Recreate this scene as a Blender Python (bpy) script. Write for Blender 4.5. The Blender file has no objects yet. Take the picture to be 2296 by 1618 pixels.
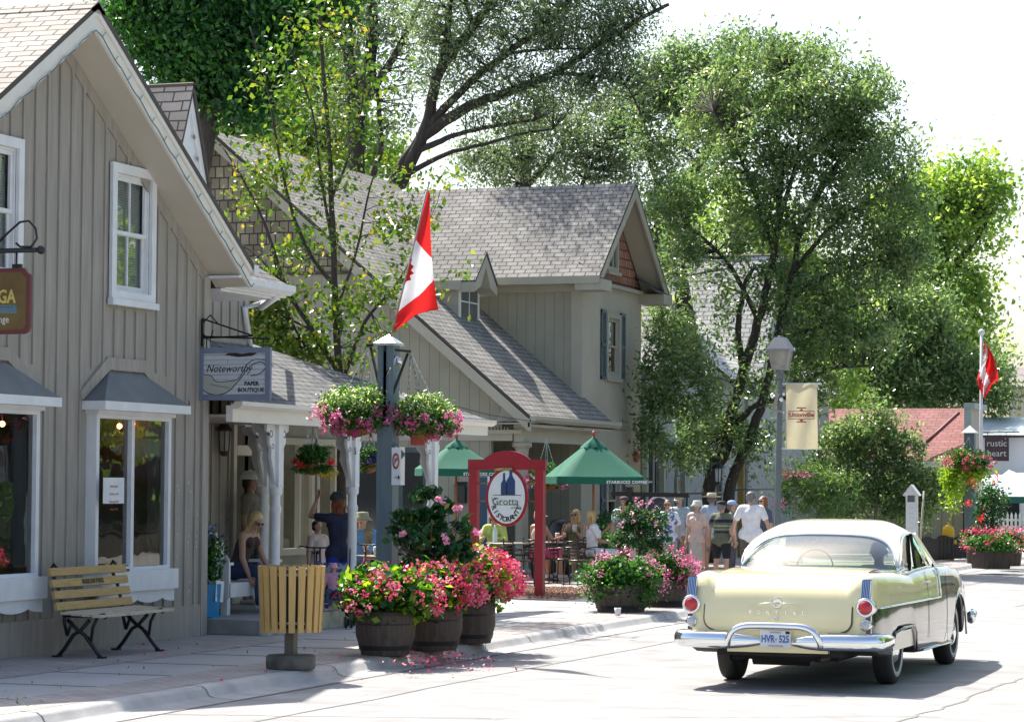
import bpy, bmesh, math, random
import numpy as np
from mathutils import Vector, Matrix, noise
random.seed(7); RNG = np.random.default_rng(7)
R = math.radians; PI = math.pi
sc = bpy.context.scene; COL = sc.collection
F_=5919.; CX_=1148.; CY_=809.; HY_=1081.; A_=R(19.6); ROLL_=R(0.35); CAM=(14.0,0.0,2.0)
PIT=math.atan((HY_-CY_)/F_)
def ray(x,y):
    u=(x-CX_)/F_; v=-(y-CY_)/F_; c,s=math.cos(ROLL_),math.sin(ROLL_)
    u,v=u*c-v*s,u*s+v*c
    fy=math.cos(PIT)-v*math.sin(PIT); fz=math.sin(PIT)+v*math.cos(PIT)
    ca,sa=math.cos(A_),math.sin(A_)
    return (u*ca-fy*sa,u*sa+fy*ca,fz)
def onX(x,y,X):
    r=ray(x,y); t=(X-CAM[0])/r[0]; return Vector((X,CAM[1]+t*r[1],CAM[2]+t*r[2]))
def onY(x,y,Y):
    r=ray(x,y); t=(Y-CAM[1])/r[1]; return Vector((CAM[0]+t*r[0],Y,CAM[2]+t*r[2]))
def onZ(x,y,Z=0.12):
    r=ray(x,y); t=(Z-CAM[2])/r[2]; return Vector((CAM[0]+t*r[0],CAM[1]+t*r[1],Z))
def dist(p): return math.hypot(p[0]-CAM[0],p[1]-CAM[1])
def ppm(p): return F_/dist(p)

# ---------------- materials
MATS={}
def _new(name):
    m=bpy.data.materials.new(name); m.use_nodes=True; m.node_tree.nodes.clear(); return m,m.node_tree.nodes,m.node_tree.links
def mat(name,col,rough=.6,metal=0,var=.12,scale=3.,bump=0.,bscale=40.,spec=.5,coat=0,stretch=None,col2=None,sharp=False,emit=0,coord='Object'):
    if name in MATS: return MATS[name]
    m,N,L=_new(name); out=N.new('ShaderNodeOutputMaterial'); b=N.new('ShaderNodeBsdfPrincipled')
    L.new(b.outputs[0],out.inputs[0])
    b.inputs['Roughness'].default_value=rough; b.inputs['Metallic'].default_value=metal
    b.inputs['Specular IOR Level'].default_value=spec; b.inputs['Coat Weight'].default_value=coat; b.inputs['Coat Roughness'].default_value=.04
    tc=N.new('ShaderNodeTexCoord'); mp=N.new('ShaderNodeMapping'); L.new(tc.outputs[coord],mp.inputs[0])
    if stretch: mp.inputs['Scale'].default_value=stretch
    nz=N.new('ShaderNodeTexNoise'); nz.inputs['Scale'].default_value=scale; nz.inputs['Detail'].default_value=6; L.new(mp.outputs[0],nz.inputs[0])
    cr=N.new('ShaderNodeValToRGB'); L.new(nz.outputs[0],cr.inputs[0])
    c1=col2 if col2 else tuple(max(0,c*(1-var)) for c in col); c2=col if col2 else tuple(min(1,c*(1+var)) for c in col)
    cr.color_ramp.elements[0].position=.47 if sharp else .3; cr.color_ramp.elements[1].position=.53 if sharp else .7
    cr.color_ramp.elements[0].color=(*c1,1); cr.color_ramp.elements[1].color=(*c2,1)
    L.new(cr.outputs[0],b.inputs['Base Color'])
    if bump:
        n2=N.new('ShaderNodeTexNoise'); n2.inputs['Scale'].default_value=bscale; n2.inputs['Detail'].default_value=4; L.new(mp.outputs[0],n2.inputs[0])
        bp=N.new('ShaderNodeBump'); bp.inputs['Strength'].default_value=bump; bp.inputs['Distance'].default_value=.01; L.new(n2.outputs[0],bp.inputs['Height']); L.new(bp.outputs[0],b.inputs['Normal'])
    if emit:
        b.inputs['Emission Color'].default_value=(*col,1); b.inputs['Emission Strength'].default_value=emit
    MATS[name]=m; return m
def brickmat(name,c1,c2,mortar,bw,bh,ms=.01,rough=.85,bump=.6,var=.25,off=.5,stain=None):
    """UV (metres) brick pattern: shingles, pavers, boards"""
    m,N,L=_new(name); out=N.new('ShaderNodeOutputMaterial'); b=N.new('ShaderNodeBsdfPrincipled'); L.new(b.outputs[0],out.inputs[0])
    b.inputs['Roughness'].default_value=rough; b.inputs['Specular IOR Level'].default_value=.25
    uv=N.new('ShaderNodeUVMap'); nw=N.new('ShaderNodeTexNoise'); nw.inputs['Scale'].default_value=2.5; L.new(uv.outputs[0],nw.inputs[0])
    mx=N.new('ShaderNodeVectorMath'); mx.operation='MULTIPLY_ADD'; mx.inputs[1].default_value=(.03,.03,0); L.new(nw.outputs['Color'],mx.inputs[0]); L.new(uv.outputs[0],mx.inputs[2])
    br=N.new('ShaderNodeTexBrick'); L.new(mx.outputs[0],br.inputs[0]); br.offset=off
    br.inputs['Color1'].default_value=(*c1,1); br.inputs['Color2'].default_value=(*c2,1); br.inputs['Mortar'].default_value=(*mortar,1)
    br.inputs['Scale'].default_value=1; br.inputs['Brick Width'].default_value=bw; br.inputs['Row Height'].default_value=bh
    br.inputs['Mortar Size'].default_value=ms; br.inputs['Mortar Smooth'].default_value=.3; br.inputs['Bias'].default_value=0
    nz=N.new('ShaderNodeTexNoise'); nz.inputs['Scale'].default_value=1.3; nz.inputs['Detail'].default_value=8; L.new(uv.outputs[0],nz.inputs[0])
    mr=N.new('ShaderNodeMapRange'); mr.inputs[1].default_value=.3; mr.inputs[2].default_value=.7; mr.inputs[3].default_value=1-var; mr.inputs[4].default_value=1+var; L.new(nz.outputs[0],mr.inputs[0])
    ng=N.new('ShaderNodeTexNoise'); ng.inputs['Scale'].default_value=60; ng.inputs['Detail'].default_value=3; L.new(uv.outputs[0],ng.inputs[0])
    mg=N.new('ShaderNodeMapRange'); mg.inputs[1].default_value=.3; mg.inputs[2].default_value=.7; mg.inputs[3].default_value=.85; mg.inputs[4].default_value=1.15; L.new(ng.outputs[0],mg.inputs[0])
    mm=N.new('ShaderNodeMath'); mm.operation='MULTIPLY'; L.new(mr.outputs[0],mm.inputs[0]); L.new(mg.outputs[0],mm.inputs[1])
    vm=N.new('ShaderNodeVectorMath'); vm.operation='SCALE'; L.new(br.outputs['Color'],vm.inputs[0]); L.new(mm.outputs[0],vm.inputs['Scale'])
    L.new(vm.outputs[0],b.inputs['Base Color'])
    bp=N.new('ShaderNodeBump'); bp.inputs['Strength'].default_value=bump; bp.inputs['Distance'].default_value=.02; bp.invert=True; L.new(br.outputs['Fac'],bp.inputs['Height']); L.new(bp.outputs[0],b.inputs['Normal'])
    MATS[name]=m; return m
def leafmat(name,stops,trans=.45,rough=.45,tint=(1.25,1.3,.5)):
    m,N,L=_new(name); out=N.new('ShaderNodeOutputMaterial'); b=N.new('ShaderNodeBsdfPrincipled')
    at=N.new('ShaderNodeAttribute'); at.attribute_name='v'; cr=N.new('ShaderNodeValToRGB'); L.new(at.outputs['Fac'],cr.inputs[0])
    el=cr.color_ramp.elements; el[0].position=stops[0][0]; el[0].color=(*stops[0][1],1); el[1].position=stops[-1][0]; el[1].color=(*stops[-1][1],1)
    for p,c in stops[1:-1]:
        e=el.new(p); e.color=(*c,1)
    L.new(cr.outputs[0],b.inputs['Base Color']); b.inputs['Roughness'].default_value=rough; b.inputs['Specular IOR Level'].default_value=.5
    tr=N.new('ShaderNodeBsdfTranslucent'); mu=N.new('ShaderNodeMix'); mu.data_type='RGBA'; mu.blend_type='MULTIPLY'; mu.inputs[0].default_value=1
    L.new(cr.outputs[0],mu.inputs[6]); mu.inputs[7].default_value=(*[t*1.5 for t in tint],1); L.new(mu.outputs[2],tr.inputs[0])
    ms=N.new('ShaderNodeMixShader'); ms.inputs[0].default_value=trans; L.new(b.outputs[0],ms.inputs[1]); L.new(tr.outputs[0],ms.inputs[2]); L.new(ms.outputs[0],out.inputs[0])
    MATS[name]=m; return m
def glassmat(name,tint=(.8,.85,.83),refl=.12,rough=.01,fres=1.5):
    m,N,L=_new(name); out=N.new('ShaderNodeOutputMaterial'); t=N.new('ShaderNodeBsdfTransparent'); t.inputs[0].default_value=(*tint,1)
    g=N.new('ShaderNodeBsdfGlossy'); g.inputs['Roughness'].default_value=rough; f=N.new('ShaderNodeFresnel'); f.inputs[0].default_value=fres
    tcg=N.new('ShaderNodeTexCoord'); ng=N.new('ShaderNodeTexNoise'); ng.inputs['Scale'].default_value=1.6; L.new(tcg.outputs['Object'],ng.inputs[0])
    bg_=N.new('ShaderNodeBump'); bg_.inputs['Strength'].default_value=.12; bg_.inputs['Distance'].default_value=.02; L.new(ng.outputs[0],bg_.inputs['Height']); L.new(bg_.outputs[0],g.inputs['Normal'])
    a=N.new('ShaderNodeMath'); a.operation='ADD'; a.use_clamp=True; a.inputs[1].default_value=refl; L.new(f.outputs[0],a.inputs[0])
    ms=N.new('ShaderNodeMixShader'); L.new(a.outputs[0],ms.inputs[0]); L.new(t.outputs[0],ms.inputs[1]); L.new(g.outputs[0],ms.inputs[2]); L.new(ms.outputs[0],out.inputs[0])
    MATS[name]=m; return m
def transfab(name,col,tr=.4,rough=.8):
    m,N,L=_new(name); out=N.new('ShaderNodeOutputMaterial'); b=N.new('ShaderNodeBsdfPrincipled'); b.inputs['Roughness'].default_value=rough
    tc=N.new('ShaderNodeTexCoord'); nz=N.new('ShaderNodeTexNoise'); nz.inputs['Scale'].default_value=6; L.new(tc.outputs['Object'],nz.inputs[0])
    cr=N.new('ShaderNodeValToRGB'); L.new(nz.outputs[0],cr.inputs[0]); cr.color_ramp.elements[0].color=(*[c*.85 for c in col],1); cr.color_ramp.elements[1].color=(*[min(1,c*1.1) for c in col],1)
    L.new(cr.outputs[0],b.inputs['Base Color']); t=N.new('ShaderNodeBsdfTranslucent'); L.new(cr.outputs[0],t.inputs[0])
    ms=N.new('ShaderNodeMixShader'); ms.inputs[0].default_value=tr; L.new(b.outputs[0],ms.inputs[1]); L.new(t.outputs[0],ms.inputs[2]); L.new(ms.outputs[0],out.inputs[0]); MATS[name]=m; return m

# ---------------- things
def tag(o,label=None,cat=None,group=None,kind=None):
    if label: o['label']=label
    if cat: o['category']=cat
    if group: o['group']=group
    if kind: o['kind']=kind
    return o
def thing(name,loc,label,cat,group=None,rz=0,kind=None):
    o=bpy.data.objects.new(name,None); o.empty_display_size=.2; COL.objects.link(o); o.location=loc; o.rotation_euler.z=rz
    o['_w']=1
    return tag(o,label,cat,group,kind)
def link(name,me,parent=None,world=True):
    o=bpy.data.objects.new(name,me); COL.objects.link(o)
    if parent is not None:
        o.parent=parent
        if world: o.matrix_parent_inverse=wmat(parent).inverted()
    return o
def wmat(o):
    m=Matrix.Translation(o.location)@o.rotation_euler.to_matrix().to_4x4()@Matrix.Diagonal((*o.scale,1))
    return (wmat(o.parent)@o.matrix_parent_inverse@m) if o.parent else m
def copytree(o,parent=None):
    c=o.copy(); COL.objects.link(c)
    if parent is not None: c.parent=parent
    for ch in list(o.children): copytree(ch,c)
    return c
class MB:
    def __init__(s): s.v=[];s.f=[];s.mi=[];s.uv=[];s.sm=[]
    def face(s,pts,mi=0,uv=None,sm=False):
        n=len(s.v); s.v+=[tuple(p) for p in pts]; s.f.append(tuple(range(n,n+len(pts)))); s.mi.append(mi); s.sm.append(sm)
        if uv is None: uv=autouv(pts)
        s.uv+=[tuple(u) for u in uv]; return s
    def idx(s,vs,fs,mi=0,sm=True):
        n=len(s.v); s.v+=[tuple(p) for p in vs]
        for f in fs:
            s.f.append(tuple(n+i for i in f)); s.mi.append(mi); s.sm.append(sm); s.uv+=autouv([vs[i] for i in f])
        return s
    def box(s,a,b,mi=0,M=None):
        x0,x1=sorted((a[0],b[0]));y0,y1=sorted((a[1],b[1]));z0,z1=sorted((a[2],b[2]))
        v=[Vector(p) for p in((x0,y0,z0),(x1,y0,z0),(x1,y1,z0),(x0,y1,z0),(x0,y0,z1),(x1,y0,z1),(x1,y1,z1),(x0,y1,z1))]
        if M: v=[M@p for p in v]
        for f in((0,3,2,1),(4,5,6,7),(0,1,5,4),(1,2,6,5),(2,3,7,6),(3,0,4,7)): s.face([v[i] for i in f],mi)
        return s
    def bar(s,a,b,w,h,mi=0,up=(0,0,1)):
        a=Vector(a);b=Vector(b);d=(b-a); L=d.length; d.normalize(); u=Vector(up); x=d.cross(u)
        if x.length<1e-4: x=d.cross(Vector((1,0,0)))
        x.normalize(); u=x.cross(d); M=Matrix.Translation(a)@Matrix((x,d,u)).transposed().to_4x4()
        return s.box((-w/2,0,-h/2),(w/2,L,h/2),mi,M)
    def prism(s,poly,vec,mi=0,sm=False):
        p=[Vector(q) for q in poly]; q=[a+Vector(vec) for a in p]
        s.face(p[::-1],mi); s.face(q,mi)
        for i in range(len(p)):
            j=(i+1)%len(p); s.face([p[i],p[j],q[j],q[i]],mi,sm=sm)
        return s
    def tube(s,pts,rad,n=8,mi=0,cap=True,sm=True,flat=1.,up=None):
        pts=[Vector(p) for p in pts]; rad=rad if hasattr(rad,'__len__') else [rad]*len(pts)
        vs=[];px=None
        for i,p in enumerate(pts):
            d=(pts[min(i+1,len(pts)-1)]-pts[max(i-1,0)])
            if d.length<1e-9: d=Vector((0,0,1))
            d.normalize()
            if px is None:
                px=d.cross(Vector(up) if up else Vector((0,0,1)))
                if px.length<.1: px=d.cross(Vector((0,1,0)))
            px=(px-d*px.dot(d)); px.normalize(); py=d.cross(px)
            for k in range(n):
                a=2*PI*k/n; vs.append(p+px*(math.cos(a)*rad[i])+py*(math.sin(a)*rad[i]*flat))
        fs=[]
        for i in range(len(pts)-1):
            for k in range(n):
                k2=(k+1)%n; fs.append((i*n+k,i*n+k2,(i+1)*n+k2,(i+1)*n+k))
        if cap: fs.append(tuple(range(n-1,-1,-1))); fs.append(tuple((len(pts)-1)*n+k for k in range(n)))
        return s.idx(vs,fs,mi,sm)
    def lathe(s,prof,c=(0,0,0),n=24,mi=0,sm=True,M=None,cap=True,sx=1,sy=1):
        c=Vector(c); vs=[]
        for r,z in prof:
            for k in range(n):
                a=2*PI*k/n; p=Vector((r*math.cos(a)*sx,r*math.sin(a)*sy,z)); 
                if M: p=M@p
                vs.append(p+c)
        fs=[]
        for i in range(len(prof)-1):
            for k in range(n):
                k2=(k+1)%n; fs.append((i*n+k,i*n+k2,(i+1)*n+k2,(i+1)*n+k))
        if cap: fs.append(tuple(range(n-1,-1,-1))); fs.append(tuple((len(prof)-1)*n+k for k in range(n)))
        return s.idx(vs,fs,mi,sm)
    def ball(s,c,r,n=12,mi=0,M=None):
        r=r if hasattr(r,'__len__') else (r,r,r); prof=[(math.sin(PI*i/(n//2)),-math.cos(PI*i/(n//2))) for i in range(n//2+1)]
        prof[0]=(1e-4,-1);prof[-1]=(1e-4,1)
        D=Matrix.Diagonal((*r,1)); D=M@D if M else D
        return s.lathe(prof,c,n,mi,True,D)
    def grid(s,P,mi=0,sm=True,cx=False):
        n=len(P);m=len(P[0]); vs=[p for r in P for p in r]; fs=[]
        for i in range(n-1):
            for j in range(m-1+(1 if cx else 0)):
                j2=(j+1)%m; fs.append((i*m+j,i*m+j2,(i+1)*m+j2,(i+1)*m+j))
        return s.idx(vs,fs,mi,sm)
    def mesh(s,name,mats):
        me=bpy.data.meshes.new(name); me.from_pydata(s.v,[],s.f)
        for m in(mats if isinstance(mats,(list,tuple)) else [mats]): me.materials.append(m)
        me.polygons.foreach_set('material_index',s.mi); me.polygons.foreach_set('use_smooth',s.sm)
        ul=me.uv_layers.new(name='UVMap'); ul.data.foreach_set('uv',[c for u in s.uv for c in u])
        me.update(); return me
    def build(s,name,mats,parent=None,world=True,bevel=0):
        me=s.mesh(name,mats)
        o=link(name,me,parent,world)
        if bevel:
            b=o.modifiers.new('b','BEVEL'); b.width=bevel; b.segments=2; b.limit_method='ANGLE'; b.angle_limit=R(40)
        return o
def autouv(pts):
    p=[Vector(q) for q in pts]; n=Vector((0,0,0))
    for i in range(len(p)):
        a=p[i];b=p[(i+1)%len(p)]; n+=Vector(((a.y-b.y)*(a.z+b.z),(a.z-b.z)*(a.x+b.x),(a.x-b.x)*(a.y+b.y)))
    if n.length<1e-12: return [(0,0)]*len(p)
    n.normalize()
    if abs(n.z)>.97: return [(q.x,q.y) for q in p]
    u=Vector((0,0,1)).cross(n); u.normalize(); v=n.cross(u)
    return [(q.dot(u),q.dot(v)) for q in p]
def text_mb(mb,s,size,M,mi=0,ext=.002,align='CENTER',sx=1.,shear=0,space=1.,bold=0.,res=2):
    cu=bpy.data.curves.new('t','FONT'); cu.body=s; cu.size=size; cu.align_x=align; cu.align_y='CENTER'; cu.extrude=ext; cu.shear=shear; cu.space_character=space; cu.offset=bold; cu.resolution_u=res
    o=bpy.data.objects.new('t',cu); COL.objects.link(o); dg=bpy.context.evaluated_depsgraph_get(); me=bpy.data.meshes.new_from_object(o.evaluated_get(dg))
    vs=[M@Vector((v.co.x*sx,v.co.y,v.co.z)) for v in me.vertices]; mb.idx(vs,[tuple(p.vertices) for p in me.polygons],mi,False)
    bpy.data.objects.remove(o); bpy.data.curves.remove(cu); bpy.data.meshes.remove(me); return mb
def frame(o,xd,yd):
    x=Vector(xd).normalized(); y=Vector(yd).normalized(); return Matrix.Translation(Vector(o))@Matrix((x,y,x.cross(y))).transposed().to_4x4()

# ---------------- leaves
def leaf_mesh(name,P,size,mats,mi=None,up=.5,ratio=.5,parent=None,vr=None,world=True,droop=0.,fold=.25):
    P=np.asarray(P,float); n=len(P); size=np.broadcast_to(np.asarray(size,float),(n,))*RNG.uniform(.7,1.3,n)
    d=RNG.normal(size=(n,3)); d[:,2]-=droop; d/=np.linalg.norm(d,axis=1)[:,None]
    nn=RNG.normal(size=(n,3)); nn[:,2]=np.abs(nn[:,2])+up; s=np.cross(d,nn); s/=np.linalg.norm(s,axis=1)[:,None]+1e-9; nn=np.cross(s,d)
    L=size[:,None]; W=L*ratio
    a=P-d*L*.5; t=P+d*L*.5; m=P+nn*L*fold*-.2
    l=P+s*W*.5+nn*L*fold*.3; r=P-s*W*.5+nn*L*fold*.3
    V=np.stack([a,r,t,l],1).reshape(-1,3)
    base=np.arange(n)*4; F=np.stack([base,base+1,base+2,base+3],1)
    me=bpy.data.meshes.new(name); me.vertices.add(4*n); me.vertices.foreach_set('co',V.ravel())
    T=np.stack([base,base+1,base+2,base,base+2,base+3],1).ravel()
    me.loops.add(6*n); me.loops.foreach_set('vertex_index',T); me.polygons.add(2*n); me.polygons.foreach_set('loop_start',np.arange(2*n)*3)
    me.update(); 
    v=RNG.uniform(0,1,n) if vr is None else np.asarray(vr)
    at=me.attributes.new('v','FLOAT','FACE'); at.data.foreach_set('value',np.repeat(v,2))
    for q in(mats if isinstance(mats,(list,tuple)) else [mats]): me.materials.append(q)
    if mi is not None: me.polygons.foreach_set('material_index',np.repeat(np.asarray(mi,dtype=np.int32),2))
    me.validate(); me.update()
    return link(name,me,parent,world)
def blob_points(c,r,n,shell=.55):
    d=RNG.normal(size=(n,3)); d/=np.linalg.norm(d,axis=1)[:,None]; q=RNG.uniform(shell**3,1,n)**(1/3); return np.asarray(c)+d*q[:,None]*np.asarray(r)
# capsule-based bodies joined by voxel remesh
def capsule(bm_v,bm_f,a,b,ra,rb,n=12,flat=1.,side=None):
    a=Vector(a);b=Vector(b);d=b-a
    L=d.length
    if L<1e-5: d=Vector((0,0,1))
    d.normalize(); x=Vector(side) if side else d.orthogonal(); x=(x-d*x.dot(d)); x.normalize(); y=d.cross(x)
    k=len(bm_v); rings=[]
    for i in range(5):
        t=-PI/2+i*PI/8; rings.append((a+d*(math.sin(t)*ra),math.cos(t)*ra))
    for i in range(5):
        t=i*PI/8; rings.append((b+d*(math.sin(t)*rb),math.cos(t)*rb))
    for p,r in rings:
        r=max(r,1e-4)
        for j in range(n):
            th=2*PI*j/n; bm_v.append(p+x*(r*math.cos(th))+y*(r*math.sin(th)*flat))
    for i in range(len(rings)-1):
        for j in range(n):
            j2=(j+1)%n; bm_f.append((k+i*n+j,k+i*n+j2,k+(i+1)*n+j2,k+(i+1)*n+j))
    bm_f.append(tuple(k+j for j in range(n-1,-1,-1))); bm_f.append(tuple(k+(len(rings)-1)*n+j for j in range(n)))
def fuse(caps,vox=.012,smooth=4):
    """caps: list of (a,b,ra,rb[,flat,side]) -> verts, faces of one continuous skin"""
    v=[];f=[]
    for c in caps: capsule(v,f,c[0],c[1],c[2],c[3],12,c[4] if len(c)>4 else 1.,c[5] if len(c)>5 else None)
    me=bpy.data.meshes.new('tmp'); me.from_pydata([tuple(p) for p in v],[],f); me.update(); o=bpy.data.objects.new('tmp',me); COL.objects.link(o)
    m=o.modifiers.new('r','REMESH'); m.mode='VOXEL'; m.voxel_size=vox; m.use_smooth_shade=True
    s=o.modifiers.new('s','SMOOTH'); s.factor=.5; s.iterations=smooth
    dg=bpy.context.evaluated_depsgraph_get(); e=bpy.data.meshes.new_from_object(o.evaluated_get(dg))
    V=[p.co.copy() for p in e.vertices]; Fc=[tuple(p.vertices) for p in e.polygons]
    bpy.data.objects.remove(o); bpy.data.meshes.remove(me); bpy.data.meshes.remove(e); return V,Fc
def crom(P,n=6):
    o=[]
    for i in range(len(P)-1):
        p0=P[max(i-1,0)];p1=P[i];p2=P[i+1];p3=P[min(i+2,len(P)-1)]
        for j in range(n):
            t=j/n; o.append(tuple(.5*((2*p1[k])+(-p0[k]+p2[k])*t+(2*p0[k]-5*p1[k]+4*p2[k]-p3[k])*t*t+(-p0[k]+3*p1[k]-3*p2[k]+p3[k])*t**3) for k in range(len(p1))))
    o.append(P[-1]); return o
# ---------------- camera, world, sun
cd=bpy.data.cameras.new('camera'); cam=bpy.data.objects.new('camera',cd); COL.objects.link(cam); sc.camera=cam
cd.sensor_width=36; cd.lens=36*F_/2296; cd.clip_end=2000; cd.clip_start=.5
def _cam():
    d=Vector(ray(CX_,CY_)).normalized(); r=(Vector(ray(CX_+500,CY_))-Vector(ray(CX_-500,CY_))).normalized(); u=r.cross(d)
    cam.matrix_world=Matrix.Translation(CAM)@Matrix((r,u,-d)).transposed().to_4x4()
_cam()
SUND=Vector((-.56,.47,1.0)).normalized()
el=math.asin(SUND.z); az=math.atan2(SUND.x,SUND.y)
w=bpy.data.worlds.new('World'); sc.world=w; w.use_nodes=True; N=w.node_tree.nodes; L=w.node_tree.links; N.clear()
sk=N.new('ShaderNodeTexSky'); sk.sky_type='NISHITA'; sk.sun_disc=False; sk.sun_elevation=el; sk.sun_rotation=az; sk.dust_density=3.0; sk.air_density=1.0; sk.ozone_density=1.0
bg=N.new('ShaderNodeBackground'); bg.inputs[1].default_value=.13; wo=N.new('ShaderNodeOutputWorld'); L.new(sk.outputs[0],bg.inputs[0]); L.new(bg.outputs[0],wo.inputs[0])
sl=bpy.data.lights.new('sun','SUN'); sl.energy=5.0; sl.angle=R(.53); sl.color=(1,.95,.87); so=bpy.data.objects.new('sun',sl); COL.objects.link(so)
so.rotation_euler=SUND.to_track_quat('Z','Y').to_euler()
sc.view_settings.view_transform='Standard'; sc.view_settings.look='None'; sc.view_settings.gamma=1; sc.view_settings.exposure=1.0
sc.render.resolution_x=1024; sc.render.resolution_y=721
# ---------------- ground
M_asph=mat('sunbleached_asphalt',(.27,.265,.26),.9,var=.22,scale=1.7,bump=.35,bscale=55)
M_conc=mat('pale_concrete',(.33,.33,.325),.85,var=.1,scale=1.2,bump=.2,bscale=40)
M_pave=brickmat('grey_paver',(.30,.27,.26),(.36,.33,.31),(.2,.19,.18),.22,.11,.008,var=.15,bump=.4)
M_kerb=mat('kerb_concrete',(.38,.37,.36),.85,var=.2,scale=2.2,bump=.3,bscale=30)
KX=3.5
b=MB(); b.face([(-600,-60,-.004),(600,-60,-.004),(600,1500,-.004),(-600,1500,-.004)]); g=b.build('ground',mat('far_ground',(.16,.17,.11),.95,var=.3,scale=.3)); tag(g,kind='structure')
b=MB(); b.face([(KX,-30,0),(40,-30,0),(40,400,0),(KX,400,0)]); tag(b.build('road',M_asph),kind='structure')
# road cracks and worn seams
b=MB()
def seam(pts,w,z=.004):
    for i in range(len(pts)-1):
        a=Vector((*pts[i],z));c=Vector((*pts[i+1],z)); d=(c-a).normalized(); s=Vector((-d.y,d.x,0))*w/2; b.face([a-s,c-s,c+s,a+s])
def wob(a,c,n=14,j=.03):
    return [(a[0]+(c[0]-a[0])*i/n+random.uniform(-j,j),a[1]+(c[1]-a[1])*i/n+random.uniform(-j,j)) for i in range(n+1)]
def g0(x,y): p=onZ(x,y,0); return (p.x,p.y)
seam(wob(g0(300,1600),g0(1100,1610),24,.04),.025); seam(wob(g0(1100,1610),g0(2100,1606),24,.05),.02)
seam(wob(g0(2020,1618),g0(2296,1520),20,.05),.03); seam(wob(g0(1100,1483),g0(1560,1480),12,.02),.02)
seam(wob((7.2,44),(7.5,90),30,.03),.05); seam(wob((4.6,20),(4.9,60),30,.05),.03)
tag(b.build('road_cracks',mat('tar_seam',(.17,.168,.16),.85)),kind='structure')
# kerb: rolled concrete profile, with joints and driveway dips
b=MB(); SZ=.12
prof=[(0,.0),(.22,.012),(.27,.03),(.30,.085),(.345,.112),(.52,SZ)]
ys=[-20+i*.9 for i in range(0,460)]
rows=[]
for y in ys:
    wv=.008*math.sin(y*.7)+.004*math.sin(y*2.3)
    rows.append([(KX-p[0]+wv,y,p[1]) for p in prof])
b.grid(rows)
for y in np.arange(-20,380,3.0):
    for i in range(len(prof)-1):
        p,q=prof[i],prof[i+1]; wv=.008*math.sin(y*.7)+.004*math.sin(y*2.3)
        b.face([(KX-p[0]+wv,y-.012,p[1]+.005),(KX-p[0]+wv,y+.012,p[1]+.005),(KX-q[0]+wv,y+.012,q[1]+.005),(KX-q[0]+wv,y-.012,q[1]+.005)],1)
tag(b.build('kerb',[M_kerb,mat('kerb_joint',(.2,.2,.19),.9)]),kind='structure')
# gutter seam at the road's edge
b=MB(); seam(wob((KX+.06,-10),(KX+.06,300),300,.012),.03,.006); tag(b.build('gutter_line',MATS['tar_seam']),kind='structure')
# sidewalk sheets
b=MB(); b.face([(-.35-30,-20,SZ-.004),(KX-.5,-20,SZ-.004),(KX-.5,380,SZ-.004),(-.35-30,380,SZ-.004)]); tag(b.build('sidewalk_base',M_conc),kind='structure')
b=MB(); b.face([(2.35,-20,SZ),(KX-.46,-20,SZ),(KX-.46,380,SZ),(2.35,380,SZ)]); b.face([(-.4,-20,SZ),(1.05,-20,SZ),(1.05,29,SZ),(-.4,29,SZ)]); tag(b.build('paver_strip',M_pave),kind='structure')
b=MB()
for y in np.arange(5,120,1.5): b.box((1.05,y-.006,SZ-.002),(2.35,y+.006,SZ+.003))
tag(b.build('sidewalk_joints',mat('joint_grey',(.22,.22,.21),.9)),kind='structure')
# mulch and patio in front of the cafe
b=MB(); b.face([(-3.5,41.2,SZ+.004),(.6,40.2,SZ+.004),(.5,44.5,SZ+.004),(-3.5,45.0,SZ+.004)]); tag(b.build('mulch_bed',mat('bark_mulch',(.33,.2,.15),.95,var=.5,scale=14,bump=1,bscale=30)),kind='structure')
rp=RNG.uniform(0,1,(9000,2)); P=np.stack([-3.5+rp[:,0]*4.05,40.5+rp[:,1]*4.4,np.full(9000,SZ+.02)],1)
chip=leafmat('mulch_chip',[(0,(.16,.09,.07)),(.6,(.36,.22,.17)),(1,(.5,.36,.3))],.05,.9)
o=leaf_mesh('mulch_chips',P,.06,chip,up=3,ratio=.4); tag(o,kind='stuff',label='reddish bark chips scattered round the red sign posts',cat='mulch')
b=MB(); b.face([(-12,44.5,SZ+.006),(.9,44.5,SZ+.006),(.9,62,SZ+.006),(-12,62,SZ+.006)]); tag(b.build('patio_paving',brickmat('patio_brick',(.34,.28,.26),(.38,.32,.3),(.22,.2,.19),.3,.15,.008,var=.2,bump=.3)),kind='structure')
# ---------------- building materials
M_batt=mat('greige_board_paint',(.335,.305,.265),.75,var=.14,scale=2.2,bump=.35,bscale=30,stretch=(6,6,.6))
M_white=mat('white_trim_paint',(.72,.73,.74),.55,var=.06,scale=5,bump=.1,bscale=30)
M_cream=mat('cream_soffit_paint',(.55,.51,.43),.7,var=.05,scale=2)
M_fascia=mat('cream_white_fascia',(.72,.69,.63),.6,var=.05,scale=3,bump=.1)
M_shin1=brickmat('pale_brown_shingle',(.34,.305,.265),(.40,.36,.32),(.09,.08,.07),.3,.14,.012,var=.2)
M_shin2=brickmat('grey_shingle',(.21,.20,.185),(.285,.272,.25),(.06,.058,.055),.26,.15,.013,var=.22,bump=.8)
M_shindk=brickmat('slate_grey_shingle',(.135,.135,.135),(.185,.185,.18),(.04,.04,.045),.26,.15,.013,var=.22,bump=.8)
M_edge=mat('dark_shingle_edge',(.08,.07,.06),.9)
M_glass=glassmat('window_glass',refl=.1)
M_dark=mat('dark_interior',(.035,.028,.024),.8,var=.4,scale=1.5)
M_steel=mat('blue_grey_metal_hood',(.14,.155,.155),.6,var=.15,scale=3)
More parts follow.
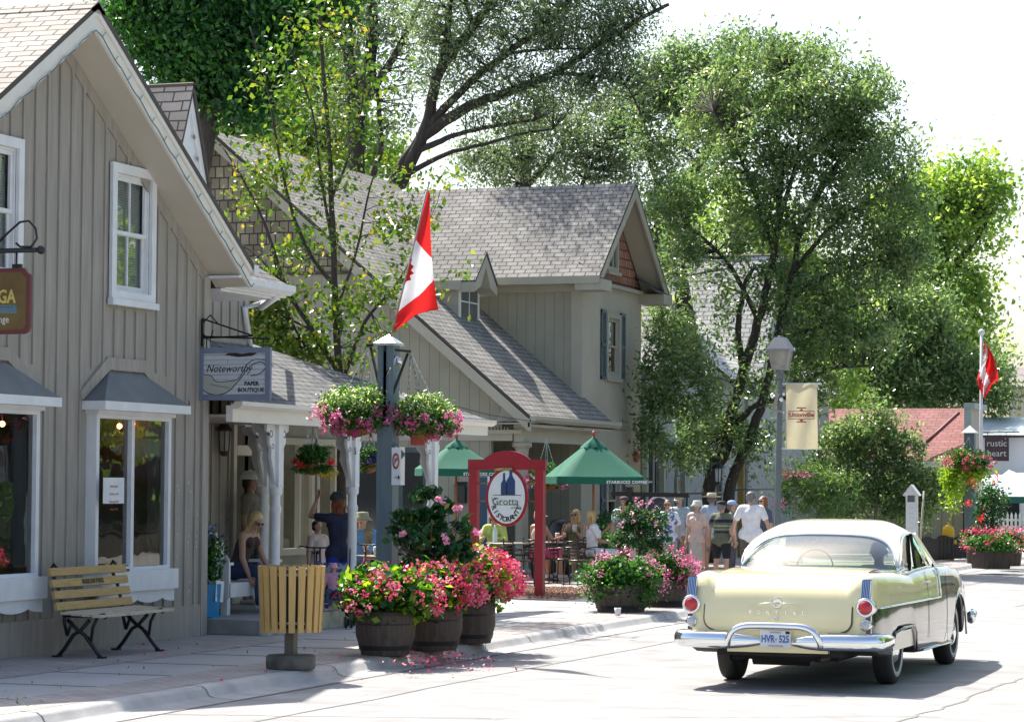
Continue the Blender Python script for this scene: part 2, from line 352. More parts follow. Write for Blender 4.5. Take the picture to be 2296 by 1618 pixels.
M_black=mat('black_iron',(.012,.012,.013),.4,var=.2)
M_h2=brickmat('khaki_board_siding',(.315,.30,.235),(.335,.32,.25),(.17,.165,.13),.22,60,.006,rough=.7,var=.08,bump=.5,off=0)
M_h2t=mat('khaki_trim',(.40,.375,.30),.65,var=.06,scale=2)
M_stuc=mat('beige_stucco',(.43,.395,.32),.9,var=.07,scale=1.5,bump=.4,bscale=80)
M_shake=brickmat('weathered_shakes',(.20,.17,.13),(.30,.27,.21),(.06,.05,.04),.2,.24,.014,var=.22,bump=1)
M_redshake=brickmat('red_cedar_shakes',(.30,.14,.10),(.42,.22,.16),(.1,.05,.04),.14,.2,.013,var=.2,bump=1)
M_blue=mat('blue_grey_shutter',(.10,.135,.155),.5,var=.08)
M_blind=mat('white_blind',(.6,.62,.62),.6,var=.03)
M_bulb=mat('warm_bulb',(1,.25,.08),.5,emit=9,var=0)

def slab(mb,pts,t=.05,mi=0,me=1):
    """roof slab: top quad gets shingles (mi), sides edge (me)"""
    p=[Vector(q) for q in pts]; n=(p[1]-p[0]).cross(p[2]-p[1]).normalized()
    if n.z<0: p=p[::-1]; n=-n
    q=[a-n*t for a in p]; mb.face(p,mi); mb.face(q[::-1],me)
    for i in range(len(p)):
        j=(i+1)%len(p); mb.face([q[i],q[j],p[j],p[i]],me)
def wallX(mb,X,segs,holes,th=.15,mi=0):
    """wall in plane x=X; segs: list of (y0,y1,zbottom,ztop0,ztop1); holes (y0,y1,z0,z1)"""
    for (a,b_,zb,t0,t1) in segs:
        ys=sorted({a,b_}|{h[0] for h in holes if a<h[0]<b_}|{h[1] for h in holes if a<h[1]<b_})
        for i in range(len(ys)-1):
            ya,yb=ys[i],ys[i+1]; f=lambda y:t0+(t1-t0)*(y-a)/(b_-a)
            hs=sorted([h for h in holes if h[0]<=ya+1e-6 and h[1]>=yb-1e-6],key=lambda h:h[2]); z=zb
            for h in hs:
                mb.prism([(X,ya,z),(X,yb,z),(X,yb,h[2]),(X,ya,h[2])],(-th,0,0),mi); z=h[3]
            mb.prism([(X,ya,z),(X,yb,z),(X,yb,f(yb)),(X,ya,f(ya))],(-th,0,0),mi)
def framerect(mb,X,y0,y1,z0,z1,w,d,mi=0):
    mb.box((X,y0,z0),(X+d,y0+w,z1),mi); mb.box((X,y1-w,z0),(X+d,y1,z1),mi); mb.box((X,y0+w,z0),(X+d,y1-w,z0+w),mi); mb.box((X,y0+w,z1-w),(X+d,y1-w,z1),mi)
def louver(mb,X,y0,y1,z0,z1,mi=0):
    mb.box((X,y0,z0),(X+.04,y0+.05,z1)); mb.box((X,y1-.05,z0),(X+.04,y1,z1)); mb.box((X,y0,z0),(X+.038,y1,z0+.07)); mb.box((X,y0,z1-.07),(X+.038,y1,z1)); zm=(z0+z1)/2; mb.box((X,y0,zm-.04),(X+.038,y1,zm+.04)); mb.box((X,y0,z0),(X+.006,y1,z1))
    z=z0+.09
    while z<z1-.08:
        if abs(z-zm)>.05: mb.prism([(X+.006,y0+.05,z+.03),(X+.034,y0+.05,z),(X+.034,y0+.05,z+.008),(X+.006,y0+.05,z+.04)],(0,y1-y0-.1,0))
        z+=.05

# =============== HOUSE 1
H1=thing('grey_house',(-3,25.6,.12),'grey board and batten house with steep cream gable beside the slatted bench','house')
XF=.08; _a=onX(214,6,XF); _e=onX(552,574,XF); YC=_a.y; ZC=_a.z; YE=_e.y+.12; SL=(_a.z-_e.z)/(_e.y-_a.y); WX=-.38
YR=29.2; YL=2*YC-YR
bays=[]
BXP=-.25; y0=onX(215,1100,BXP).y; y1=onX(383,1100,BXP).y; zt=onX(300,931,BXP).z; zb=onX(300,1284,BXP).z
yb1=onX(88,1100,BXP).y
bays=[(y0,y1),(yb1-(y1-y0),yb1)]
ups=[(26.66,27.74),(23.6,24.68)]
UZ=(4.05,5.62)
holes=[(u[0]+.12,u[1]-.12,UZ[0]+.1,UZ[1]-.12) for u in ups]+[(b0+.05,b1-.05,zb,zt) for b0,b1 in bays]
b=MB(); ztop=lambda y:ZC-.3-SL*abs(y-YC)
wallX(b,WX,[(YL,YC,.12,ztop(YL),ztop(YC)),(YC,YR,.12,ztop(YC),ztop(YR))],holes)
y=YL+.15
while y<YR-.05:
    z=.5
    ok=sorted([(h[2]-.2,h[3]+(.12 if h[3]>4 else .5)) for h in holes if h[0]-.15<y<h[1]+.15])
    for h in ok:
        if h[0]>z: b.box((WX,y-.022,z),(WX+.022,y+.022,h[0]))
        z=h[1]
    b.box((WX,y-.022,z),(WX+.022,y+.022,ztop(y)-.1)); y+=.262
# side wall, back
b.box((WX-.15,YR-.14,.12),(WX-8,YR-.002,ztop(YR)))
b.box((WX-8,YL,.12),(WX-.15,YL+.14,ztop(YL)))
o=b.build('wall',M_batt,H1)
b=MB(); b.box((WX,YR-.13,.12),(WX+.035,YR+.035,ztop(YR)-.05)); b.box((WX-.2,YR,.12),(WX,YR+.035,ztop(YR)-.05)); b.build('corner_board',M_batt,H1,bevel=.004)
b=MB(); b.box((WX,YL,.12),(WX+.03,YR-.135,.5)); b.build('skirting_board',M_batt,H1)
# flaked paint patches (real wear, thin chips on the boards)
b=MB()
for i in range(60):
    yy=random.choice([28.95,28.7,28.45,28.8])+random.uniform(-.05,.05); zz=random.choice([random.gauss(1.35,.3),random.uniform(.5,2)]); s=random.uniform(.006,.02)
    if .5<zz<2.2: b.face([(WX+.0035,yy,zz),(WX+.0035,yy+s*.6,zz+s*.2),(WX+.0035,yy+s*.5,zz+s*2),(WX+.0035,yy-s*.3,zz+s*1.4)])
b.build('paint_flake',M_white,H1)
b=MB()

for sgn in(1,-1):
    slab(b,[(XF+.04,YC,ZC),(XF+.04,YC+sgn*(YE-YC+.06),ZC-SL*(YE-YC+.06)),(-9,YC+sgn*(YE-YC+.06),ZC-SL*(YE-YC+.06)),(-9,YC,ZC)],.06)
for i in range(28): 
    x0=XF+.04-i*.3; b.prism([(x0,YC-.16,ZC-.1+.012),(x0,YC,ZC+.02),(x0,YC+.16,ZC-.1+.012),(x0,YC+.16,ZC-.12),(x0,YC-.16,ZC-.12)],(-.29,0,0),0)
b.build('roof',[M_shin1,M_edge],H1)
# soffit + barge boards
b=MB()
for sgn in(1,-1):
    f=lambda yy,dz:(0,YC+sgn*(yy-YC),ZC-SL*(yy-YC)-dz)
    for (X0,X1,d0,d1) in((XF-.03,WX+.0,.27,.2),):
        A=[(X0,)+f(YC,d0)[1:],(X0,)+f(YE,d0)[1:],(X1,)+f(YE,d0)[1:],(X1,)+f(YC,d0)[1:]]
        slab(b,A,.03,0,0)
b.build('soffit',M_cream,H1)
b=MB()
for sgn in(1,-1):
    for X0,X1,d0,d1 in((XF,XF-.03,.062,.31),(XF+.03,XF,.062,.14)):
        pts=[(X0,YC,ZC-d0),(X0,YC+sgn*(YE-YC),ZC-SL*(YE-YC)-d0),(X0,YC+sgn*(YE-YC-.0),ZC-SL*(YE-YC)-d1),(X0,YC,ZC-d1)]
        b.prism(pts,(X1-X0,0,0))
b.build('barge_board',M_fascia,H1)
b=MB(); 
for sgn in(1,): # rake trim board against the wall
    pts=[(WX+.02,YC,ZC-.31),(WX+.02,YR,ZC-SL*(YR-YC)-.31),(WX+.02,YR,ZC-SL*(YR-YC)-.48),(WX+.02,YC,ZC-.48)]
    b.prism(pts,(-.02,0,0))
pts=[(WX+.02,YC,ZC-.31),(WX+.02,YL,ZC-SL*(YR-YC)-.31),(WX+.02,YL,ZC-SL*(YR-YC)-.48),(WX+.02,YC,ZC-.48)]; b.prism(pts,(-.02,0,0))
b.build('frieze_board',M_batt,H1)
b=MB() # gutter on the right eave
ze=ZC-SL*(YE-YC)
gp=[(YE+.02,ze-.02),(YE+.02,ze-.14),(YE+.11,ze-.14),(YE+.15,ze-.09),(YE+.15,ze-.02)]
b.prism([(XF+.05,p[0],p[1]) for p in gp],(-8.5,0,0)); b.box((XF-.02,YE-.28,ze-.17),(-8,YE+.02,ze-.2)); b.build('gutter',M_white,H1)
# string lights under the barge board
b=MB(); pts=[]
n=46
for i in range(n+1):
    yy=22.6+(YE-22.6)*i/n; zz=ZC-SL*abs(yy-YC)-.285-.015*math.sin(i*2.1)
    pts.append((XF+.02,yy,zz))
    if i%2==0: b.tube([(XF+.02,yy,zz),(XF+.04,yy+.03,zz+.05)],.009,5,1)
b.tube(pts,.006,5,0); tag(b.build('string_lights',[mat('green_wire',(.05,.12,.1),.5),mat('frosted_bulb',(.35,.4,.4),.3)]),'green string lights draped along the cream gable board','string lights')
# upper windows
def sash_window(parent,X,y0,y1,z0,z1,tw,name='window',blind=True,trim=M_white,cross=False,fr=.0,deep=.13,dark=M_dark,curt=None):
    wf=MB(); framerect(wf,X-.005,y0,y1,z0,z1,tw,.04); wf.box((X,y0-.03,z0-.06),(X+.07,y1+.03,z0+.015)); w_=wf.build(name,trim,parent,bevel=.004)
    s=MB(); a,c,d,e=y0+tw,y1-tw,z0+tw,z1-tw; zm=(d+e)/2
    framerect(s,X-.06,a,c,d,e,.03,.05); framerect(s,X-.09,a+.03,c-.03,d+.03,zm+.02,.045,.03); framerect(s,X-.06,a+.03,c-.03,zm-.02,e-.03,.045,.03)
    ym=(a+c)/2; s.box((X-.075,ym-.012,d+.03),(X-.055,ym+.012,zm-.02)) if cross else None; s.box((X-.05,ym-.012,zm),(X-.032,ym+.012,e-.03)) if cross else None
    s.build('sash',trim,w_)
    g=MB(); g.face([(X-.075,a+.03,d+.03),(X-.075,c-.03,d+.03),(X-.075,c-.03,e-.03),(X-.075,a+.03,e-.03)]); g.build('pane',M_glass,w_)
    if blind:
        bl=MB(); z=d+.05
        while z<e-.04: bl.prism([(X-.13,a+.03,z+.026),(X-.115,a+.03,z),(X-.115,a+.03,z+.004),(X-.13,a+.03,z+.03)],(0,c-a-.06,0)); z+=.03
        bl.build('blind',M_blind,w_)
    if curt:
        cu=MB(); nn=24; cu.grid([[(X-.12+.012*math.sin(j*1.7),a+.03+(c-a-.06)*j/nn,zz) for j in range(nn+1)] for zz in(d+.03 if curt<1 else zm,e-.03)]); cu.build('curtain',M_blind,w_)
    r=MB(); v=[(X-.15,a-.1,d-.1),(X-.7,a-.1,d-.1),(X-.7,c+.1,d-.1),(X-.15,c+.1,d-.1)]; w4=[(p[0],p[1],e+.1) for p in v]
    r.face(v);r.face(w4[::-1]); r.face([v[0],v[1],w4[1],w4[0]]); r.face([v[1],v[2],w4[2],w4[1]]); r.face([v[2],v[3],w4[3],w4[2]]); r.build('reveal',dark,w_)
    return w_
for u in ups:
    sash_window(H1,WX+.022,u[0],u[1],UZ[0],UZ[1],.11,cross=True)
# bay windows
for k,(b0,b1) in enumerate(bays):
    X=BXP; f=MB(); framerect(f,X-.09,b0,b1,zb,zt+.02,.07,.09); ym=(b0+b1)/2-.05
    f.box((X-.09,ym-.035,zb),(X+.003,ym+.035,zt)); f.box((WX,b0,zb),(X-.09,b0+.03,zt+.02)); f.box((WX,b1-.03,zb),(X-.09,b1,zt+.02)); B=f.build('bay_window',M_white,H1,bevel=.004)
    g=MB(); g.face([(X-.05,b0+.07,zb+.05),(X-.05,ym-.035,zb+.05),(X-.05,ym-.035,zt-.04),(X-.05,b0+.07,zt-.04)]); g.face([(X-.05,ym+.035,zb+.05),(X-.05,b1-.07,zb+.05),(X-.05,b1-.07,zt-.04),(X-.05,ym+.035,zt-.04)]); g.build('pane',M_glass,B)
    # sill box with scalloped apron
    s=MB(); s.box((WX,b0-.03,zb-.2),(X+.1,b1+.03,zb+.03)); n=6; yl=b0+.0; W=(b1-b0)
    pts=[(X+.06,b0,zb-.2),(X+.06,b1,zb-.2)]
    low=[]
    for i in range(n*8+1):
        t=i/(n*8); low.append((X+.06,b1-W*t,zb-.30-.045*abs(math.cos(t*n*PI/2))**.6))
    s.prism(pts+low,(-.03,0,0)); s.build('sill_box',M_white,B,bevel=.004)
    # hood
    h=MB(); he0=b0-.14; he1=b1+.14; zh=zt+.14; XO=X+.17; top0=(WX+.01,b0+.5,zh+.36); top1=(WX+.01,b1-.55,zh+.36)
    h.face([(XO,he0,zh),(XO,he1,zh),top1,top0]); h.face([(WX+.01,he0,zh),(XO,he0,zh),top0]); h.face([(XO,he1,zh),(WX+.01,he1,zh),top1]); h.build('hood',M_steel,B)
    t=MB(); t.box((WX,he0,zh-.1),(XO+.012,he1,zh-.002)); t.box((WX,b0-.03,zh-.145),(X+.04,b1+.03,zh-.1)); t.build('hood_fascia',M_white,B)
    t=MB(); o_=.12
    P=[(he0-.03,zh),(b0+.48,zh+.37),(b1-.53,zh+.37),(he1+.03,zh)]; Q=[(he0-.06,zh+.1),(b0+.42,zh+.37+.14),(b1-.47,zh+.37+.14),(he1+.06,zh+.1)]
    for i in range(3): t.prism([(WX+.04,*P[i]),(WX+.04,*P[i+1]),(WX+.04,*Q[i+1]),(WX+.04,*Q[i])],(-.04,0,0))
    t.build('hood_surround',M_batt,B)
# room behind the bays
b=MB(); v=[(WX-.16,22.1,.2),(-4.2,22.1,.2),(-4.2,29.08,.2),(WX-.16,29.08,.2)]; w4=[(p[0],p[1],3.3) for p in v]
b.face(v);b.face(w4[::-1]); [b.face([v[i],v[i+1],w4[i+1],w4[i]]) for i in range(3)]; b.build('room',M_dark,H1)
b=MB()
for (px,py) in((268,955),(300,958),(5,950),(298,950)):
    p=onX(px,py,-1.3); b.tube([(p.x,p.y,3.3),(p.x,p.y,p.z+.05)],.008,5,0); b.ball((p.x,p.y,p.z),.035,8,1)
b.build('ceiling_lamp',[M_black,M_bulb],H1)
b=MB() # counter and table inside
b.box((-2.2,26.3,.2),(-1.8,28.5,1.15)); b.box((-1.9,23.2,.2),(-1.2,25.2,1.0)); b.build('counter',mat('brown_counter',(.12,.06,.035),.5,var=.3),H1)
# notices on the glass
p0=onX(232,1070,-.14); p1=onX(278,1128,-.14)
b=MB(); b.box((-.145,p0.y,p1.z),(-.140,p1.y,p0.z)); 
for i,s in enumerate(('OPEN DAILY','10 AM to 6 PM','Thursday 8 PM','Sunday 5 PM')): text_mb(b,s,.035,frame((-.138,(p0.y+p1.y)/2,p0.z-.1-.085*i),(0,1,0),(0,0,1)),1,.0005)
tag(b.build('notice',[M_white,mat('red_ink',(.4,.08,.07),.6)]),'white paper notice taped inside the bay window','notice')
p0=onX(268,1265,-.14); p1=onX(291,1282,-.14)
b=MB(); b.box((-.145,p0.y,p1.z),(-.140,p1.y,p0.z)); b.box((-.14,p0.y+.01,p1.z+.01),(-.138,p1.y-.01,p1.z+.04),1); b.box((-.14,p0.y+.03,p1.z+.07),(-.138,p1.y-.03,p1.z+.085),1); tag(b.build('sticker',[M_white,M_black]),'small white sticker at bottom of the bay window glass','sticker')
# vent hole + lights cable
b=MB(); p=onX(419,905,WX+.004); b.lathe([(.001,.0),(.05,.0),(.05,.02),(.001,.02)],(WX,p.y,p.z),14,0,M=Matrix.Rotation(PI/2,4,'Y')); b.build('vent',mat('vent_dark',(.12,.11,.1),.7),H1)

# =============== wing of house 1 with porch roof
WG=thing('porch_shop',(-2,31.5,.12),'grey board wing with white posted porch and grey shingled porch roof','shop')
b=MB(); XW=-2.0; Y0=29.24; Y1=33.75
dy0,dy1=33.42,34.4   # door opening
wallX(b,XW,[(Y0,33.3,.12,3.1,3.1),(Y0,Y1,3.1,4.9,4.9)],[],.12)
y=Y0+.2
while y<Y1:
    for za,zb_ in((3.98,4.55),(.3,3.1)):
        if not(za<1 and y>33.25): b.box((XW,y-.02,za),(XW+.022,y+.02,zb_))
    y+=.27
b.box((XW-6,Y1-.12,3.1),(XW-.12,Y1,4.7)); b.box((XW,Y1-.1,3.85),(XW+.03,Y1+.01,4.6)); b.box((XW,Y0,3.78),(XW+.035,Y1+.02,3.97)); b.build('wall',M_batt,WG)
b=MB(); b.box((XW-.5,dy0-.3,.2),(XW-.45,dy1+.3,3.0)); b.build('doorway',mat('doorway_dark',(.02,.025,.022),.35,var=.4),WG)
b=MB(); framerect(b,XW,dy0-.1,dy1+.1,.3,3.05,.1,.04); b.box((XW,dy0,2.36),(XW+.045,dy1,2.49)); b.build('door_frame',M_cream,WG)
# upper roof of the wing, eave over the street side
b=MB(); zE=4.52; XE=-.45
yr0=onX(505,640,XE).y; 
b.box((0,0,0),(0,0,0)) if 0 else None
za=onX(520,618,XE); zc=onX(648,640,XE)
E0,E1,ZE=za.y-.15,zc.y,(za.z+zc.z)/2
slab(b,[(XE,E0,ZE),(XE,E1,ZE),(-1.9,E1-.9,ZE+.95),(-1.9,E0,ZE+.95)],.06); slab(b,[(XE,E1,ZE),(-1.9,E1,ZE+.0),(-1.9,E1-.9,ZE+.95)],.05)
slab(b,[(-1.9,E0,ZE+.95),(-1.9,E1-.9,ZE+.95),(-5,E1-.9,ZE+2.2),(-5,E0,ZE+2.2)],.06)
b.build('upper_roof',[M_shindk,M_edge],WG)
b=MB(); b.prism([(XE+.1,E0,ZE-.01),(XE+.1,E0,ZE-.09),(XE+.03,E0,ZE-.14),(XE-.02,E0,ZE-.14),(XE-.02,E0,ZE-.01)],(0,E1-E0,0)); b.box((XE-.02,E0,ZE-.17),(XE-.08,E1-.05,ZE-.05)); b.box((XE-.08,E0,ZE-.2),(XW,E1-.1,ZE-.17),0)
b.build('upper_gutter',M_white,WG)
b=MB(); q=[onX(618,655,XE-.05),onX(617,668,XE-.05)]; pE=onX(550,690,XW+.06)
b.tube([q[0],q[1],q[1]+Vector((-.2,-.0,-.12)),(XW+.3,pE.y+.2,pE.z+.1),(XW+.05,pE.y,pE.z),(XW+.05,Y1+.02,3.9)],.045,8); b.build('downspout',M_white,WG)
# white gingerbread gable
GY=onX(430,190,XE-.25); GE=onX(500,640,XE-.25); gw=1.02
b=MB(); X=XE-.25
gy,gz=GY.y,GY.z; zl=GE.z; yr=GE.y; yl=2*gy-yr
b.prism([(X,yl,zl),(X,yl+.14,zl-.02),(X,gy,gz-.34),(X,yr-.14,zl-.02),(X,yr,zl),(X,gy,gz)],(-.04,0,0))
b.prism([(X-.03,yl+.1,zl+.1),(X-.03,yr-.1,zl+.1),(X-.03,gy,gz-.2)],(-.03,0,0),0)
for i in range(7):
    t=i/7; yy=gy+(yr-gy)*(.15+.75*t); zz=gz-(gz-zl)*(.15+.75*t)-.28; b.lathe([(.001,0),(.028,0),(.028,.006),(.001,.006)],(X-.0,yy-.06,zz),10,1,M=Matrix.Rotation(PI/2,4,'Y'))
b.build('gable_trim',[M_white,mat('gable_hole',(.25,.25,.24),.8)],WG)
b=MB(); slab(b,[(X+.03,gy,gz+.03),(X+.03,yr+.04,zl+.03),(-4,yr+.04,zl+.03),(-4,gy,gz+.03)],.04); slab(b,[(X+.03,gy,gz+.03),(X+.03,yl-.04,zl+.03),(-4,yl-.04,zl+.03),(-4,gy,gz+.03)],.04); b.build('gable_roof',[M_shin1,M_edge],WG)
b=MB(); pb=onX(500,590,XE-.2)  # scroll bracket under the gable end
bp=[onX(px,py,XE-.2) for px,py in((470,600),(483,597),(495,575),(512,575),(510,600),(503,625),(500,655),(494,657),(490,630),(483,612))]
b.prism(bp,(-.05,0,0)); b.build('gable_bracket',M_white,WG)
# porch roof
PE=.0; PZ0=2.98; PY1=38.3
b=MB(); U0=(-2.0,Y0,3.93); U1=(-2.0,34.0,3.93); L0=(PE,Y0,PZ0); L1=(PE,PY1,PZ0-.02)
slab(b,[L0,L1,U1,U0],.05); b.build('porch_roof',[M_shindk,M_edge],WG)
b=MB(); b.prism([(PE+.1,Y0,PZ0-.01),(PE+.1,Y0,PZ0-.06),(PE+.04,Y0,PZ0-.1),(PE-.03,Y0,PZ0-.1),(PE-.03,Y0,PZ0-.01)],(0,PY1-Y0+.05,-.02)); b.box((PE-.03,Y0,PZ0-.26),(PE-.12,PY1,PZ0-.06));  b.build('porch_fascia',M_fascia,WG)
b=MB(); b.prism([(-1.95,Y0,PZ0-.2),(PE-.12,Y0,PZ0-.2),(PE-.12,PY1-.1,PZ0-.2),(-1.95,34.0,PZ0-.2)],(0,0,.03)); b.build('porch_ceiling',M_batt,WG)
b=MB(); b.box((-2.0,29.42,.12),(.35,33.9,.30)); b.build('porch_deck',mat('grey_deck',(.27,.26,.24),.8,var=.2,bump=.3),WG,bevel=.01)
b=MB(); b.box((.30,29.36,.12),(.42,33.9,.335)); b.build('porch_step',mat('worn_beige_step',(.45,.42,.33),.8,var=.3,scale=6,bump=.5),WG,bevel=.01)
def porch_post(x,y,z0=.3,z1=2.74,grey=False):
    b=MB(); r=.062
    b.lathe([(.075,z0),(.075,z0+.04),(r,z0+.06),(r,z1-1.16),(.075,z1-1.13),(.075,z1-1.08),(.06,z1-1.05),(.06,z1-.93),(.085,z1-.9),(.085,z1-.83),(.075,z1-.8)],(x,y,0),20); b.box((x-.07,y-.07,z1-.82),(x+.07,y+.07,z1+.02))
    o=b.build('post',M_white,WG)
    for sg in(1,-1): # scroll brackets along the street and one into the porch
        k=MB(); pr=[(.07,z1),(.34,z1),(.33,z1-.1),(.24,z1-.13),(.25,z1-.25),(.18,z1-.33),(.19,z1-.45),(.12,z1-.62),(.07,z1-.78)]
        k.prism([(x-.02,y+sg*a,z) for a,z in pr],(.04,0,0)); 
        for a,z,rr in((.2,z1-.14,.05),(.15,z1-.3,.035)): k.lathe([(rr,0),(rr,.046),(rr*.62,.046),(rr*.62,0)],(x-.023,y+sg*a,z),14,1,M=Matrix.Rotation(PI/2,4,'Y'),cap=False)
        k.build('bracket',[M_white,mat('bracket_shadow_gap',(.2,.2,.2),.8)],o,bevel=.003)
    k=MB(); k.prism([(x-a,y+.02,z) for a,z in pr],(0,-.04,0)); k.build('bracket',M_white,o)
    return o
for px in(618,790,968):
    p=onX(px,1150,-.2); porch_post(-.2,p.y,.3 if px<900 else .12)
pp=onX(592,1150,-1.35); porch_post(-1.35,pp.y)
b=MB(); p=onX(798,1012,-.12); text_mb(b,'5',.13,frame((-.127,p.y-.0,p.z),(0,1,0),(0,0,1)),0,.004); b.build('house_number',M_black,WG)
# storefront wall under the porch to the right of the door
b=MB(); wins=[(34.95,36.0),(36.25,37.3)]
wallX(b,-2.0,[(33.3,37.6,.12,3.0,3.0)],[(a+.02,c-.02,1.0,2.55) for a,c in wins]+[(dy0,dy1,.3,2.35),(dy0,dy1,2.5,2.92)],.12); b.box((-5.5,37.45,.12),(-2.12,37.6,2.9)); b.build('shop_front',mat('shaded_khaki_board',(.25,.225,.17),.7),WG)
for a,c in wins:
    f=MB(); framerect(f,-2.0,a-.08,c+.08,.92,2.63,.1,.05); f.box((-2.05,(a+c)/2+.1,1),(-1.97,(a+c)/2+.16,2.55)); wn=f.build('window',M_h2t,WG)
    g=MB(); g.face([(-2.05,a,1),(-2.05,c,1),(-2.05,c,2.55),(-2.05,a,2.55)]); g.build('pane',glassmat('dim_shop_glass',refl=.0,fres=1.18),wn)
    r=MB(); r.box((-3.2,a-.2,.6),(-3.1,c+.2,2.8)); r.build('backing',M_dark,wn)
# side lights (carriage lantern)
L1_=thing('wall_lantern',(0,0,0),'bronze carriage lantern on the battened wall beside the shop doorway','lantern')
p=onX(503,985,XW+.12); L1_.location=p
def lantern(parent,s=1.,metal=None,glass=None):
    metal=metal or mat('bronze',(.09,.07,.045),.5,metal=.4); glass=glass or mat('lamp_glass_cloudy',(.45,.47,.45),.2,var=.2)
    b=MB(); b.lathe([(.02,.2),(.05,.19),(.1,.12),(.11,.1),(.0801,.1)],(0,0,0),6); 
    for k in range(6): a=k*PI/3; b.tube([(.075*math.cos(a),.075*math.sin(a),.1),(.06*math.cos(a),.06*math.sin(a),-.14)],.007,4)
    b.lathe([(.03,-.2),(.065,-.16),(.07,-.14),(.02,-.14)],(0,0,0),6); b.tube([(0,0,.2),(0,0,.26),(-.08,0,.3),(-.12,0,.2)],.009,6); b.box((-.125,-.04,.05),(-.11,.04,.28)); 
    for i in range(len(b.v)): b.v[i]=tuple(c*s for c in b.v[i])
    b.build('lantern_frame',metal,parent,False)
    g=MB(); g.lathe([(.055*s,-.14*s),(.07*s,.1*s)],(0,0,0),6,sm=False); g.build('lantern_glass',glass,parent,False)
lantern(L1_,1.15)

# =============== HOUSE 2
H2=thing('khaki_house',(-7,55,.12),'khaki house with grey shingled roofs, dormer and blue grey shutters','house')
YG=50.3; YK=49.9
pT=onY(470,290,YK); pB=onY(1190,932,YK); XEv=pB.x; ZEv=pB.z; SM=(pT.z-pB.z)/(pB.x-pT.x); XRg=pT.x
zr=lambda x: ZEv+SM*(XEv-x)
Y2=onX(880,430,XRg).y; YS=55.1
b=MB()
slab(b,[(XEv,YK,ZEv),(XEv,YS+.3,ZEv),(-4.0,YS+.3,zr(-4.0)),(-4.0,YK,zr(-4.0))],.07)
slab(b,[(-4.0,YK,zr(-4)),(-4.0,YS+.3,zr(-4)),(XRg,YS+.3,zr(XRg)),(XRg,YK,zr(XRg))],.07)
slab(b,[(-4.2,YS+.3,zr(-4.2)),(-4.2,Y2,zr(-4.2)),(XRg,Y2,zr(XRg)),(XRg,YS+.3,zr(XRg))],.07)
slab(b,[(XRg,YK,zr(XRg)),(XRg,Y2,zr(XRg)),(XRg-7,Y2,zr(XRg)-6),(XRg-7,YK,zr(XRg)-6)],.07)
o=b.build('main_roof',[M_shin2,M_edge],H2)
# gable wall facing up the street
xd=onY(1100,1100,YG).x; zs=6.35
b=MB()
f=lambda x: zr(x)-.25
b.prism([(-12,YG,.12),(xd,YG,.12),(xd,YG,f(xd)),(-11,YG,f(-11)) if f(-11)<zs else (XEv-(zs+.25-ZEv)/SM,YG,zs),(-12,YG,zs)],(0,.15,0))
b.prism([(xd,YG,2.85),(XEv-.75,YG,2.85),(XEv-.75,YG,f(XEv-.75)),(xd,YG,f(xd))],(0,.15,0))
b.build('gable_wall',M_h2,H2)
xs=XEv-(zs+.25-ZEv)/SM
b=MB(); b.prism([(-12,YG-.03,zs),(xs,YG-.03,zs),(XRg,YG-.03,f(XRg)),(-12,YG-.03,f(XRg)-1.2)],(0,.18,0)); b.build('shake_gable',M_shake,H2)
b=MB(); b.box((-12,YG-.06,zs-.06),(xs,YG-.03,zs)); b.build('shake_band',M_edge,H2)
b=MB() # rake board, rake soffit, bell-cast bracket
b.prism([(XEv,YK,ZEv-.07),(XRg,YK,zr(XRg)-.07),(XRg,YK,zr(XRg)-.33),(XEv-.05,YK,ZEv-.3),(XEv,YK,ZEv-.3)],(0,.04,0)); 
b.prism([(XEv,YK+.04,ZEv-.12),(XRg,YK+.04,zr(XRg)-.12),(XRg,YK+.04,zr(XRg)-.15),(XEv,YK+.04,ZEv-.15)],(0,YG-YK-.04,0),1)
bp=[onY(px,py,YG-.04) for px,py in((1190,925),(1150,890),(1060,810),(1060,835),(1100,868),(1118,890),(1124,915),(1118,935),(1108,945),(1190,945))]
b.prism(bp,(0,.04,0)); b.build('rake_board',[M_h2t,M_batt],H2)
# eave gutter, beam and porch
b=MB(); b.prism([(XEv+.12,YK,ZEv),(XEv+.12,YK,ZEv-.07),(XEv+.05,YK,ZEv-.13),(XEv-.02,YK,ZEv-.13),(XEv-.02,YK,ZEv)],(0,YS+.6-YK,0)); b.box((XEv-.9,YK+.03,ZEv-.16),(XEv-.02,YS+.5,ZEv-.135)); b.box((XEv-.02,YK,ZEv-.22),(XEv-.06,YS+.5,ZEv-.13)); b.build('eave_gutter',M_h2t,H2)
b=MB(); b.box((XEv-.3,YG+.0,2.82),(XEv-.5,YS,3.2)); b.box((-9,YG-.03,2.84),(XEv-.52,YG-.004,3.0)); b.box((xd-.2,YG-.1,2.98),(XEv-.3,YG-.02,3.06)); 
for i in range(60): b.box((XEv-.6-i*.07,YG-.05,3.06),(XEv-.63-i*.07,YG-.01,3.11))
b.build('porch_beam',M_h2t,H2)
def col(px,X):
    p=onX(px,1100,X); b=MB(); b.lathe([(.19,.12),(.19,.22),(.15,.25),(.14,.3),(.125,2.55),(.135,2.56),(.135,2.6),(.125,2.61),(.15,2.7),(.2,2.72),(.2,2.82)],(X,p.y,0),20); b.build('porch_column',M_h2t,H2)
col(1170,XEv-.4)
b=MB(); b.box((-6.3,YG+.16,.12),(-6.2,YS-.16,2.85)); b.build('porch_wall',M_h2,H2); b=MB(); b.box((-6.3,YS-.15,.12),(-4.21,YS-.02,3.3)); b.build('porch_wall',M_h2,H2)
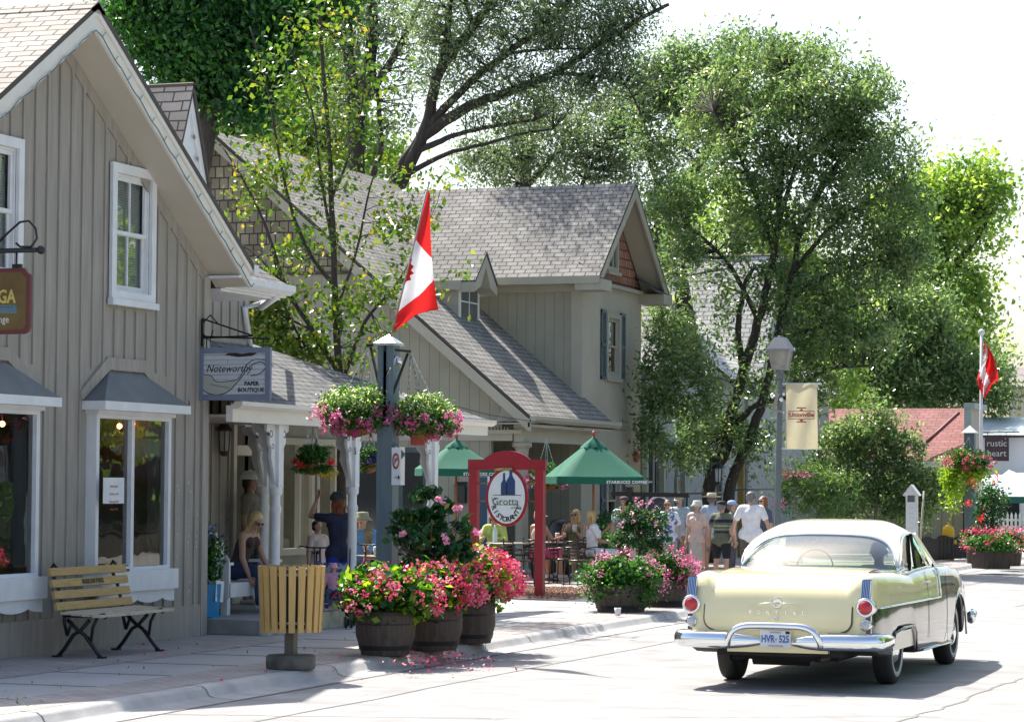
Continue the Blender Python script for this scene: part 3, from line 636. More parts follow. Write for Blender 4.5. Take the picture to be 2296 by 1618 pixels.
# blue door, mailbox
xa,xb=onY(1068,1150,YG).x,onY(1094,1150,YG).x
b=MB(); b.box((xa,YG-.03,.12),(xb,YG,2.1)); D=b.build('door',mat('deep_blue_paint',(.03,.08,.14),.5),H2); b=MB(); b.box((xb-.12,YG-.055,1.0),(xb-.06,YG-.03,1.12)); b.build('handle',M_black,D)
b=MB(); xa,xb=onY(1094,1150,YG).x,onY(1118,1150,YG).x; b.box((xa,YG-.04,.9),(xb,YG-.01,2.35)); W_=b.build('window',M_white,H2); b=MB(); b.box((xa+.05,YG-.045,.98),(xb-.05,YG-.04,2.28)); b.build('pane',mat('dark_pane',(.02,.025,.03),.05,spec=.8),W_)
p=onY(1030,1105,YG-.15); b=MB(); b.box((p.x-.11,YG-.14,p.z-.2),(p.x+.11,YG-.001,p.z+.14)); b.prism([(p.x-.12,YG-.15,p.z+.14),(p.x+.12,YG-.15,p.z+.14),(p.x+.12,YG-.002,p.z+.22),(p.x-.12,YG-.002,p.z+.22)],(0,0,.012)); tag(b.build('mailbox',M_black,bevel=.005),'black mailbox on khaki siding under the green umbrella','mailbox')
# dark windows of the near part of the gable wall (behind porch)
for pa,pb,z0,z1 in((800,845,.7,2.7),(905,950,.8,2.6)):
    xa,xb=onY(pa,1150,YG).x,onY(pb,1150,YG).x
    f=MB(); f.box((xa-.1,YG-.05,z0-.1),(xb+.1,YG,z1+.1)); W_=f.build('window',mat('dark_green_frame',(.05,.09,.08),.5),H2); g=MB(); g.box((xa,YG-.055,z0),(xb,YG-.05,z1)); g.build('pane',MATS['dark_pane'],W_)
# cross wing
XS=-4.0; YW0,YW1=55.1,59.62; ZW=6.42; YRw=57.36; ZRw=8.82; XR=-3.45
sw=(ZRw-6.55)/(YRw-54.7)
w1=(onX(1357,700,XS),onX(1388,852,XS))
gz0=ZW
b=MB(); wins2=[(w1[0].y,w1[1].y,w1[1].z,w1[0].z)]
wl=(w1[0].y+.03,w1[1].y+.03,.85,2.35); wins2.append(wl)
wallX(b,XS,[(YW0,YW1,.12,6.5,6.5)],[(a+.1,c-.1,d+.1,e-.1) for a,c,d,e in wins2],.2); b.build('stucco_wall',M_stuc,H2)
b=MB(); b.prism([(XS-.2,YW0,.12),(-9,YW0,.12),(-9,YW0,6.5),(XS-.2,YW0,6.5)],(0,.1,0)); b.build('side_wall',M_h2,H2); b=MB(); b.box((XS+.012,YW0-.014,.12),(XS-.24,YW0-.002,6.2)); b.build('corner_board',M_h2t,H2); b=MB();  b.box((-9,YW0-.05,6.2),(XS+.02,YW0-.002,6.42)); b.build('frieze_board',M_h2t,H2); b=MB(); b.box((-9,YW1-.1,.12),(XS-.2,YW1-.001,6.5)); b.build('side_wall',M_h2,H2)
for i,(a,c,d,e) in enumerate(wins2):
    wn=sash_window(H2,XS+.02,a,c,d,e,.11,trim=M_h2t,blind=False,curt=1,)
    for (s0,s1) in((a-.36,a-.03),(c+.03,c+.36)):
        l=MB(); louver(l,XS+.01,s0,s1,d-.03,e+.05); l.build('shutter',M_blue,H2)
b=MB(); b.prism([(XS-.05,YW0-.2,6.45),(XS-.05,YW1+.2,6.45),(XS-.05,YRw,ZRw-.18)],(-.1,0,0)); b.build('red_gable',M_redshake,H2)
b=MB(); g=onX(1375,560,XS); framerect(b,XS-.05,g.y-.42,g.y+.42,g.z-.5,g.z+.42,.1,.06); b.box((XS-.05,g.y-.48,g.z-.58),(XS+.06,g.y+.48,g.z-.5)); b.box((XS-.03,g.y-.03,g.z-.4),(XS,g.y+.03,g.z+.32)); W_=b.build('gable_window',M_h2t,H2); b=MB(); b.box((XS-.045,g.y-.32,g.z-.4),(XS-.04,g.y+.32,g.z+.32)); b.build('pane',mat('grey_pane',(.1,.11,.11),.1,spec=.7),W_)
b=MB()
ev0=(54.62,6.5); ev1=(2*YRw-54.62,6.5)
XL=onY(820,430,YRw).x
slab(b,[(XR,YRw,ZRw),(XR,ev0[0],ev0[1]),(-9.3,ev0[0],ev0[1]),(XL-1.5,YRw,ZRw)],.06); slab(b,[(XR,YRw,ZRw),(XR,ev1[0],ev1[1]),(-9.3,ev1[0],ev1[1]),(XL-1.5,YRw,ZRw)],.06)
b.build('wing_roof',[M_shin2,M_edge],H2)
b=MB()
for ev in(ev0,ev1):
    b.prism([(XR,YRw,ZRw-.06),(XR,ev[0],ev[1]-.06),(XR,ev[0],ev[1]-.3),(XR,YRw,ZRw-.34)],(-.04,0,0))
    slab(b,[(XR-.04,YRw,ZRw-.16),(XR-.04,ev[0],ev[1]-.16),(XS-.05,ev[0],ev[1]-.16),(XS-.05,YRw,ZRw-.16)],.02,1,1)
b.build('wing_rake',[M_fascia if 0 else M_h2t,M_h2t],H2)
b=MB(); b.box((-9.2,54.56,6.34),(XR+.02,54.62,6.5)); b.box((-9.2,54.62,6.36),(XS+.4,YW0-.0,6.4)); b.box((XS+.0,54.6,6.2),(XR+.06,55.35,6.44)); b.box((XS,59.45,6.2),(XR+.06,60.15,6.44)); b.box((XS,55.35,6.42),(XS+.12,59.45,6.5)); b.build('wing_eave',M_h2t,H2)
b=MB()
for a,c in((54.9,55.5),(59.1,60.1)): b=MB(); slab(b,[(XR+.05,a-.25,6.45),(XR+.05,c+.1,6.45),(XS-.04,c-.1,6.85),(XS-.04,a+.1,6.85)],.02); b.build('eave_return',[M_shindk,M_edge],H2)
# dormer
DX=-6.0; d0=onX(1028,700,DX).y; d1=onX(1072,700,DX).y; dz0=5.42; dz1=6.32; dyc=(d0+d1)/2; drz=onX(1072,560,DX+.35).z
b=MB(); b.box((DX-3,d0,zr(DX)-.3),(DX,d1,dz1+.05)); b.prism([(DX,d0,dz1),(DX,d1,dz1),(DX,dyc,drz-.2)],(-3,0,0)); 
for i in range(5): b.box((DX-2.5,d0-.012,5.6+i*.17),(DX-.02,d0,5.6+i*.17+.012))
b.build('dormer_wall',M_h2t,H2)
b=MB(); framerect(b,DX,d0-.01,d1+.01,dz0-.05,dz1,.09,.03); b.box((DX,dyc-.012,dz0),(DX+.028,dyc+.012,dz1-.05),0); b.box((DX,d0,5.86),(DX+.028,d1,5.89)); W_=b.build('dormer_window',M_fascia,H2); b=MB(); b.box((DX,d0+.08,dz0+.04),(DX+.012,d1-.08,dz1-.09)); b.build('pane',MATS['grey_pane'],W_)
b=MB(); rx=DX+.42
for sg in(1,-1): slab(b,[(rx,dyc,drz),(rx,dyc+sg*.72,6.3),(-8.6,dyc+sg*.72,6.3),(-8.6,dyc,drz)],.05)
b.build('dormer_roof',[M_shin2,M_edge],H2)
b=MB()
for sg in(1,-1): b.prism([(rx-.02,dyc,drz-.05),(rx-.02,dyc+sg*.72,6.25),(rx-.02,dyc+sg*.72,6.05),(rx-.02,dyc+sg*.3,6.2),(rx-.02,dyc,drz-.35)],(-.4,0,0))
b.box((DX-1.8,dyc-.74,6.1),(DX+.1,dyc-.68,6.3)); b.build('dormer_fascia',M_h2t,H2)
b=MB()
v0=onY(822,452,56.9);v1=onY(885,520,55.3)
b.prism([v0,v0+Vector((.18,0,-.02)),v1+Vector((.2,0,0)),v1],(0,.0,.03)); b.build('valley_flashing',M_white,H2)
# red alarm bell, cable
p=onX(1428,1023,XS+.05); b=MB(); b.lathe([(.001,0),(.12,0),(.14,.03),(.14,.06),(.1,.1),(.001,.11)],(XS,p.y-.0,p.z),18,M=Matrix.Rotation(PI/2,4,'Y')); tag(b.build('alarm_bell',mat('red_enamel',(.45,.06,.05),.35)),'round red alarm bell on the beige stucco wall','bell')
# =============== HOUSE 3 (white, twin gables, behind trees)
H3=thing('white_gabled_house',(-7,70,.12),'white boarded house with steep roofs half hidden behind the big tree','house')
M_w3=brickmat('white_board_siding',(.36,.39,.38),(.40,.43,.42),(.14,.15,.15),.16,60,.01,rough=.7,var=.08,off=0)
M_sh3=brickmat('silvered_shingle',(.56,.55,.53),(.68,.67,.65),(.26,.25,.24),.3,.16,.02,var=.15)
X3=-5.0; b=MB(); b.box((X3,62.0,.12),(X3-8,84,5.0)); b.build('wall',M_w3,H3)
def gable3(ya,yb,zp,Xg):
    yc=(ya+yb)/2
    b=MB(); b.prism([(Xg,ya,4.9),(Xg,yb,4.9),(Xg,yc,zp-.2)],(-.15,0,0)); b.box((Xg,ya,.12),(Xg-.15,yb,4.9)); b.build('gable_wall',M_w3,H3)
    b=MB()
    for sg in(1,-1): slab(b,[(Xg+.4,yc,zp),(Xg+.4,yc+sg*((yb-ya)/2+.3),4.6),(Xg-5,yc+sg*((yb-ya)/2+.3),4.6),(Xg-5,yc,zp)],.1)
    b.build('gable_roof',[M_sh3,M_edge],H3)
gable3(63.0,67.0,7.9,X3+.1); gable3(73.2,78.5,8.8,X3+.1)
b=MB(); slab(b,[(X3+.3,62,4.9),(X3+.3,84,4.9),(X3-4.5,84,9.4),(X3-4.5,62,9.4)],.1); b.build('main_roof',[M_sh3,M_edge],H3)
# first-floor balcony with balusters, doors and windows below
XB=-4.45; p=onX(1441,955,XB); q=onX(1520,960,XB); q.y-=1.5; zt=onX(1480,865,XB).z; zb=onX(1480,955,XB).z
b=MB(); b.box((XB,p.y,zt-.06),(XB+.08,q.y+2,zt)); b.box((XB,p.y,zb),(XB+.08,q.y+2,zb+.08)); y=p.y
while y<q.y+2: b.box((XB+.02,y,zb),(XB+.06,y+.05,zt)); y+=.15
b.box((X3,p.y,zb-.2),(XB+.1,q.y+2,zb)); 
for yy in(p.y+.1,q.y,q.y+1.9): b.box((XB-.05,yy,.12),(XB+.08,yy+.15,zb))
b.build('balcony',mat('pale_green_paint',(.30,.36,.33),.6),H3)
def win3(xa,xb,yt,yb_,nm='window',col=None,X=X3+.12):
    a=onX(xa,(yt+yb_)/2,X); c=onX(xb,(yt+yb_)/2,X); z1=onX(xa,yt,X).z; z0=onX(xa,yb_,X).z
    f=MB(); framerect(f,X,a.y,c.y,z0,z1,.09,.05); o=f.build(nm,M_w3 if nm=='window' else MATS['pale_green_paint'],H3)
    g=MB(); g.box((X,a.y+.09,z0+.05),(X+.015,c.y-.09,z1-.09)); g.box((X+.01,a.y,(z0+z1)/2-.02),(X+.02,c.y,(z0+z1)/2+.02),1); g.build('pane' if nm=='window' else 'panel',[col or MATS['dark_pane'],M_white],o)
win3(1443,1463,990,1170); win3(1516,1534,1018,1065); win3(1535,1556,1018,1065); win3(1514,1534,1068,1140,'door',mat('warm_wood',(.25,.12,.05),.5)); win3(1600,1618,1000,1130)
for xa,xb in((1468,1482),): 
    a=onX(xa,1080,X3+.1); c=onX(xb,1080,X3+.1); l=MB(); louver(l,X3+.1,a.y,c.y,onX(xa,1170,X3+.1).z,onX(xa,995,X3+.1).z); l.build('shutter',mat('brown_shutter',(.1,.08,.075),.6),H3)
a=onX(1487,1062,X3+.15); b=MB(); b.lathe([(.001,0),(.16,0),(.19,.02),(.16,.04),(.001,.04)],a,16,M=Matrix.Rotation(PI/2,4,'Y'),sy=1.5); tag(b.build('plaque',mat('plaque_brown',(.1,.08,.06),.5)),'dark oval plaque on the white boarded wall by the shutters','plaque')
# =============== HOUSE 4 red roof
H4=thing('red_roof_shop',(-4,84,.12),'low khaki shop with red shingled roof and tall false front','shop')
M_red=brickmat('red_shingle',(.27,.12,.11),(.34,.16,.145),(.17,.08,.075),.3,.16,.012,var=.15)
X4=-.4; Y4=82.5; 
pa=onX(2145,905,X4-.1); eav=onX(2105,1030,X4).z
zr4=onY(2150,915,Y4+2.2).z; ze4=onY(2130,1032,Y4-.2).z
b=MB(); b.box((X4,Y4,.0),(X4-14,Y4+2.6,ze4+.1)); b.prism([(X4-.02,Y4,ze4+.05),(X4-.02,Y4+2.6,ze4+.05),(X4-.02,Y4+2.2,zr4-.1)],(-.15,0,0)); b.build('wall',brickmat('khaki_board_wall',(.33,.29,.19),(.36,.32,.21),(.15,.13,.09),.35,60,.012,rough=.8,var=.12,off=0),H4)
b=MB(); slab(b,[(X4+.1,Y4-.3,ze4),(X4+.1,Y4+2.2,zr4),(X4-14,Y4+2.2,zr4),(X4-14,Y4-.3,ze4)],.08); slab(b,[(X4-3,Y4+8.3,ze4),(X4-3,Y4+2.2,zr4),(X4-14,Y4+2.2,zr4),(X4-14,Y4+8.3,ze4)],.08); b.build('roof',[M_red,M_edge],H4)
b=MB(); b.box((X4+.12,Y4-.36,ze4-.2),(X4-14,Y4-.28,ze4-.02)); b.build('eave_board',M_cream,H4)
# false front
f0=onX(2140,960,X4+.25); f1=onX(2202,960,X4+.25); ztf=onX(2150,903,X4+.25).z
b=MB(); b.box((X4+.12,Y4-.25,.1),(X4+.3,f1.y-.1,ztf)); b.build('false_front',MATS['beige_stucco'],H4)
b=MB(); b.box((X4+.08,Y4-.31,ztf-.12),(X4+.42,f1.y,ztf+.06)); b.box((X4+.1,Y4-.33,ze4-.3),(X4+.32,Y4-.26,ztf-.13)); b.build('cornice',MATS['pale_green_paint'],H4)
b=MB(); pw=[onY(2150,925,Y4+1.0),onY(2068,1000,Y4-.1)]; b.tube([pw[0],pw[1]],.06,6); b.build('roof_brace',mat('dark_red_brace',(.12,.03,.03),.6),H4)
# =============== HOUSE 5 white shop with sign
H5=thing('white_shop',(2,100,.12),'white shop with pale corrugated roof behind the green gazebo','shop')
Y5=100; zl=onY(2250,1065,Y5).z; zt5=onY(2250,975,Y5).z; zr5=onY(2250,945,Y5+3).z
xl=onY(2190,1000,Y5).x
b=MB(); b.box((xl-3,Y5,.0),(xl+14,Y5+8,zt5)); b.build('wall',mat('white_render',(.82,.82,.82),.8,var=.03,scale=.5),H5)
b=MB(); slab(b,[(xl-3.2,Y5-.3,zt5),(xl+14,Y5-.3,zt5),(xl+14,Y5+4,zr5+.2),(xl-3.2,Y5+4,zr5+.2)],.1); b.build('roof',[mat('pale_blue_metal_roof',(.45,.52,.55),.4,var=.3,scale=.7),M_edge],H5)
b=MB(); b.box((xl-3,Y5-1.2,zl-.25),(xl+14,Y5,zl)); b.build('canopy',M_white,H5)
b=MB(); 
for i in range(5): b.box((xl+.5+i*1.6,Y5-.04,.5),(xl+1.6+i*1.6,Y5,2.0))
b.build('window',MATS['dark_pane'],H5)
b=MB(); a=onY(2208,977,Y5-.6); c=onY(2262,1033,Y5-.6); b.box((a.x,Y5-.6,c.z),(c.x,Y5-.56,a.z)); cx=(a.x+c.x)/2; h=a.z-c.z
text_mb(b,'rustic',h*.36,frame((cx,Y5-.61,c.z+h*.7),(1,0,0),(0,0,1)),1,.004); text_mb(b,'heart',h*.36,frame((cx,Y5-.61,c.z+h*.3),(1,0,0),(0,0,1)),1,.004)
b.prism([(cx+.35*h,Y5-.61,c.z+h*.86),(cx+.38*h,Y5-.61,c.z+h*.91),(cx+.35*h,Y5-.61,c.z+h*.9),(cx+.32*h,Y5-.61,c.z+h*.91)],(0,-.01,0),1)
S5=tag(b.build('hanging_sign',[mat('aubergine_sign',(.05,.03,.035),.6),mat('pale_lettering',(.55,.53,.5),.6)]),'dark square sign reading rustic heart hanging by white shop','sign')
b=MB(); b.bar((a.x-1.3,Y5-.58,a.z+.12),(c.x+.4,Y5-.58,a.z+.14),.04,.04); b.bar((a.x+.1,Y5-.58,a.z+.12),(a.x+.1,Y5-.58,a.z-.01),.02,.02); b.bar((c.x-.1,Y5-.58,a.z+.12),(c.x-.1,Y5-.58,a.z-.01),.02,.02); b.build('bracket',M_black,S5)
b=MB(); a=onY(2262,845,150); b.box((a.x,150,0),(a.x+14,160,onY(2262,868,150).z)); slab(b,[(a.x-1,149,onY(2262,868,150).z),(a.x+15,149,onY(2262,868,150).z),(a.x+15,155,onY(2262,846,150).z+.8),(a.x-1,155,onY(2262,846,150).z+.8)],.1,1,1); tag(b.build('far_building',[M_stuc,mat('brown_grey_roof',(.2,.17,.16),.9)]),'distant building with brown grey roof at the right edge','building')
# gazebo tent (two green canopies)
GZ=thing('gazebo_tent',(2,92,.12),'green and white pop-up gazebo tent beside the far flower tubs','tent'); YZ=88
z0=onY(2190,1112,YZ).z; zp=onY(2200,1062,YZ+1.5).z; xa=onY(2186,1110,YZ).x
M_grn=transfab('tent_green',(.03,.16,.13),.25); M_tent=transfab('tent_white',(.62,.72,.75),.3)
b=MB(); cx=xa+1.5; 
x0,x1,ya,yb=xa,xa+2.9,YZ,YZ+2.9
ap=(xa+.2,YZ+1.5,zp+.2)
for A,B_ in(((x0,ya),(x1,ya)),((x1,ya),(x1,yb)),((x1,yb),(x0,yb)),((x0,yb),(x0,ya))): b.face([(*A,z0),(*B_,z0),(x0+.9,ya+1.4,zp+.15)])
b.build('canopy',M_tent,GZ)
b=MB(); b.box((x0-.02,ya-.02,z0-.22),(x1+.02,ya,z0)); b.box((x1,ya,z0-.22),(x1+.02,yb,z0)); n=10
b.build('valance',M_grn,GZ)
b=MB()
for xx in(x0+.02,x0+1.9): b.prism([(xx,ya+.02,z0-.2),(xx+.5,ya+.02,z0-.2),(xx+.45,ya+.02,.9),(xx+.6,ya+.02,.12),(xx+.15,ya+.02,.12)] if xx>x0+1 else [(xx,ya+.02,z0-.2),(xx+.12,ya+.02,z0-.2),(xx+.1,ya+.02,.12),(xx,ya+.02,.12)],(0,.06,0))
b.build('side_drape',M_grn,GZ)
b=MB(); 
for xx,yy in((x0,ya),(x1,ya),(x0,yb),(x1,yb)): b.bar((xx,yy,.12),(xx,yy,z0),.05,.05)
b.build('pole',M_white,GZ)
# white round parasols behind
for i,(px,py) in enumerate(((2235,1075),(2290,1072))):
    p=onY(px,py,95); b=MB(); b.lathe([(1.1,-.45),(.9,-.15),(.5,.1),(.05,.2)],p,16,cap=False); b.tube([(p.x,p.y,.12),(p.x,p.y,p.z+.2)],.03,6); tag(b.build('white_parasol',M_tent),('white round parasol just behind the green gazebo','white round parasol at the far right edge of picture')[i],'parasol')
# picket fence
PF=thing('picket_fence',(3,90,.12),'white picket fence behind the far red flower tubs','fence')
b=MB(); xs=onY(2182,1200,90).x
for i in range(26):
    x=xs+i*.14; b.prism([(x,90,.15),(x+.08,90,.15),(x+.08,90,1.0),(x+.04,90,1.1),(x,90,1.0)],(0,.03,0))
b.build('picket',M_white,PF); b=MB(); b.box((xs,90.03,.35),(xs+3.7,90.06,.42)); b.box((xs,90.03,.8),(xs+3.7,90.06,.87)); b.build('rail',M_white,PF)
# black fence/barrier in front of house 4
BF=thing('black_fence',(-1,76,.12),'low black slatted fence before the red roofed shop','fence')
p0=onX(2066,1220,-1.2); 
pts=[onZ(2066,1262,.12),onZ(2100,1258,.12),onZ(2168,1252,.12)]
b=MB()
for i in range(2):
    a,c=pts[i],pts[i+1]; n=int((c-a).length/.12)
    for k in range(n):
        q=a+(c-a)*k/n; b.box((q.x,q.y,.15),(q.x+.05,q.y+.03,.72+.04*math.sin(k*.4)))
b.build('slat',M_black,BF)
b=MB()
for i in range(2):
    for z in(.25,.68): b.bar((pts[i].x,pts[i].y,z),(pts[i+1].x,pts[i+1].y,z+.0),.05,.06)
b.build('rail',M_black,BF)
# yellow hydrant-like cap
p=onZ(2082,1258,.12); HY=thing('hydrant',p+Vector((.2,1.6,0)),'yellow fire hydrant behind the low black fence','hydrant'); b=MB(); b.lathe([(.15,0),(.15,.05),(.11,.06),(.11,.5),(.15,.52),(.15,.56),(.16,.7),(.13,.82),(.05,.88),(.02,.9)],(0,0,0),16); b.tube([(-.2,0,.45),(.2,0,.45)],.06,10); b.lathe([(.04,.88),(.04,.95),(.0,.95)],(0,0,0),6)
b.build('hydrant_body',mat('yellow_enamel',(.7,.42,.01),.4),HY,False); b=MB(); b.lathe([(.155,.52),(.155,.56)],(0,0,0),16); b.build('flange',mat('yellow_dark',(.5,.3,.01),.5),HY,False)
# white kiosk notice post
p=onZ(2045,1262,.12); k=1/ppm(p); KI=thing('notice_post',p,'tall white notice box post with pitched roof left of shop','notice board')
b=MB(); W=.30; HK=(1262-1105)*k; b.box((-.13,-.11,0),(.13,.11,HK)); b.build('board_box',M_white,KI,False)
b=MB(); HT=(1262-1088)*k; HE=(1262-1112)*k; b.prism([(-.2,-.16,HE),(0,-.16,HT),(.2,-.16,HE),(.17,-.16,HE-.02),(0,-.16,HT-.06),(-.17,-.16,HE-.02)],(0,.34,0)); b.prism([(-.16,-.12,HE),(.16,-.12,HE),(0,-.12,HT-.06)],(0,.22,0)); b.build('roof',M_white,KI,False)
b=MB(); 
for i in range(6): text_mb(b,['INFO','MAIN STREET','SHOPS','DINING','PARKING','MUSEUM'][i] if 0 else '- - -',.07,frame((0,-.113,HK*.78-i*.12),(1,0,0),(0,0,1)),0,.001)
b.build('lettering',mat('grey_ink',(.15,.15,.16),.7),KI,False)
b=MB(); b.box((-.09,-.114,HK*.86),(.09,-.111,HK*.97)); b.build('window',MATS['grey_pane'],KI,False)
p=onZ(2060,1262,.12); b=MB(); b.tube([p,onY(2072,1100,p.y)],.025,6); tag(b.build('leaning_pole',mat('bare_wood',(.5,.45,.38),.8)),'thin pale wooden pole leaning beside the white notice post','pole')
# garden fence/handrail in front of house 3 (dark pipe rail)
b=MB(); a=onY(1440,1108,56); c=onY(1640,1104,62); b.tube([a,c],.025,6); b.tube([onY(1650,1098,60),onY(1745,1095,64)],.025,6)
for px in(1445,1540,1645): q=onY(px,1106,57); b.tube([(q.x,q.y,.12),q],.025,6)
tag(b.build('pipe_railing',mat('dark_green_iron',(.03,.05,.045),.5)),'dark pipe handrail in front of the white house','railing')
b=MB(); q=onY(1660,1050,66); b.box((q.x-.08,66,.12),(q.x+.08,66.16,q.z+.9)); tag(b.build('timber_post',mat('ochre_timber',(.28,.18,.06),.7)),'ochre timber post standing right of the big tree trunks','post')
# black hanging arm sign with oval (behind crowd)
AS=thing('arm_sign_post',onZ(1412,1300,.12),'black sign arm with oval board standing behind the crowd','sign')
Yb=50.9; a=onY(1372,1106,Yb); c=onY(1545,1110,Yb); b=MB(); b.bar(a,c,.09,.09); q=onY(1412,1100,Yb); b.box((q.x-.07,Yb-.06,.12),(q.x+.07,Yb+.06,q.z+.08)); b.bar((q.x+.06,Yb,q.z-.28),(q.x+.4,Yb,q.z-.05),.04,.04); b.build('arm',M_black,AS)
q=onY(1478,1150,Yb); b=MB(); b.lathe([(.001,-.02),(.3,-.02),(.3,.02),(.001,.02)],q,24,0,M=Matrix.Rotation(PI/2,4,'X'),sy=1.25); b.lathe([(.25,.021),(.27,.024),(.29,.021)],q,24,1,M=Matrix.Rotation(PI/2,4,'X'),sy=1.25,cap=False); b.build('oval_board',[mat('dark_board',(.05,.06,.06),.5),M_white],AS)
# =============== bench
M_slat=mat('ochre_bench_slat',(.42,.27,.09),.55,var=.15,scale=5,stretch=(8,1,8),bump=.15,bscale=20)
M_slattop=mat('worn_seat_slat',(.55,.47,.36),.6,var=.2,scale=6,stretch=(8,1,8))
f0=onZ(120,1472);f1=onZ(262,1452)
BX=.06; BY0=24.84; BY1=26.36
BN=thing('park_bench',(.35,(BY0+BY1)/2,.12),'ochre slatted park bench with black iron legs against the grey house','bench')
def iron(y):
    b=MB(); y0=y-.02
    b.tube([(.02,y,.12),(.1,y,.2),(.22,y,.36),(.3,y,.40),(.42,y,.52)],.022,6); b.tube([(.58,y,.12),(.5,y,.2),(.36,y,.36),(.26,y,.42),(.14,y,.52)],.022,6)
    b.tube([(.1,y,.56),(.52,y,.56),(.6,y,.58),(.62,y,.54)],.022,6); b.tube([(.52,y,.55),(.46,y,.44),(.44,y,.3),(.4,y,.34)],.018,6)
    b.tube([(.14,y,.35),(.1,y,.5),(.1,y,.58),(.02,y,.85),(-.08,y,1.05),(-.04,y,1.1),(.0,y,1.06),(-.03,y,1.03)],.02,6)
    b.tube([(.14,y,.35),(.2,y,.5)],.018,6); b.box((-.03,y-.04,.12),(.06,y+.04,.14)); b.box((.54,y-.04,.12),(.62,y+.04,.14))
    for i in range(len(b.v)): b.v[i]=(b.v[i][0]*.95+BX-.06,b.v[i][1],b.v[i][2])
    return b.build('leg',M_black,BN)
iron(BY0+.08); iron(BY1-.12)
for k in range(4):
    t=k/3; x=BX+.0-.085*t+.02; z=.66+.36*t; b=MB(); b.box((-.018,BY0-.12,-.043),(.018,BY1+.05,.043),0,Matrix.Translation((x+.02,0,z))@Matrix.Rotation(-.24,4,'Y'))
    o=b.build('back_slat',M_slat,BN,bevel=.005)
    if k==2:
        t_=MB(); text_mb(t_,'MARKHAM PARKS',.075,Matrix.Translation((x+.041,(BY0+BY1)/2,z+.005))@Matrix.Rotation(-.24,4,'Y')@frame((0,0,0),(0,1,0),(0,0,1)),0,.001,bold=.002,sx=.8); t_.build('lettering',M_black,o)
for k in range(4): 
    b=MB(); b.box((BX+.06+k*.125,BY0-.05-.0*k,.575-.008*k),(BX+.165+k*.125,BY1+.12,.605-.008*k)); b.build('seat_slat',M_slattop,BN,bevel=.006)
# =============== bin
p=onZ(638,1500,.12); p.y+=.15
BI=thing('litter_bin',p,'round ochre slatted litter bin on a post beside the kerb','bin')
M_bin=mat('ochre_bin_slat',(.50,.31,.10),.5,var=.12,scale=4,stretch=(6,6,1),bump=.15)
b=MB(); b.lathe([(.24,0),(.25,.02),(.25,.12),(.23,.14)],(0,0,0),24,sm=True); b.build('base',mat('dark_stained_base',(.10,.09,.075),.9,var=.45,scale=7,bump=.4),BI,False)
b=MB(); b.box((-.05,-.05,.14),(.05,.05,.42)); b.build('post',mat('steel_brown_post',(.13,.11,.09),.6,metal=.3),BI,False,bevel=.005)
k=1/ppm(p); zb=(1500-1418)*k-.0; ztp=(1500-1272)*k+.0
b=MB(); b.lathe([(.235,zb+.04),(.265,ztp-.06),(.25,ztp-.03),(.2,ztp-.02),(.2,ztp-.5),(.001,ztp-.5)],(0,0,0),28,cap=False); b.build('liner',mat('black_liner',(.015,.015,.015),.5),BI,False)
b=MB()
ns=21
for i in range(ns):
    a=2*PI*i/ns+.07; r0,r1=.285,.318; w_=.066; c,s=math.cos(a),math.sin(a)
    M=Matrix.Rotation(a,4,'Z'); q=[(r0,-w_*.46,zb),(r0+.022,-w_*.46,zb),(r0+.022,w_*.46,zb),(r0,w_*.46,zb)]; q2=[(r1,-w_*.56,ztp),(r1+.022,-w_*.56,ztp),(r1+.022,w_*.56,ztp),(r1,w_*.56,ztp)]
    v=[M@Vector(x) for x in q+q2]
    for f in((0,3,2,1),(4,5,6,7),(0,1,5,4),(1,2,6,5),(2,3,7,6),(3,0,4,7)): b.face([v[j] for j in f])
b.build('slat_drum',M_bin,BI,False,bevel=.004)
b=MB(); b.lathe([(.283,zb+.08),(.29,zb+.08),(.29,zb+.11),(.283,zb+.11)],(0,0,0),28,cap=False); b.build('hoop',mat('grey_hoop',(.25,.25,.25),.4,metal=.8),BI,False); b=MB(); b.lathe([(.3,ztp-.1),(.312,ztp-.1),(.312,ztp-.07),(.3,ztp-.07)],(0,0,0),28,cap=False); b.build('hoop',mat('grey_hoop',(.25,.25,.25),.4,metal=.8),BI,False)
# =============== barrels with flowers
M_barrel=mat('dark_oak_barrel',(.075,.055,.045),.75,var=.35,scale=4,stretch=(6,6,.7),bump=.5,bscale=18)
M_hoop=mat('dark_barrel_hoop',(.03,.028,.03),.5,metal=.5)
LF_beg=leafmat('begonia_leaf',[(0,(.012,.055,.02)),(.4,(.03,.12,.02)),(.75,(.13,.25,.02)),(1,(.28,.38,.04))],.5,.3,(1.4,1.4,.4))
FL_red=leafmat('coral_red_petal',[(0,(.48,.02,.08)),(.5,(.70,.07,.17)),(1,(.85,.28,.38))],.3,.5,(1,.9,.9))
FL_pink=leafmat('pink_petal',[(0,(.5,.1,.22)),(.5,(.7,.2,.38)),(1,(.85,.5,.6))],.3,.5,(1,.9,1))
FL_mag=leafmat('magenta_petal',[(0,(.45,.04,.18)),(.5,(.65,.1,.3)),(1,(.8,.35,.5))],.3,.5,(1,.9,1))
FL_yel=leafmat('yellow_petal',[(0,(.5,.35,.02)),(1,(.8,.65,.1))],.3,.5,(1,1,.8))
FL_bl=leafmat('violet_petal',[(0,(.08,.04,.25)),(1,(.15,.12,.5))],.3,.5,(1,1,1))
FL_red2=leafmat('scarlet_petal',[(0,(.5,.01,.02)),(1,(.8,.06,.05))],.3,.5,(1,1,1))
LF_ger=leafmat('geranium_leaf',[(0,(.012,.05,.012)),(.5,(.03,.12,.02)),(1,(.09,.25,.04))],.4,.4)
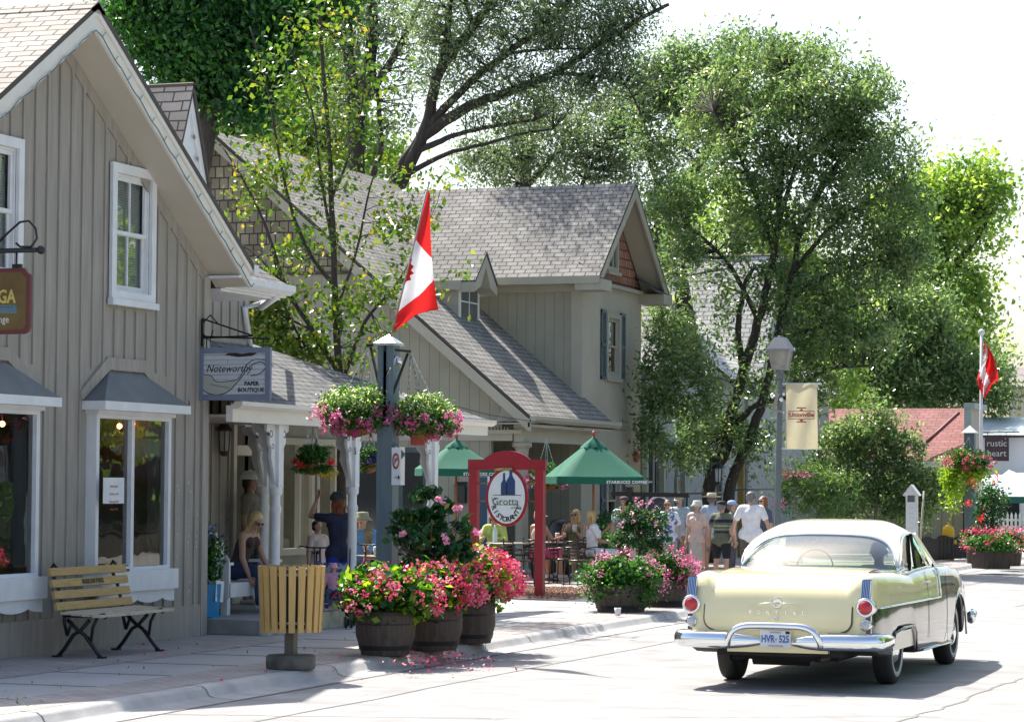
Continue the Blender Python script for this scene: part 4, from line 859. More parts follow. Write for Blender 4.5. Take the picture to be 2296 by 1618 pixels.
LF_var=leafmat('variegated_leaf',[(0,(.02,.08,.02)),(.5,(.07,.19,.04)),(.7,(.38,.45,.22)),(1,(.66,.70,.5))],.35,.4)
LF_dk=leafmat('glossy_dark_leaf',[(0,(.012,.05,.02)),(.6,(.02,.09,.03)),(.93,(.05,.15,.04)),(1,(.35,.3,.05))],.25,.3)
LF_lime=leafmat('lime_vine_leaf',[(0,(.12,.25,.02)),(1,(.4,.5,.06))],.5,.4)
def barrel(parent,h=.52,rt=.37,rb=.27,c=(0,0,0)):
    b=MB(); n=22; rows=[]
    prof=[(rb,0),((rt+rb)/2+.03,h*.45),(rt,h*.85),(rt-.005,h),(rt-.04,h),(rt-.06,h-.08)]
    b.lathe(prof,c,n*2,cap=False); b.lathe([(.001,h-.09),(rt-.05,h-.08)],c,n,1,cap=False); o=b.build('barrel',[M_barrel,mat('potting_soil',(.04,.03,.02),.95)],parent,False)
    for zz in(.12*h,.62*h,):
        r=rb+(rt-rb)*(zz/h)**.8+.012; q=MB(); q.lathe([(r,zz),(r+.012,zz+.05)],c,44,cap=False); q.build('hoop',M_hoop,o,False)
    return o
def bush(parent,c,r,nl,size,mat_,nm='foliage',cl=None,**k):
    """clumped leaves over a blob, returns points"""
    c=np.array(c,float); r=np.array(r,float); m=max(8,nl//40); cs=blob_points(c,r*.8,m,.5); P=cs[RNG.integers(0,m,nl)]+RNG.normal(size=(nl,3))*r*.17
    P[:,2]=np.maximum(P[:,2],c[2]-r[2]*1.1); return leaf_mesh(nm,P,size,mat_,parent=parent,world=False,**k)
def blooms(parent,c,r,n,per,size,mat_,nm='blossoms',low=False,spread=.035):
    """flower heads on the outside of a blob"""
    d=RNG.normal(size=(n*3,3)); d/=np.linalg.norm(d,axis=1)[:,None]
    if low: d=d[d[:,2]<.45]
    else: d=d[d[:,2]>-.35]
    d=d[:n]; n=len(d); cs=np.array(c)+d*np.array(r)*RNG.uniform(.93,1.1,(n,1)); P=np.repeat(cs,per,0)+RNG.normal(size=(n*per,3))*spread
    return leaf_mesh(nm,P,size,mat_,parent=parent,world=False,ratio=.8,vr=np.clip(np.repeat(RNG.uniform(0,1,n),per)+RNG.normal(size=n*per)*.2,0,1))
bl=[('planter_barrel',(3.15-.12,26.75),'nearest dark oak barrel of coral begonias, leftmost of the kerb trio',.62,0),
    ('planter_barrel',(3.3-.1,27.75),'middle dark oak barrel of coral begonias half hidden by its neighbours',.56,1),
    ('planter_barrel',(3.15-.05,29.15),'rear dark oak barrel crowned by a tall dome of coral begonias',.64,2)]
for nm,(x,y),lab,fr,k in bl:
    T=thing(nm,(x,y,.12),lab,'planter','flower barrels along the kerb'); barrel(T,.48,.33 if k!=2 else .31,.26)
    zc=.64 if k<2 else .74; rr=(fr*.9,fr*.9,.34 if k<2 else .40); cc=(.02,-.02,zc) if k<2 else (-.02,.0,zc)
    if k==1: cc=(.0,0,.66)
    bush(T,cc,rr,2600,.095,LF_beg,ratio=.75,up=1.2)
    blooms(T,(cc[0]+.06,cc[1]-.05,cc[2]-.05),(rr[0]*1.0,rr[1]*1.0,rr[2]*1.02),(75,140,250)[k],14,.04,FL_red,spread=.03)
# hibiscus standard behind/in the middle barrel
HB=thing('hibiscus_tree',(2.55,28.3,.12),'small dark leaved hibiscus tree with pink blooms behind the barrels','plant')
hp=onY(960,1280,28.3); HB.location=(hp.x,28.3,.12)
b=MB(); b.tube([(0,0,0),(.02,0,.5),(-.02,0,.9),(.03,0,1.15)],[.03,.025,.022,.018],6)
for i in range(12): a=random.uniform(0,2*PI); z=random.uniform(.75,1.1); b.tube([(0,0,z),(.2*math.cos(a),.2*math.sin(a),z+.2),(.42*math.cos(a),.42*math.sin(a),z+.25+random.uniform(-.1,.35))],[.012,.009,.004],5)
b.build('stem',mat('brown_stem',(.10,.08,.05),.8),HB,False)
kk=1/ppm(HB.location)
for (px,py,rx,ry,n) in((965,1130,50,38,260),(930,1175,58,42,300),(1010,1190,66,44,300),(960,1225,80,48,420),(1035,1235,30,30,90),(905,1160,30,22,90),(950,1270,50,35,160)):
    q=onY(px,py,28.3)-Vector(HB.location); bush(HB,q,(rx*kk*1.0,rx*kk*.9,ry*kk),n,.12,LF_dk,ratio=.55)
for i,(px,py) in enumerate(((1026,1138),(1066,1192),(905,1195),(985,1120),(1000,1210))):
    q=onY(px,py,27.95)-Vector(HB.location); P=np.array(q)+RNG.normal(size=(9,3))*.022; leaf_mesh('blossom',P,.075,FL_pink,parent=HB,world=False,ratio=.9,vr=RNG.uniform(.6,1,9))
# fallen petals on the kerb
P=[];
for i in range(200):
    px=random.gauss(985,60); py=1470+random.gauss(8,12)
    if py<1452: continue
    q=onZ(px,py,.03 if onZ(px,py,0).x>KX-.3 else .135); P.append(q)
for i in range(30): q=onZ(random.uniform(300,1100),random.uniform(1440,1530),.13); P.append(q)
tag(leaf_mesh('fallen_petals',np.array([tuple(p) for p in P]),.04,FL_red,up=3,ratio=.8),'coral petals fallen on the kerb below the begonia barrels','petals',kind='stuff')
# mid planters (geraniums) with rose standard
for k,(px,py,lab,rr) in enumerate(((1378,1380,'low black tub of dark leaved pink geraniums nearest the red sign',.64),(1478,1368,'low black tub bursting with pink geraniums beside the car',.50))):
    q=onZ(px,py-8,.12); T=thing('geranium_tub',(q.x,q.y+.3,.12),lab,'planter','geranium tubs by the kerb'); barrel(T,.40,.40,.34)
    bush(T,(0,0,.42),(rr,rr*.8,.42),6500,.055,LF_ger,ratio=.9,up=1)
    blooms(T,(.05,0,.44),(rr*.98,rr*.8,.43),(36,95)[k],16,.035,FL_pink if k==0 else FL_mag,spread=.04)
RT=onY(1432,1260,37.9); T=thing('rose_standard',(RT.x,37.9,.12),'lollipop rose tree with dark foliage in front of the crowd','plant'); kk=1/ppm(T.location)
b=MB(); b.tube([(0,0,0),(.02,0,.6),(0,0,1.25)],[.035,.03,.02],6)
for i in range(10): a=random.uniform(0,2*PI); b.tube([(0,0,random.uniform(.9,1.2)),(.25*math.cos(a),.2*math.sin(a),1.35+random.uniform(-.1,.3))],[.012,.005],5)
b.build('stem',MATS['brown_stem'],T,False)
for (px,py,rx,ry,n) in((1410,1165,38,30,600),(1465,1165,42,32,700),(1435,1205,62,42,1300),(1480,1215,32,30,400),(1395,1205,30,28,300),(1425,1140,25,20,150)):
    q=onY(px,py,37.9)-Vector(T.location); bush(T,q,(rx*kk,rx*kk*.8,ry*kk),n,.055,LF_dk,ratio=.6)
q=onY(1435,1180,37.9)-Vector(T.location); blooms(T,q,(.42,.35,.38),16,8,.04,FL_pink,spread=.02)
b=MB(); q=onZ(1385,1382,.12); b.lathe([(.035,0),(.05,.11),(.045,.11),(.03,.01)],(q.x,q.y,.135),12); tag(b.build('paper_cup',M_white),'crumpled white paper cup on the pavement by the geraniums','cup')
b=MB(); q=onZ(1345,1342,.12); 
for i in range(6): b.face([(q.x+random.uniform(-.12,.12),q.y+random.uniform(-.2,.2),.125+random.uniform(0,.04)) for j in range(3)])
tag(b.build('paper_scrap',M_white),'white paper scrap lying on the pavement before the mulch','litter')
# =============== blue flag post with hanging baskets
M_post=mat('slate_blue_timber',(.13,.18,.20),.6,var=.12,scale=3,stretch=(5,5,.6),bump=.2)
BPX=2.15; q=onX(869,1100,BPX); BPY=q.y; zt=onX(868,775,BPX).z; BP=thing('flag_post',(BPX,BPY,.12),'slate blue timber post carrying flower baskets by the barrels','post')
b=MB(); b.box((-.1,-.1,0),(.1,.1,zt-.12)); b.build('timber',M_post,BP,False,bevel=.01)
b=MB(); h=zt-.12; b.prism([(-.14,-.14,h),(.14,-.14,h),(.14,.14,h),(-.14,.14,h)],(0,0,.03)); v=[(-.14,-.14,h+.03),(.14,-.14,h+.03),(.14,.14,h+.03),(-.14,.14,h+.03)]
for i in range(4): b.face([v[i],v[(i+1)%4],(0,0,h+.14)])
b.build('cap',mat('galvanised_cap',(.55,.56,.58),.3,metal=.7),BP,False)
RD=Vector((math.cos(A_),math.sin(A_),0))  # roughly across the picture
def toBP(px,py,y=None): 
    q=onY(px,py,BPY if y is None else y); return q-Vector(BP.location)
M_chain=mat('steel_chain',(.45,.45,.44),.35,metal=.9)
LA=toBP(824,775,BPY-.0); RA=toBP(922,788,BPY+.0)
for e,dz in((LA,.0),(RA,.0)):
    b=MB(); b.bar((0,-.05,e.z+.03),(e.x,0,e.z),.03,.03); b.tube([(e.x*.85,0,e.z-.02),(e.x*.25,-.08,e.z-.55),(0,-.11,e.z-.75)],.018,6); b.bar((0,-.112,e.z),(0,-.112,e.z-.85),.05,.02); b.build('bracket',M_black,BP,False)
# parking sign and flap
q=toBP(902,1045); b=MB(); b.box((.14,-.12,q.z-.22),(.16,.14,q.z+.23)); SG=b.build('parking_sign',M_white,BP,False)
b=MB(); b.box((q.x-.055,-.2,q.z-.22),(q.x+.06,-.19,q.z+.22)); b.build('no_parking_plate',M_white,BP,False)
b=MB(); b.lathe([(.03,0),(.044,0),(.044,.006),(.03,.006)],(q.x+.0,-.201,q.z+.06),20,0,M=Matrix.Rotation(PI/2,4,'X'),cap=False,sy=2.2); b.bar((q.x-.03,-.205,q.z-.0),(q.x+.03,-.205,q.z+.12),.012,.004); b.build('red_ring',MATS['red_ink'],BP,False)
b=MB(); text_mb(b,'P',.09,frame((q.x,-.203,q.z+.06),(1,0,0),(0,0,1)),0,.001); b.bar((q.x-.02,-.205,q.z-.13),(q.x+.04,-.205,q.z-.13),.014,.004); b.prism([(q.x+.03,-.204,q.z-.16),(q.x+.03,-.204,q.z-.10),(q.x+.055,-.204,q.z-.13)],(0,-.003,0)); b.build('lettering',M_black,BP,False)
b=MB(); q2=toBP(1000,1100); b.box((q.x+.02,.2,q.z+.25),(q.x+.2,.22,q.z+.42)); b.build('red_plate',mat('red_plate',(.45,.08,.07),.5),BP,False)
# spotlight fitting on the post
b=MB(); b.tube([RA+Vector((-.16,-.05,-.05)),RA+Vector((-.27,-.1,-.28))],.022,8); b.ball(RA+Vector((-.12,-.08,-.12)),.045,8); b.build('spot_lamp',mat('chrome_lamp',(.8,.8,.8),.15,metal=1),BP,False)
b=MB(); b.prism([(.12,-.1,2.05),(.12,-.1,2.35),(.26,-.1,2.2)],(0,.02,0)); b.build('wood_wedge',M_post,BP,False)
def basket(name,loc,lab,apex,r,leaf,blossom,nl,nb,trail=None,grp='hanging flower baskets',fl2=None,leafs=.05,lowb=True):
    T=thing(name,loc,lab,'hanging basket',grp); 
    b=MB(); b.lathe([(.02,-r*.55),(r*.35,-r*.45),(r*.52,-r*.2),(r*.56,0),(r*.5,0)],(0,0,0),20,cap=False); b.build('coir_liner',mat('coir_brown',(.22,.10,.03),.95,var=.4,scale=25,bump=1,bscale=60),T,False)
    if apex is not None:
        b=MB()
        for i in range(4):
            a=i*PI/2+.5; e=Vector((r*.55*math.cos(a),r*.55*math.sin(a),0)); A=Vector(apex); n=int((A-e).length/.035)
            for j in range(n):
                p=e+(A-e)*j/n; q=e+(A-e)*(j+1.2)/n; b.bar(p,q,.014 if j%2 else .006,.006 if j%2 else .014)
        b.build('chain',M_chain,T,False)
    bush(T,(0,0,.12),(r*.95,r*.95,r*.55),nl,leafs,leaf,ratio=.55,up=1)
    bush(T,(0,0,-.05),(r*1.0,r*1.0,r*.35),nl//2,leafs,LF_ger,nm='lower_foliage',ratio=.55,up=.5)
    if nb: blooms(T,(0,0,0),(r*1.0,r*1.0,r*.5),nb,13,.038,blossom,low=lowb,spread=.026)
    return T
k=1/ppm(BP.location)
B1=onY(800,930,BPY-.05); a=onY(824,780,BPY); T=basket('flower_basket',B1,'round hanging basket of variegated leaves and pink blooms left of post',(a.x-B1.x,a.y-B1.y,a.z-B1.z),.48,LF_var,FL_mag,6500,85)
B2=onY(952,945,BPY+.15); a=onY(922,793,BPY); T=basket('flower_basket',B2,'round hanging basket of variegated leaves and pink blooms right of post',(a.x-B2.x,a.y-B2.y,a.z-B2.z),.41,LF_var,FL_mag,5200,52)
# porch baskets
p=onX(700,1040,-.3); basket('flower_basket',p,'mixed hanging basket with red geraniums under the white porch',(0,0,.62),.27,LF_ger,FL_red2,1500,16,lowb=False,leafs=.06); 
T=bpy.data.objects[-1] if 0 else None
p=onX(735,1055,-.35); o=thing('yellow_flower_clump',p,'pale yellow flowering clump trailing from the porch basket','flowers'); bush(o,(0,0,-.03),(.16,.16,.12),600,.03,FL_yel)
p=onX(828,1040,-1.0); basket('flower_basket',p,'shaded hanging basket of tiny white and violet flowers behind blue post',(0,0,.6),.24,LF_ger,FL_bl,1300,14,lowb=False,leafs=.045)
p=onY(1225,1075,49.2); basket('flower_basket',p,'hanging basket of pale pink petunias between red sign and umbrella',(0,0,.8),.42,LF_ger,FL_pink,1500,34,leafs=.06)
# =============== flag on inclined pole
M_fr=transfab('flag_red',(.62,.02,.02),.45); M_fw=transfab('flag_white',(.75,.74,.76),.45); M_pole=mat('thin_flag_pole',(.35,.33,.3),.5)
FP=thing('canada_flag',(BPX,BPY,zt),'large red and white maple leaf flag leaning from the blue post','flag')
b0=onY(877,756,BPY); t0=onY(962,410,BPY-.3)
b=MB(); b.tube([b0,t0],.012,6); b.ball(t0,.02,8); b.build('pole',M_pole,FP)
Lp=[(961,425),(948,470),(933,520),(922,565),(913,610),(905,650),(888,700),(880,735),(878,748)]
Rp=[(963,428),(964,470),(965,520),(968,575),(972,620),(980,680),(984,694),(940,700),(882,744)]
def lerp(P,t):
    t=t*(len(P)-1); i=min(int(t),len(P)-2); f=t-i; return (P[i][0]+(P[i+1][0]-P[i][0])*f,P[i][1]+(P[i+1][1]-P[i][1])*f)
n=60;m=16; rows=[]
for i in range(n+1):
    t=i/n; l=lerp(Lp,t); r=lerp(Rp,t); row=[]
    for j in range(m+1):
        s=j/m; x=l[0]+(r[0]-l[0])*s; y=l[1]+(r[1]-l[1])*s
        dep=-.3*(1-t)*.9+.05*math.sin(s*7+t*3)*min(1,8*(1-t))*(t)+.03*math.sin(t*9+s*4); row.append(onY(x,y,BPY+dep))
    rows.append(row)
def fpt(t,s):
    l=lerp(Lp,t); r=lerp(Rp,t); x=l[0]+(r[0]-l[0])*s; y=l[1]+(r[1]-l[1])*s
    dep=-.3*(1-t)*.9+.07*math.sin(s*7+t*3)*min(1,8*(1-t))*t+.03*math.sin(t*9+s*4); return x,y,dep
def tat(s,f):
    for i in range(400):
        t=i/400; x,y,d=fpt(t,s)
        if y>=f(s): return t
    return 1
up_=lambda s:532+46*s; lo_=lambda s:706-80*s**.75
ss=[j/18 for j in range(19)]; tu=[tat(s,up_) for s in ss]; tl=[tat(s,lo_) for s in ss]
b=MB()
for (ta,tb,mi) in(([0]*19,tu,0),(tu,tl,1),(tl,[1]*19,0)):
    g=[]
    for i in range(25):
        g.append([onY(*fpt(ta[j]+(tb[j]-ta[j])*i/24,ss[j])[:2],BPY+fpt(ta[j]+(tb[j]-ta[j])*i/24,ss[j])[2]) for j in range(19)])
    b.grid(g,mi)
# the folded maple leaf shows only as a few red points along the hoist edge
lf=[(.40,0),(.42,.10),(.445,.06),(.46,.22),(.485,.13),(.50,.26),(.52,.12),(.545,.18),(.56,.05),(.58,0)]
c=[onY(*fpt(t,s)[:2],BPY+fpt(t,s)[2]-.012) for t,s in lf]; b.face(c,0)
b.build('cloth',[M_fr,M_fw],FP)
# far flag
p=onX(2198,1000,1.2); FF=thing('far_flagpole',(p.x,p.y,.12),'white flagpole with crumpled red and white flag by false front','flag'); zt2=onY(2200,745,p.y).z
tp=onY(2201,745,p.y); b=MB(); b.tube([(p.x,p.y,.12),(tp.x,p.y,zt2)],.045,8); b.ball((tp.x,p.y,zt2),.1,10); b.build('pole',M_white,FF)
FLp=[(2206,765),(2208,800),(2200,815),(2190,850),(2195,870),(2205,890)]; FRp=[(2212,770),(2228,800),(2236,830),(2240,850),(2225,862),(2208,893)]
n=30;m=12;rows=[]
for i in range(n+1):
    t=i/n; l=lerp(FLp,t); r=lerp(FRp,t); rows.append([onY(l[0]+(r[0]-l[0])*j/m,l[1]+(r[1]-l[1])*j/m,p.y-.1+.14*math.sin(j*.9+t*5)) for j in range(m+1)])
b=MB()
for i in range(n):
    for j in range(m): 
        t=i/n;s=j/m; v=(s+.35*math.sin(t*6)+t*.6)%1.2; b.face([rows[i][j],rows[i][j+1],rows[i+1][j+1],rows[i+1][j]],1 if .38<v<.72 else 0,sm=True)
b.build('cloth',[M_fr,M_fw],FF)
# far blue post with basket
q=onZ(2175,1250,.12); FPo=thing('flag_post',(q.x,q.y,.12),'far slate blue timber post beside the low black fence','post'); k=1/ppm(q); hz=(1250-975)*k
b=MB(); b.box((-.13,-.13,0),(.13,.13,hz)); b.build('timber',M_post,FPo,False); b=MB(); v=[(-.2,-.2,hz),(.2,-.2,hz),(.2,.2,hz),(-.2,.2,hz)]; b.face(v[::-1]); [b.face([v[i],v[(i+1)%4],(0,0,hz+.2)]) for i in range(4)]; b.build('cap',MATS['galvanised_cap'],FPo,False)
p=onY(2172,1040,q.y-.35); T=basket('flower_basket',p,'far hanging basket of coral flowers with lime green trailing vine',(0,0,.7),.62,LF_ger,FL_red,2200,90,lowb=False,leafs=.075)
P=[]
for i in range(1500):
    x=random.choice([random.gauss(2140,14),random.gauss(2130,10),random.gauss(2190,18)]); y=1050+abs(random.gauss(0,1))*38
    if x>2165: y=1050+abs(random.gauss(0,1))*16
    P.append(tuple(onY(x,y,q.y-.4+random.gauss(0,.15))))
o=leaf_mesh('trailing_vine',np.array(P),.09,LF_lime,parent=T,ratio=.8,droop=1)
# far flower tubs
for i,(px,py,lab) in enumerate(((2190,1262,'small far tub of red flowers left of the square planter'),(2222,1274,'far dark square planter of red geraniums at the kerb'),(2262,1268,'far tub of red flowers at the right edge of the group'))):
    q=onZ(px,py,.12); T=thing('flower_tub',q,lab,'planter','red flower tubs at the far kerb'); b=MB(); w_=(.27,.50,.32)[i]; b.lathe([(w_*.85,0),(w_,.4),(w_*.9,.4),(w_*.85,.3)],(0,0,0),(16,4,16)[i],sm=False); b.build('tub',M_barrel,T,False)
    bush(T,(0,0,.52),(w_*1.3,w_*1.2,.32),1500,.08,LF_ger,ratio=.8); blooms(T,(0,0,.54),(w_*1.3,w_*1.2,.34),40,9,.05,FL_red,spread=.05)
q=onZ(2225,1262,.12); T=thing('rose_standard',q,'far clipped shrub standard with red roses above the tubs','plant'); k=1/ppm(q); b=MB(); b.tube([(0,0,0),(0,0,1.4)],.05,6); b.build('stem',MATS['brown_stem'],T,False); bush(T,(0,0,1.3),(.5,.5,.72),2200,.09,LF_dk)
for dx,z in((-.3,1.9),(-.45,1.45),(.15,2.05),(-.15,1.1)): leaf_mesh('blossom',np.array((dx,-.6,z))+RNG.normal(size=(14,3))*.06,.1,FL_red2,parent=T,world=False)
# =============== street lamp with banner
LX=2.1; q=onX(1748,1000,LX); LMp=thing('street_lamp',(LX,q.y,.12),'grey street lamp with four sided lantern and cream banner','street lamp')
YL_=q.y; k=1/ppm(q); zt=onY(1748,757,YL_).z-.12; xb=onY(1743,1200,YL_).x; xt=onY(1750,830,YL_).x
M_lp=mat('grey_lamp_paint',(.12,.14,.145),.5,var=.1)
zl0=onY(1750,828,YL_).z-.12; zroof=onY(1750,785,YL_).z-.12
b=MB(); dx=(xt-xb)/( (1200-830)*k); top=Vector(((zl0)*dx*.6,0,zl0)); 
base=Vector((0,0,0)); tl=Vector((xt-LX,0,zl0)); bs=Vector((xb-LX-.02,0,0))
b.tube([bs,bs+(tl-bs)*.2,bs+(tl-bs)*.92,tl],[.085,.062,.053,.05],14); b.lathe([(.08,-.18),(.085,-.12),(.08,-.1),(.06,-.02),(.1,0)],tl,14); b.build('pole',M_lp,LMp,False)
b=MB(); W=.21; T0=tl
hb=zroof-zl0
M_lg=mat('frosted_lamp_glass',(.26,.25,.21),.3,var=.25,scale=6)
def sq(w,z): return [T0+Vector((sx*w,sy*w,z)) for sx,sy in((-1,-1),(1,-1),(1,1),(-1,1))]
rz=Matrix.Rotation(.5,4,'Z')
A4=sq(.13,.02);B4=sq(.19,hb-.0)
for i in range(4): b.face([A4[i],A4[(i+1)%4],B4[(i+1)%4],B4[i]])
b.build('lantern_glass',M_lg,LMp,False)
b=MB()
for i in range(4): b.bar(A4[i],B4[i],.022,.022)
b.box(T0+Vector((-.14,-.14,-.01)),T0+Vector((.14,.14,.03))); C4=sq(.235,hb-.01); D4=sq(.225,hb+.02); E4=sq(.1,hb+.24)
for i in range(4): b.face([C4[i],C4[(i+1)%4],D4[(i+1)%4],D4[i]]); b.face([D4[i],D4[(i+1)%4],E4[(i+1)%4],E4[i]])
b.face(E4); b.face(C4[::-1]); b.lathe([(.05,hb+.24),(.05,hb+.27),(.0,hb+.27)],T0,8); b.build('lantern_hood',mat('lamp_hood_grey',(.24,.24,.25),.5),LMp,False)
BA=thing('street_banner',(LX,YL_,3),'cream Unionville banner hanging from the grey street lamp','banner')
b=MB(); c4=[onY(x,y,YL_-.05) for x,y in((1762,860),(1833,860),(1834,1005),(1762,1005))]
rows=[[c4[0]+(c4[1]-c4[0])*j/12+(c4[3]-c4[0])*i/16+Vector((0,.02*math.sin(j*.8+i*.3),0)) for j in range(13)] for i in range(17)]
b.grid(rows); b.build('cloth',transfab('cream_banner_cloth',(.60,.54,.36),.35),BA)
for i,j in((0,1),(3,2)): b=MB(); b.tube([c4[i]+Vector((-.12,.04,0)),c4[j]+Vector((.06,.04,0))],.018,6); b.build('rod',M_white,BA)
b=MB(); cc=(c4[0]+c4[2])/2+Vector((0,-.035,0)); w_=(c4[1]-c4[0]).length; text_mb(b,'Unionville',w_*.19,frame(cc+Vector((0,0,.02)),(1,0,0),(0,0,1)),0,.001,bold=.004)
for z in(.085,-.06): b.box(cc+Vector((-w_*.4,0,z)),cc+Vector((w_*.4,-.003,z+.012)))
for x in(-w_*.4,w_*.4): b.box(cc+Vector((x-.006,0,-.06)),cc+Vector((x+.006,-.003,.097)))
for z in(.14,-.12): text_mb(b,'HISTORIC MAIN' if z>0 else 'EST 1794',w_*.065,frame(cc+Vector((0,0,z)),(1,0,0),(0,0,1)),0,.001) if 0 else b.box(cc+Vector((-w_*.15,0,z)),cc+Vector((w_*.15,-.003,z+.02)))
b.prism([cc+Vector((-.04,0,.1)),cc+Vector((.04,0,.1)),cc+Vector((0,0,.14))],(0,-.003,0)); b.prism([cc+Vector((-.05,0,-.065)),cc+Vector((.05,0,-.065)),cc+Vector((0,0,-.11))],(0,-.003,0))
b.build('lettering',mat('wine_red_print',(.32,.06,.07),.7),BA)
b=MB(); s=T0+Vector((-.02,-.07,-.45)); b.bar(s,s+Vector((-.09,0,-.28)),.05,.06); b.bar(s+Vector((-.1,0,-.3)),s+Vector((.1,0,-.36)),.04,.04); b.ball(s+Vector((-.12,0,-.05)),.05,8); b.ball(s+Vector((.05,0,-.12)),.045,8); b.ball(s+Vector((.1,0,-.02)),.03,8); b.build('floodlight',MATS['chrome_lamp'],LMp,False)
# =============== shop signs on house 1
SN=thing('boutique_sign',(0,29.3,3.3),'blue framed white board sign reading Noteworthy Paper Boutique','sign'); YS_=29.02
c=[onY(x,y,YS_) for x,y in((445,780),(606,780),(606,897),(445,897))]; x0,x1=c[0].x,c[1].x; z1,z0=c[0].z,c[3].z; fw=.065
b=MB(); b.box((x0,YS_,z0),(x1,YS_+.05,z0+fw)); b.box((x0,YS_,z1-fw),(x1,YS_+.05,z1)); b.box((x0,YS_,z0+fw),(x0+fw,YS_+.05,z1-fw)); b.box((x1-fw,YS_,z0+fw),(x1,YS_+.05,z1-fw)); b.build('frame',mat('periwinkle_frame',(.19,.22,.29),.6),SN)
b=MB(); b.box((x0+fw,YS_+.015,z0+fw),(x1-fw,YS_+.035,z1-fw)); b.build('panel',brickmat('whitewashed_panel',(.50,.53,.56),(.58,.6,.63),(.32,.35,.38),60,.06,.004,var=.08,rough=.7),SN)
W=x1-x0;H=z1-z0; fr_=lambda u,v:(x0+u*W,YS_+.012,z0+v*H)
b=MB(); text_mb(b,'Noteworthy',H*.21,frame(fr_(.42,.60),(1,0,0),(0,0,1)),0,.001,shear=.35,sx=.9); text_mb(b,'PAPER',H*.11,frame(fr_(.74,.31),(1,0,0),(0,0,1)),0,.001,bold=.002); text_mb(b,'BOUTIQUE',H*.11,frame(fr_(.73,.19),(1,0,0),(0,0,1)),0,.001,bold=.002)
pts=[(.06,.5),(.03,.35),(.08,.18),(.25,.1),(.42,.17),(.55,.35),(.66,.55),(.76,.68),(.88,.72),(.93,.62),(.85,.5),(.73,.46)]
b.tube([fr_(*p) for p in crom(pts)],.005,4); pts2=[(.06,.5),(.18,.46),(.24,.36),(.42,.36),(.56,.42),(.68,.68),(.78,.77),(.92,.76)]; b.tube([fr_(*p) for p in crom(pts2)],.004,4)
b.prism([fr_(.36,.86),fr_(.45,.92),fr_(.6,.88),fr_(.84,.92),fr_(.75,.84),fr_(.55,.82),fr_(.42,.85)],(0,-.002,0))
b.build('lettering',mat('black_ink',(.02,.018,.015),.6),SN)
b=MB(); poly=[fr_(*p) for p in crom([(.06,.5),(.03,.35),(.08,.18),(.25,.1),(.42,.17),(.55,.35),(.66,.55)],4)]+[fr_(*p) for p in crom([(.56,.42),(.42,.36),(.24,.36),(.18,.46)],4)]
poly=[(p[0],p[1]+.0015,p[2]) for p in poly]; b.prism(poly,(0,.001,0)); text_mb(b,'Exceptional finds',H*.06,frame(fr_(.3,.27),(1,0,-.2),(.2,0,1)),1,.0005,shear=.4); text_mb(b,'of distinction',H*.06,frame(fr_(.2,.19),(1,0,-.2),(.2,0,1)),1,.0005,shear=.4) if 0 else None; b.build('scroll',[mat('parchment',(.42,.42,.36),.7),mat('brown_ink',(.2,.14,.08),.7)],SN)
b=MB(); e=onY(447,715,YS_+.02); xw=WX+.04; b.bar((xw,YS_,z1+.02),(xw,YS_,e.z+.0),.04,.03); b.bar((xw,YS_,e.z),(x1*.6,YS_,z1+.14),.02,.02); b.bar((xw,YS_,z1+.14),(x1,YS_,z1+.1),.02,.02); b.tube([(xw,YS_,z1+.3),(xw+.1,YS_,z1+.4),(xw+.2,YS_,z1+.3)],.01,5); b.tube([(xw,YS_,z1+.18),(xw+.1,YS_,z1+.08),(xw+.14,YS_,z1+.22)],.01,5)
for xx in(x0+.1,x1-.1): b.bar((xx,YS_+.02,z1),(xx,YS_+.02,z1+.12),.012,.012)
b.bar((x1*.6,YS_,z1+.14),(x0+.05,YS_,z1+.12),.02,.02); b.build('bracket',M_black,SN)
SY=thing('lounge_sign',(0,23.1,3.4),'brown hanging sign with maroon edge, partly cut by the left edge','sign'); YQ=23.1
c=[onY(x,y,YQ) for x,y in((68,600),(68,748))]; x1=c[0].x; z1,z0=c[0].z,c[1].z; x0=x1-.95; W=x1-x0; H=z1-z0
def notch(x0,x1,z0,z1,n): return [(x0+n,z0),(x1-n,z0),(x1-n*.3,z0+n*.3),(x1,z0+n),(x1,z1-n),(x1-n*.6,z1-n*.6),(x1-n,z1),(x0+n,z1),(x0,z1-n),(x0,z0+n)]
b=MB(); b.prism([(a,YQ,z) for a,z in notch(x0,x1,z0,z1,.07)],(0,.04,0)); b.build('frame',mat('maroon_edge',(.13,.025,.03),.5),SY)
b=MB(); b.prism([(a,YQ-.004,z) for a,z in notch(x0+.04,x1-.04,z0+.04,z1-.04,.06)],(0,.004,0)); b.build('panel',mat('olive_brown_panel',(.14,.09,.025),.6,var=.3),SY)
b=MB(); text_mb(b,'GA',.19,frame((x1-.36,YQ-.007,z0+H*.56),(1,0,0),(0,0,1)),0,.003,sx=.75,align='LEFT',bold=.004); text_mb(b,'Lounge',.10,frame((x1-.48,YQ-.007,z0+H*.22),(1,0,0),(0,0,1)),1,.002,sx=.85,align='LEFT',bold=.001)
b.prism([(x0+.1,YQ-.006,z0+H*.44),(x1-.15,YQ-.006,z0+H*.44),(x1-.14,YQ-.006,z0+H*.31),(x0+.1,YQ-.006,z0+H*.31)],(0,.002,0),2)
for i in range(16): b.box((x0+.14+i*.04,YQ-.008,z0+H*.405),(x0+.155+i*.04,YQ-.006,z0+H*.42),3)
b.build('lettering',[mat('gold_letter',(.55,.45,.12),.4),mat('off_white_letter',(.55,.55,.52),.5),mat('steel_blue_print',(.1,.17,.21),.5),M_black],SY)
